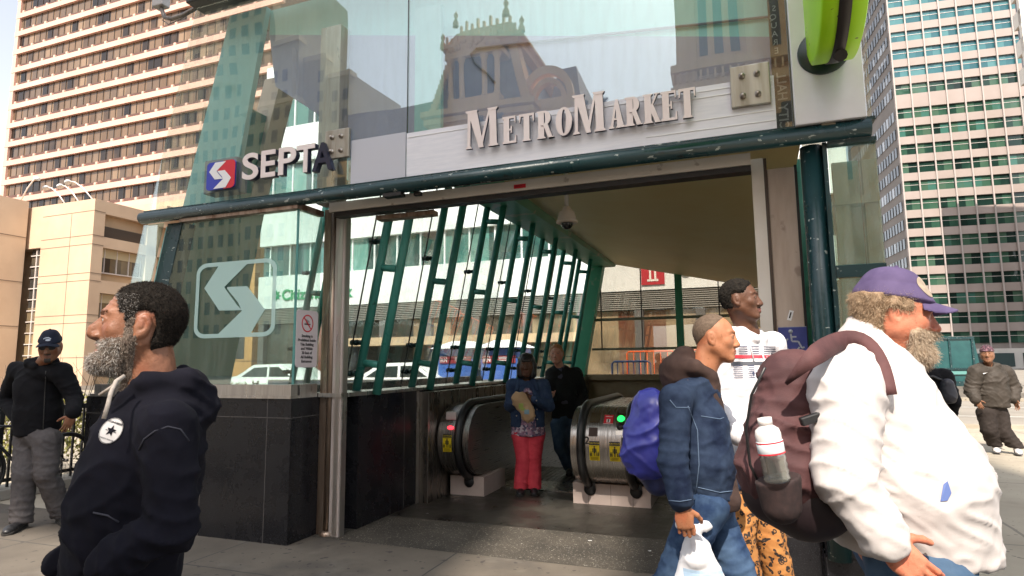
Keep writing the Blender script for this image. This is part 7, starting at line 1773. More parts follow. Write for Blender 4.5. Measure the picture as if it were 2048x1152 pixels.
f5.body(SK_TAN, PH, [hR5], M5); eyes(f5.root, M5)
h5 = hair_shell(HF, M5, lambda x, y, z: (np.minimum.reduce([(.030 - y) + (z - .09) * .9, np.where(y > -.03, z - .026, z + .05), np.where(np.abs(x) > .06, (np.hypot((y + .012) / .03, (z + .002) / .042) - 1) * .03, 1)]), .0022), .0022).mesh(); fmesh('hair', h5, pmat('shaved hair', (.10, .065, .04), (.16, .11, .075), 90, .8), f5.root); brows(f5.root, M5, HAIR_BK)
M_den5 = denim('washed denim', (.006, .012, .032), (.034, .054, .096), 7)
lo, hi = bounds([j5[k] for k in ('neck', 'chest', 'pelvis', 'shL', 'shR', 'elL', 'elR', 'wrL', 'wrR')], .2); F = Field(lo, hi, .0085)
trunk(F, j5, fw5, .160, .168, .165, .075, .90); sleeves(F, j5, (.076, .064, .055), .018, cuff=.08); F.plane(j5['pelvis'] + V(0, 0, -.015), (0, 0, -1)); F.ell(j5['neck'] + V(.03, -.01, .10), (.07, .07, .09), None, .01, True)
F.cone(j5['neck'] + fw5 * .03 + rt5 * .07, j5['neck'] + fw5 * .10 + rt5 * .02 - V(0, 0, .07), .03, .022, .015)
F.cone(j5['neck'] + fw5 * .20 - V(0, 0, .02), j5['pelvis'] + fw5 * .215, .05, .055, .01, sub=True)
dj5 = garment('denim_jacket', F, M_den5, f5.root, [(j5['elR'], .13, (.1, 0, 1), .011), (j5['wrR'], .10, (.1, 0, 1), .009), (j5['belly'], .16, (0, 0, 1), .007), (j5['shR'], .10, (.8, 0, .5), .005)], .006, 51)
stc = pmat('pale stitching', (.10, .15, .23), rough=.8); d5 = (-.05, 1, 0)
bv5 = bvh(dj5)
for pts in ([V(0.727, 2.600, 1.297), V(0.762, 2.600, 1.199), V(0.762, 2.600, 1.058), V(0.744, 2.600, 0.949)], [V(0.779, 2.600, 1.256), V(0.858, 2.600, 1.243), V(0.921, 2.600, 1.267)], [V(0.616, 2.600, 0.920), V(0.677, 2.600, 0.914), V(0.739, 2.600, 0.923)], [V(0.753, 2.600, 0.969), V(0.842, 2.600, 0.948), V(0.921, 2.600, 0.957)], [V(0.653, 2.600, 1.323), V(0.677, 2.600, 1.292), V(0.735, 2.600, 1.291)]):
    tubeobj('seam', on_surface(dj5, [arc_pt(a, b, t) for a, b in zip(pts[:-1], pts[1:]) for t in (0, .25, .5, .75)] + [pts[-1]], None, .0015), .0022, stc, dj5, 6)
decal('chest_pocket', dj5, V(0.840, 2.600, 1.215), fw5, V(0, 0, 1), [[(-.045, .01), (.045, .02), (.045, -.005), (.0, -.03), (-.045, -.01)]], denim('light denim', (.10, .17, .28), (.2, .28, .4)), dj5, .005)
lo, hi = bounds([j5['neck'], j5['chest'], j5['pelvis'], M5[0]], .2); F = Field(lo, hi, .0085); nk5 = j5['neck']
hood(F, nk5 + V(-.005, 0, .055), fw5, r=.085, th=.038, drop=.03, back=.02); F.cone(nk5 - fw5 * .05 + V(0, 0, .12), nk5 - fw5 * .06 + V(0, 0, .02), .058, .085, .04); F.cone(nk5 + fw5 * .03, j5['pelvis'] + fw5 * .02 - V(0, 0, .02), .08, .142, .04, ax=rt5, sc=.85); F.plane(j5['pelvis'] - V(0, 0, .075), (0, 0, -1)); F.ell(M5[0] + fw5 * .055 - V(0, 0, .06), (.085, .085, .105), None, .012, True)
garment('hooded_sweatshirt', F, cloth('dark brown fleece', (.045, .028, .024), (.075, .048, .040), 8, .95), f5.root, [], .006, 52)
M_j5 = denim('faded jeans', (.014, .032, .08), (.06, .105, .18), 8)
lo, hi = bounds([j5[k] for k in ('pelvis', 'hipL', 'hipR', 'knL', 'knR', 'anL', 'anR')], .18); F = Field(lo, hi, .010); legs(F, j5, (.105, .085, .080), .02); F.plane(j5['pelvis'] + V(0, 0, .04), (0, 0, 1))
garment('jeans', F, M_j5, f5.root, [(j5['knR'], .15, (0, 0, 1), .010), (j5['knL'], .15, (0, 0, 1), .010)], .007, 53, f=(12, 12, 5)); shoes(f5, fw5, SH_BK, SOLE, .26); f5.done()
# backpack
def blob(name, lab, cat, loc, prims, mat, h=.008, amp=.006, s=0, part='bag', folds_=(), extra=None):
    t = thing(name, lab, cat, loc); P_ = np.array([p[0] for p in prims] + [p[1] for p in prims]) ; m = max(max(p[2], p[3]) for p in prims) + .05; F = Field(P_.min(0) - m, P_.max(0) + m, h)
    for p in prims: F.cone(p[0], p[1], p[2], p[3], p[4] if len(p) > 4 else .03, **(p[5] if len(p) > 5 else {}))
    P, Fc = F.mesh(); P = smooth_pts(P, Fc, 2); N = normals(P, Fc); P = P + N * folds(P, N, folds_, amp, s)[:, None]; o = fmesh(part, (P, Fc), mat, t); return t, o
c5 = V(0.650, 3.080, 1.145)
t, o = blob('backpack', 'shiny blue backpack on the back of the man in the denim jacket', 'backpack', c5, [(V(.03, 0, .10), V(.02, 0, -.12), .105, .125, .03, dict(ax=(1, 0, 0), sc=.85)), (V(-.02, 0, .0), V(-.03, 0, -.10), .08, .10, .04)], pmat('blue nylon', (.028, .034, .24), (.055, .062, .36), 6, .35), .008, .016, 54)
t2 = pmat('dark blue nylon', (.015, .02, .07), (.02, .03, .10), 5, .5)
F = Field(V(-.16, -.16, -.34), V(.2, .16, .0), .009); F.cone((0, 0, -.10), (.05, 0, -.24), .115, .07, .03); F.plane((0, 0, -.10), (0, 0, 1)); P, Fc = F.mesh(); fmesh('lower_compartment', (smooth_pts(P, Fc, 2), Fc), t2, t)
# white plastic bag in his hand
c5b = V(0.822, 2.900, 0.611)
t, o = blob('plastic_bag', 'white plastic carrier bag with a pale blue print in the hand of the denim-jacket man', 'plastic bag', c5b, [(V(.0, 0, .02), V(.01, 0, -.14), .065, .135, .03, dict(ax=(.3, 1, 0), sc=.55)), (V(-.02, 0, .11), V(0, 0, .0), .026, .07, .02), (V(-.02, 0, .11), V(-.075, .0, .135), .016, .022, .02), (V(-.02, 0, .11), V(.05, .01, .125), .016, .024, .02)], pmat('white plastic film', (.72, .72, .74), (.80, .80, .82), 7, .35, sss=.0), .0065, .007, 55, 'bag', [(V(0, 0, .06), .12, (1, 0, .2), .006), (V(-.08, 0, .15), .05, (1, 0, 1), .006)])
decal('blue_print', o, V(.02, -.4, -.08), V(1, 0, 0), V(0, 0, 1), [(-.09, .08, -.055, .035)], pmat('pale blue print', (.42, .58, .74), rough=.4), o, .003)
decal('orange_print', o, V(.02, -.4, -.08), V(1, 0, 0), V(0, 0, 1), [(.0, .03, -.03, .015)], pmat('pale orange print', (.72, .56, .45), rough=.4), o, .0045)

# ---- 6. young man in white hoodie and leopard trousers
fw6 = unit((.62, -.78, 0)); rt6 = unit(np.cross(fw6, V(0, 0, 1))); M6 = Mhead(V(1.313, 3.520, 1.827), R_(118), .05, 0, 1.0)
j6 = dict(neck=V(1.360, 3.560, 1.624), chest=V(1.379, 3.560, 1.359), pelvis=V(1.384, 3.580, 0.965))
j6['shR'] = V(1.208, 3.500, 1.544); j6['shL'] = V(1.543, 3.660, 1.574); j6['elR'] = V(1.183, 3.520, 1.264); j6['wrR'] = V(1.205, 3.360, 1.084); j6['elL'] = V(1.599, 3.700, 1.250); j6['wrL'] = V(1.408, 3.450, 1.082)
j6['hipR'] = V(1.298, 3.550, 0.888); j6['hipL'] = V(1.460, 3.620, 0.875); j6['knR'] = V(1.226, 3.500, 0.538); j6['knL'] = V(1.435, 3.600, 0.496); j6['anR'] = V(1.30, 3.55, .09); j6['anL'] = V(1.52, 3.62, .09)
f6 = Fig('tall young man in a white striped hoodie and leopard-print trousers in the doorway', (1.41, 3.6), j6)
HF = build_head(M6, dict(nose=.95, nosew=1.35, lips=1.75, jaw=.96, chin=.002), j6['neck'] + V(0, 0, .02), .0032, .054); PH = HF.mesh(); PH = (smooth_pts(*PH, 1), PH[1])
f6.body(SK_DARK, PH, M=M6); eyes(f6.root, M6, (.03, .015, .01), (.15, .1))
h6 = hair_shell(HF, M6, lambda x, y, z: (np.minimum.reduce([(.068 - y) + (z - .095) * .6, np.where(y > -.035, z - .034, z + .045), np.where(np.abs(x) > .06, (np.hypot((y + .012) / .028, (z + .002) / .04) - 1) * .03, 1)]), .010), .01).mesh(); h6 = rough_up(h6, .0028, 170, 6, 0, .002, 80); fmesh('hair', h6, HAIR_BK, f6.root); brows(f6.root, M6, HAIR_BK)
ms = hair_shell(HF, M6, lambda x, y, z: (np.minimum.reduce([-.049 - z, z + .059, .026 - np.abs(x), y - .07]), .0015), .0015).mesh(); fmesh('moustache', ms, HAIR_BK, f6.root)
M_wh = cloth('white fleece', (.62, .60, .62), (.70, .69, .71), 5, .9)
lo, hi = bounds([j6[k] for k in ('neck', 'chest', 'pelvis', 'shL', 'shR', 'elL', 'elR', 'wrL', 'wrR')], .2); F = Field(lo, hi, .0085)
trunk(F, j6, fw6, .165, .165, .165, .072, .72); sleeves(F, j6, (.074, .064, .055), .02); hood(F, j6['neck'] + V(0, 0, .0), fw6, r=.080, th=.032, drop=.05, back=.03); F.plane(j6['pelvis'] - V(0, 0, .03), (0, 0, -1)); F.ell(j6['neck'] + fw6 * .03 + V(0, 0, .075), (.055, .055, .085), None, .012, True)
F.cone(j6['pelvis'] + V(0, 0, .05), j6['pelvis'] + V(0, 0, .03), .165, .165, .03, ax=fw6, sc=.8)
wh6 = garment('hoodie', F, M_wh, f6.root, [(j6['elL'], .12, (0, 0, 1), .010), (j6['elR'], .12, (0, 0, 1), .010), (j6['pelvis'], .18, (0, 0, 1), .007)], .005, 61)
vv = unit(V(1.333, 3.400, 1.445) - V(0, 0, CH)); ax6 = unit(np.cross(vv, V(0, 0, 1))); up6 = np.cross(ax6, vv); c6 = V(1.276, 3.250, 1.486); bv6 = bvh(wh6)
navy6 = pmat('print navy', (.025, .035, .09), rough=.7); stripes = []
for k in range(4): stripes += [(x0, x1, .075 - k * .013, .079 - k * .013) for x0, x1 in ((-.085, -.04), (-.02, .02), (.045, .11))][:3]
for k in range(7): stripes += [(x0 + .004 * (k % 2), x1, -.030 - k * .011, -.0265 - k * .011) for x0, x1 in ((-.12, -.07), (-.045, -.01), (.055 + .01 * (k > 3), .105))]
decal('printed_bars', bv6, c6, ax6, up6, stripes, navy6, wh6, .0035)
decal('red_stripe', bv6, c6, ax6, up6, [(-.13, .115, .012, .030)], pmat('print red', (.62, .035, .055), rough=.7), wh6, .0035)
decal('dark_stripe', bv6, c6, ax6, up6, [(-.13, .112, -.026, -.006)], pmat('print charcoal', (.05, .055, .07), rough=.7), wh6, .0038)
decal('number_badge', bv6, c6, ax6, up6, [(-.030, .030, -.055, -.0535), (-.030, .030, -.093, -.0915), (-.030, -.0285, -.093, -.0535), (.0285, .030, -.093, -.0535)], navy6, wh6, .004, [('929', .032, 0, -.086, .0004)])
decal('pocket_edge', bv6, V(1.257, 3.250, 1.151), ax6, up6, [(-.10, .10, .0, .004), (-.102, -.098, -.12, .0)], pmat('white seam', (.55, .54, .56)), wh6, .003)
for a in ([V(1.285, 3.360, 1.649), V(1.292, 3.360, 1.567), V(1.308, 3.360, 1.481)], [V(1.330, 3.360, 1.662), V(1.351, 3.360, 1.567), V(1.367, 3.360, 1.472), V(1.378, 3.360, 1.426)]):
    pp = on_surface(wh6, a, vv, .004); tubeobj('drawcord', pp, .0045, M_wh, wh6)
def leopard():
    m = pmat('leopard print', (.34, .13, .030), (.46, .21, .06), 14, .8, lo=.3, hi=.7); N, L, b = nodes_of(m); src = b.inputs['Base Color'].links[0].from_socket; tc = N.new('ShaderNodeTexCoord')
    wp = N.new('ShaderNodeTexNoise'); wp.inputs['Scale'].default_value = 30; L.new(tc.outputs['Object'], wp.inputs['Vector']); mxv = N.new('ShaderNodeMix'); mxv.data_type = 'RGBA'; mxv.inputs[0].default_value = .035; L.new(tc.outputs['Object'], mxv.inputs[6]); L.new(wp.outputs['Color'], mxv.inputs[7])
    v = N.new('ShaderNodeTexVoronoi'); v.inputs['Scale'].default_value = 34; L.new(mxv.outputs[2], v.inputs['Vector']); n2 = N.new('ShaderNodeTexNoise'); n2.inputs['Scale'].default_value = 45; L.new(tc.outputs['Object'], n2.inputs['Vector'])
    ad = N.new('ShaderNodeMath'); ad.operation = 'MULTIPLY_ADD'; ad.inputs[1].default_value = .5; L.new(n2.outputs[0], ad.inputs[0]); L.new(v.outputs['Distance'], ad.inputs[2])
    cr = N.new('ShaderNodeValToRGB'); cr.color_ramp.interpolation = 'CONSTANT'; e = cr.color_ramp.elements; e[0].color = (.25, .25, .25, 1); e[1].position = .42; e[1].color = (1, 1, 1, 1); q = cr.color_ramp.elements.new(.66); q.color = (0, 0, 0, 1); L.new(ad.outputs[0], cr.inputs[0])
    mx = N.new('ShaderNodeMix'); mx.data_type = 'RGBA'; L.new(cr.outputs[0], mx.inputs[0]); L.new(src, mx.inputs[6]); mx.inputs[7].default_value = (.018, .012, .010, 1); L.new(mx.outputs[2], b.inputs['Base Color']); return m
lo, hi = bounds([j6[k] for k in ('pelvis', 'hipL', 'hipR', 'knL', 'knR', 'anL', 'anR')], .17); F = Field(lo, hi, .009)
for q in 'LR': F.cone(j6['pelvis'] - V(0, 0, .02), j6['hip' + q], .12, .105, .03); F.cone(j6['hip' + q], j6['kn' + q], .10, .082, .008); F.cone(j6['kn' + q], j6['an' + q], .082, .08, .008)
F.plane(V(0, 0, .06), (0, 0, -1)); garment('trousers', F, leopard(), f6.root, [(j6['knL'], .2, (0, 0, 1), .009), (j6['knR'], .2, (0, 0, 1), .009), (j6['anR'], .18, (0, 0, 1), .012)], .006, 62, f=(16, 16, 5)); shoes(f6, fw6, pmat('rust red shoe', (.30, .06, .03), rough=.6), wht, .29); f6.done()

# ---- 7. heavy man in white jacket, purple cap and maroon backpack
fw7 = unit((.93, -.37, 0)); rt7 = unit(np.cross(fw7, V(0, 0, 1))); M7 = Mhead(V(1.180, 1.900, 1.620), R_(108), -.16, 0, 1.02)
j7 = dict(neck=V(1.111, 1.930, 1.502), chest=V(1.101, 1.920, 1.312), belly=V(1.156, 1.900, 1.122), pelvis=V(1.178, 1.920, 0.966))
j7['shR'] = V(0.937, 1.760, 1.396); j7['elR'] = V(0.888, 1.700, 1.168); j7['wrR'] = V(0.956, 1.660, 1.020); j7['shL'] = j7['neck'] - rt7 * .20 - V(0, 0, .09); j7['elL'] = j7['shL'] + V(.08, .03, -.28); j7['wrL'] = j7['elL'] + fw7 * .2 - V(0, 0, .16)
for q, s_ in (('R', 1), ('L', -1)): j7['hip' + q] = j7['pelvis'] + rt7 * s_ * .11 - V(0, 0, .08)
j7['knR'] = j7['hipR'] + fw7 * -.06 - V(0, 0, .36); j7['anR'] = np.append((j7['knR'] - fw7 * .22)[:2], .12); j7['knL'] = j7['hipL'] + fw7 * .20 - V(0, 0, .34); j7['anL'] = np.append((j7['knL'] + fw7 * .10)[:2], .08)
f7 = Fig('heavy bearded man in white jacket and purple cap walking right', j7['pelvis'], j7)
HF = build_head(M7, dict(nose=1.35, nosew=1.2, fat=.010, hook=0), j7['neck'] + V(.03, 0, .02), .0034, .066); PH = HF.mesh(); PH = (smooth_pts(*PH, 1), PH[1])
hR7 = hand_field(j7['wrR'] + V(0, 0, -.01), unit(fw7 * .75 - V(0, 0, .65)), unit(rt7 + V(0, 0, .3)), fw7, 1.05, .6, h=.003)
f7.body(SK_RED, PH, [hR7], M7, 1.3); eyes(f7.root, M7, (.12, .16, .2))
h7 = hair_shell(HF, M7, lambda x, y, z: (np.minimum.reduce([np.where(z > .0, .035, -.005) - y, z + .075, .062 - z, np.where(y > -.04, z - .006, 1)]), .007 + .006 * (y < -.05)), .02).mesh(); h7 = rough_up(h7, .004, (50, 50, 90), 7, 1); ho = fmesh('hair', h7, HAIR_BLND, f7.root); strands('hair_strands', h7, lambda C: np.ones(len(C), bool), 16000, .014, .00045, pmat('blond grey strands', (.26, .17, .10), (.42, .32, .21), 200, .7), ho, 8, .5, .4, .35)
def beard7(x, y, z): return np.minimum.reduce([-.040 - .2 * np.maximum(0, .05 - y) - z, y - .028, z + .17, np.where(y > .075, (np.hypot(x / .024, (z + .068) / .008) - 1) * .02, 1)]), .009 + .014 * np.clip((-.075 - z) / .04, 0, 1)
b7 = hair_shell(HF, M7, beard7, .03).mesh(); b7 = rough_up(b7, .004, (60, 60, 40), 9, 1); bo = fmesh('beard', b7, pmat('pale grey beard', (.24, .17, .11), (.38, .30, .21), 60, .9), f7.root); strands('beard_strands', b7, lambda C: np.ones(len(C), bool), 15000, .018, .00045, pmat('pale beard hair', (.46, .38, .29), (.30, .22, .15), 200, .75), bo, 9, .8, .4, .5)
M_pur = cloth('purple cotton', (.062, .046, .105), (.10, .076, .155), 10, .8); c7 = cap(f7.root, HF, M7, M_pur, M_pur, peak=.085, T=.012)
decal('cap_badge', c7, M7[0] + (M7[2] * .85 + M7[1] * .52) * .32 + M7[3] * .088, M7[2] * .52 - M7[1] * .85, M7[3], disc((0, 0), .030), pmat('faded cap badge', (.26, .215, .165), (.34, .28, .21), 60, .9), c7, .002)
M_wj = cloth('white nylon jacket', (.50, .465, .45), (.58, .545, .53), 4, .6, weave=300, bump=.2)
lo, hi = bounds([j7[k] for k in ('neck', 'chest', 'pelvis', 'shL', 'shR', 'elL', 'elR', 'wrL', 'wrR', 'belly')], .30); F = Field(lo, hi, .0085)
trunk(F, j7, fw7, .195, .210, .190, .095, .98, .06); sleeves(F, j7, (.092, .080, .062), .025, cuff=.06); F.cone(j7['pelvis'] - V(-.02, 0, .06), j7['belly'], .205, .21, .05); F.cone(j7['neck'] + V(0, 0, -.03), j7['neck'] + fw7 * .01 + V(0, 0, .035), .115, .088, .04)
F.ell(M7[0] - V(.0, 0, .06), (.085, .085, .11), None, .012, True); F.plane(V(1.005, 1.750, 0.930), unit((-.06, 0, -1)))
wj = garment('jacket', F, M_wj, f7.root, [(j7['elR'], .18, (.2, 0, 1), .014), (j7['wrR'], .13, (.7, 0, 1), .013), (j7['belly'], .25, (.6, 0, 1), .011), (arc_pt(j7['shR'], j7['belly'], .4), .20, (.7, 0, .7), .009)], .009, 71, f=(7, 7, 5))
v7 = unit(V(1.166, 1.700, 1.126) - V(0, 0, CH)); ax7 = unit(np.cross(v7, V(0, 0, 1)))
decal('chest_mark', wj, V(0.986, 1.450, 1.178), ax7, np.cross(ax7, v7), [[(-.006, .02), (.004, .03), (.010, .0), (.0, -.02), (-.016, -.024)]], pmat('blue mark', (.12, .18, .42)), wj, .003)
F = Field(*bounds([j7['hipR'], j7['hipL'], j7['pelvis'], j7['knR'], j7['knL'], j7['anR'], j7['anL']], .19), .011); legs(F, j7, (.13, .10, .09), .02); F.plane(V(0, 0, .05), (0, 0, -1)); garment('jeans', F, M_jean, f7.root, [(j7['knR'], .15, (0, 0, 1), .01)], .007, 72); shoes(f7, fw7, SH_BK, wht, .28)
# maroon pack with its strap over the shoulder
cb = V(0.797, 1.880, 1.260); M_mar = pmat('maroon canvas', (.045, .015, .017), (.090, .034, .034), 7, .8, bump=.3, bscale=300, bdist=.002)
t, bp7 = blob('backpack', 'maroon and black backpack on the back of the man in the white jacket', 'backpack', cb, [(V(.05, 0, .16), V(.02, 0, -.10), .10, .145, .03, dict(ax=(0, 1, 0), sc=.95)), (V(-.03, -.02, .02), V(-.03, -.02, -.08), .075, .10, .04)], M_mar, .008, .012, 73, 'bag', [(V(-.06, -.1, .06), .16, (.3, 0, 1), .014)])
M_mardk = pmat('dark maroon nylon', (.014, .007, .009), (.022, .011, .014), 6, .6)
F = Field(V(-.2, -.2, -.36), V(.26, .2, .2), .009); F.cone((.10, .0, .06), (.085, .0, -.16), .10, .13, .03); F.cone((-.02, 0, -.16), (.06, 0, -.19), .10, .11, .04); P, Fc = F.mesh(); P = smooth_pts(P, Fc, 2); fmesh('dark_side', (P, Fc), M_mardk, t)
sp_ = [V(0.754, 1.720, 1.416), V(0.797, 1.660, 1.488), V(0.833, 1.600, 1.530), V(0.891, 1.600, 1.542), V(0.928, 1.600, 1.518), V(0.963, 1.610, 1.460), V(0.976, 1.620, 1.389)]
bw = bvh(wj); mb = MB(); pts_ = []
cam0 = V(0, 0, CH)
for p in [arc_pt(a, b, t_) for a, b in zip(sp_[:-1], sp_[1:]) for t_ in (0, .34, .67)] + [sp_[-1]]:
    d_ = unit(p - cam0); h = bw.ray_cast(Vector(cam0), Vector(d_), 4.0); pts_.append(np.array(h[0]) - d_ * .012 if h[0] is not None else p)
vs = []; N_ = len(pts_); A_ = np.array(pts_)
for _ in range(6): A_[1:-1] = (A_[:-2] + A_[1:-1] * 2 + A_[2:]) / 4
pts_ = [p - unit(p - cam0) * .006 for p in A_]
for k, p in enumerate(pts_):
    tg = unit(pts_[min(k + 1, N_ - 1)] - pts_[max(k - 1, 0)]); d_ = unit(p - cam0); sd = unit(np.cross(tg, d_)); w_ = .034 * (1.2 - .5 * k / N_) * min(1, .15 + k * .2) 
    for a, b in ((-1, 0), (1, 0), (1, .014), (-1, .014)): vs.append(tuple(p - cb + sd * w_ * a * .8 + d_ * (b - .004)))
mb.add(vs, [tuple(4 * k + q for q in f) for k in range(N_ - 1) for f in ((0, 1, 5, 4), (1, 2, 6, 5), (2, 3, 7, 6), (3, 0, 4, 7))] + [(0, 3, 2, 1), (4 * N_ - 4, 4 * N_ - 3, 4 * N_ - 2, 4 * N_ - 1)], True); mb.build('shoulder_strap', M_mar, t)
mb = MB(); mb.bevbox(-.028, .028, -.010, .010, -.012, .012, .004, Matrix.Translation((.02, -.155, .06)) @ Matrix.Rotation(-.3, 4, 'Y')); mb.build('buckle', M_black, t)
bm_ = Matrix.Translation(tuple(V(0.699, 1.680, 1.164))) @ Matrix.Rotation(R_(-9), 4, 'Y') @ Matrix.Scale(.88, 4)
pk = Field(np.array(V(0.711, 1.700, 1.131)) - cb - .13, np.array(V(0.711, 1.700, 1.131)) - cb + .13, .006); q0 = np.array(V(0.717, 1.700, 1.131)) - cb; pk.cone(q0 + V(.004, .02, -.035), q0 + V(-.002, .02, .030), .052, .060, .01); pk.plane(q0 + V(0, 0, .035), (-.25, 0, 1)); pko = fmesh('side_pocket', pk.mesh(), pmat('mesh pocket', (.016, .008, .008), (.030, .015, .014), 60, .8), t)
tubeobj('zip', [q_ - cb for q_ in (V(0.691, 1.700, 1.462), V(0.665, 1.740, 1.386), V(0.652, 1.760, 1.289), V(0.658, 1.760, 1.193), V(0.694, 1.760, 1.112))], .004, M_black, t)
tb = bpy.data.objects.new('water_bottle', None); COL.objects.link(tb); tb.matrix_world = bm_; tag(tb, 'upside-labelled plastic bottle with white cap in the side pocket of the maroon backpack', 'bottle')
tb['label'] = 'plastic drink bottle with white top in the side pocket of the maroon backpack'
mb = MB(); mb.lathe([(0, 0), (.036, 0), (.039, .01), (.036, .02), (.039, .03), (.036, .04), (.039, .05), (.036, .06), (.039, .07), (.037, .082)], n=24); mb.build('ribbed_base', glass_mat('smoky plastic', (.45, .40, .38), refl=.8, base=.15, dirt=.25), tb)
mb = MB(); mb.lathe([(.037, .082), (.039, .085), (.039, .120), (.037, .122)], n=24); mb.build('label', pmat('bottle print', (.55, .62, .66), (.62, .66, .68), 30, .5), tb)
mb = MB(); mb.lathe([(.0395, .083), (.0395, .087)], n=24); mb.lathe([(.0395, .116), (.0395, .120)], n=24); mb.build('red_band', red, tb)
mb = MB(); mb.lathe([(.037, .122), (.038, .14), (.034, .155), (.020, .166), (.019, .170), (.021, .171), (.021, .190), (0, .192)], n=24); mb.build('cap', pmat('off white plastic', (.66, .62, .60), rough=.4), tb)
f7.done()

# ---- 8. far man in dark brown jacket
fw8 = unit((-.55, -.83, 0)); M8 = Mhead(V(7.586, 9.900, 1.556), R_(217), 0, 0, 1.13)
j8 = dict(neck=V(7.627, 9.950, 1.357), chest=V(7.645, 9.950, 1.143), pelvis=V(7.620, 9.950, 0.749))
j8['shR'] = V(7.425, 9.950, 1.264); j8['shL'] = V(7.881, 9.950, 1.259); j8['elR'] = V(7.317, 9.950, 0.988); j8['wrR'] = V(7.262, 9.800, 0.840); j8['elL'] = V(7.991, 9.950, 1.021); j8['wrL'] = V(7.898, 9.850, 0.831)
j8['hipR'] = V(7.520, 9.950, 0.633); j8['hipL'] = V(7.703, 9.950, 0.631); j8['knR'] = V(7.493, 9.900, 0.366); j8['knL'] = V(7.712, 9.900, 0.349); j8['anR'] = V(7.66, 10.02, .09); j8['anL'] = V(7.84, 9.82, .09)
f8 = Fig('man in baggy brown-black jacket, patterned cap and white trainers at the far right', (7.75, 9.9), j8)
HF = build_head(M8, dict(fat=.008), j8['neck'] + V(0, 0, .02), .0065); PH = HF.mesh()
hs = [hand_field(j8['wrR'], V(.3, -.4, -1), V(-.6, -.6, 0), V(.6, -.8, 0), 1.0, .6, h=.006), hand_field(j8['wrL'], V(.1, -.4, -1), V(.8, .2, 0), V(-.5, -.8, 0), 1.0, .35, spread=.12, h=.006)]
f8.body(SK_MED, PH, hs, M8, 1.2); eyes(f8.root, M8)
c8 = hair_shell(HF, M8, lambda x, y, z: (z - .030 - .0 * y, .012), .012).mesh(); fmesh('cap', c8, voro_cloth('patterned cap', (.08, .03, .05), [(.05, .02, .035), (.12, .05, .07), (.03, .015, .02), (.2, .12, .14)], 60), f8.root)
M_bj = cloth('brown black nylon', (.040, .034, .028), (.060, .050, .042), 6, .6)
lo, hi = bounds([j8[k] for k in ('neck', 'chest', 'pelvis', 'shL', 'shR', 'elL', 'elR', 'wrL', 'wrR')], .24); F = Field(lo, hi, .013)
trunk(F, j8, fw8, .225, .225, .22, .115, .8); sleeves(F, j8, (.12, .105, .075), cuff=.06); hood(F, j8['neck'] + V(0, 0, .0), fw8, r=.11, th=.045, drop=.02, back=.0); F.plane(j8['pelvis'] - V(0, 0, .03), (0, 0, -1)); F.ell(M8[0] - V(0, 0, .14), (.07, .07, .08), None, .01, True)
j8k = garment('jacket', F, M_bj, f8.root, [(j8['elL'], .2, (0, 0, 1), .018), (j8['elR'], .2, (0, 0, 1), .018), (j8['chest'], .25, (1, 0, .3), .010)], .012, 81, f=(7, 7, 5))
decal('chest_logo', j8k, V(7.438, 9.500, 1.247), unit((1, -.1, 0)), V(0, 0, 1), [[(-.05, .006), (.04, .018), (-.03, -.008)]], wht, j8k, .01)
F = Field(*bounds([j8[k] for k in ('pelvis', 'hipL', 'hipR', 'knL', 'knR', 'anL', 'anR')], .2), .013); legs(F, j8, (.13, .11, .095), .02); F.plane(V(0, 0, .10), (0, 0, -1)); F.plane(j8['pelvis'] + V(0, 0, .1), (0, 0, 1)); garment('trousers', F, cloth('dark brown trousers', (.035, .028, .025)), f8.root, [(j8['anR'], .2, (0, 0, 1), .015), (j8['anL'], .2, (0, 0, 1), .015)], .010, 82, f=(9, 9, 5)); shoes(f8, fw8, pmat('white trainer', (.78, .76, .76), rough=.5), pmat('trainer sole', (.12, .12, .14)), .30); f8.done()

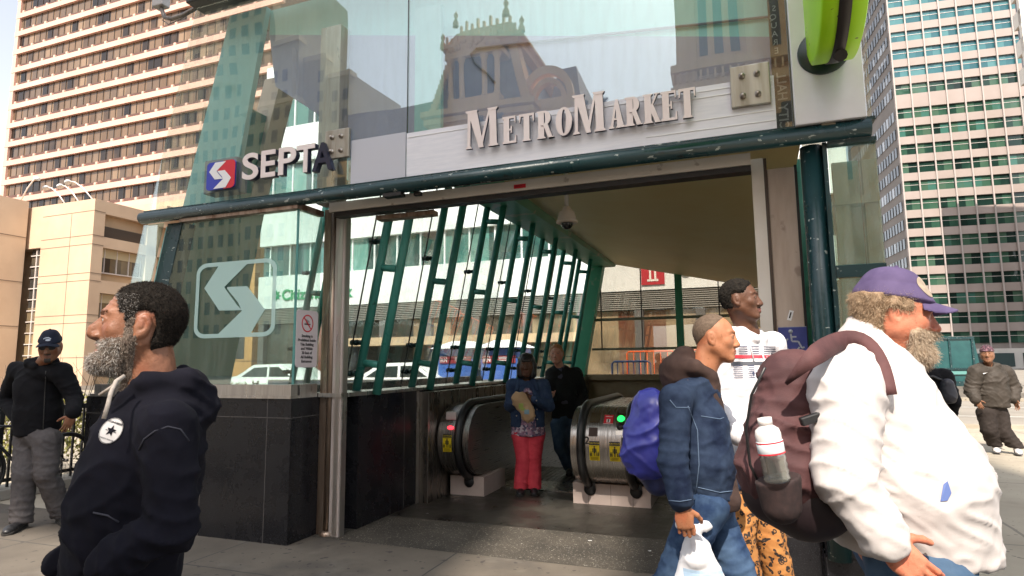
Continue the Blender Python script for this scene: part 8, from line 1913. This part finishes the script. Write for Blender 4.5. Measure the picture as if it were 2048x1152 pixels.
# ---- 9. person walking away behind the white jacket
fw9 = unit((.3, .95, 0)); M9 = Mhead(V(4.858, 7.300, 1.485), R_(20), -.1, 0, 1.05)
j9 = dict(neck=V(4.820, 7.300, 1.328), chest=V(4.830, 7.300, 1.182), pelvis=V(4.799, 7.300, 0.723))
for q, s_ in (('R', 1), ('L', -1)):
    rt9 = unit(np.cross(fw9, V(0, 0, 1))); j9['sh' + q] = j9['neck'] + rt9 * s_ * .20 - V(0, 0, .06); j9['el' + q] = j9['sh' + q] + rt9 * s_ * .07 - V(0, 0, .27); j9['wr' + q] = j9['el' + q] + fw9 * .12 - V(0, 0, .2); j9['hip' + q] = j9['pelvis'] + rt9 * s_ * .09 - V(0, 0, .05); j9['kn' + q] = j9['hip' + q] + fw9 * (.06 * s_) - V(0, 0, .36); j9['an' + q] = np.append((j9['kn' + q] + fw9 * .04 * s_)[:2], .08)
f9 = Fig('person in a black jacket half hidden behind the man in the white jacket', j9['pelvis'], j9)
HF = build_head(M9, {}, j9['neck'] + V(0, 0, .02), .0065); f9.body(SK_LIGHT, HF.mesh(), M=M9)
h9 = hair_shell(HF, M9, lambda x, y, z: (np.minimum(.05 - y, z + .06), .012), .012).mesh(); fmesh('hair', h9, HAIR_BLND, f9.root)
lo, hi = bounds([j9[k] for k in ('neck', 'chest', 'pelvis', 'shL', 'shR', 'elL', 'elR', 'wrL', 'wrR')], .2); F = Field(lo, hi, .013); trunk(F, j9, fw9, .185, .185, .185, .10, .8); sleeves(F, j9, (.10, .085, .06)); F.plane(j9['pelvis'] - V(0, 0, .05), (0, 0, -1)); garment('jacket', F, M_blk, f9.root, [], .009, 91)
F = Field(*bounds([j9[k] for k in ('pelvis', 'hipL', 'hipR', 'knL', 'knR', 'anL', 'anR')], .18), .013); legs(F, j9); F.plane(V(0, 0, .05), (0, 0, -1)); garment('trousers', F, cloth('charcoal trousers', (.03, .03, .035)), f9.root, [], .006, 92); shoes(f9, fw9, SH_BK, SOLE); f9.done()
t, o = blob('shoulder_bag', 'small black bag carried by the half hidden person in black', 'bag', V(4.949, 7.100, 1.143), [(V(0, 0, .05), V(0, 0, -.08), .07, .09)], pmat('black nylon', (.02, .02, .03), rough=.5), .009, .006, 93)
mb = MB(); mb.tube([(-.02, .0, .08), (-.12, .05, .14), (-.22, .1, .12)], .018, 8); mb.build('strap', M_black, t)
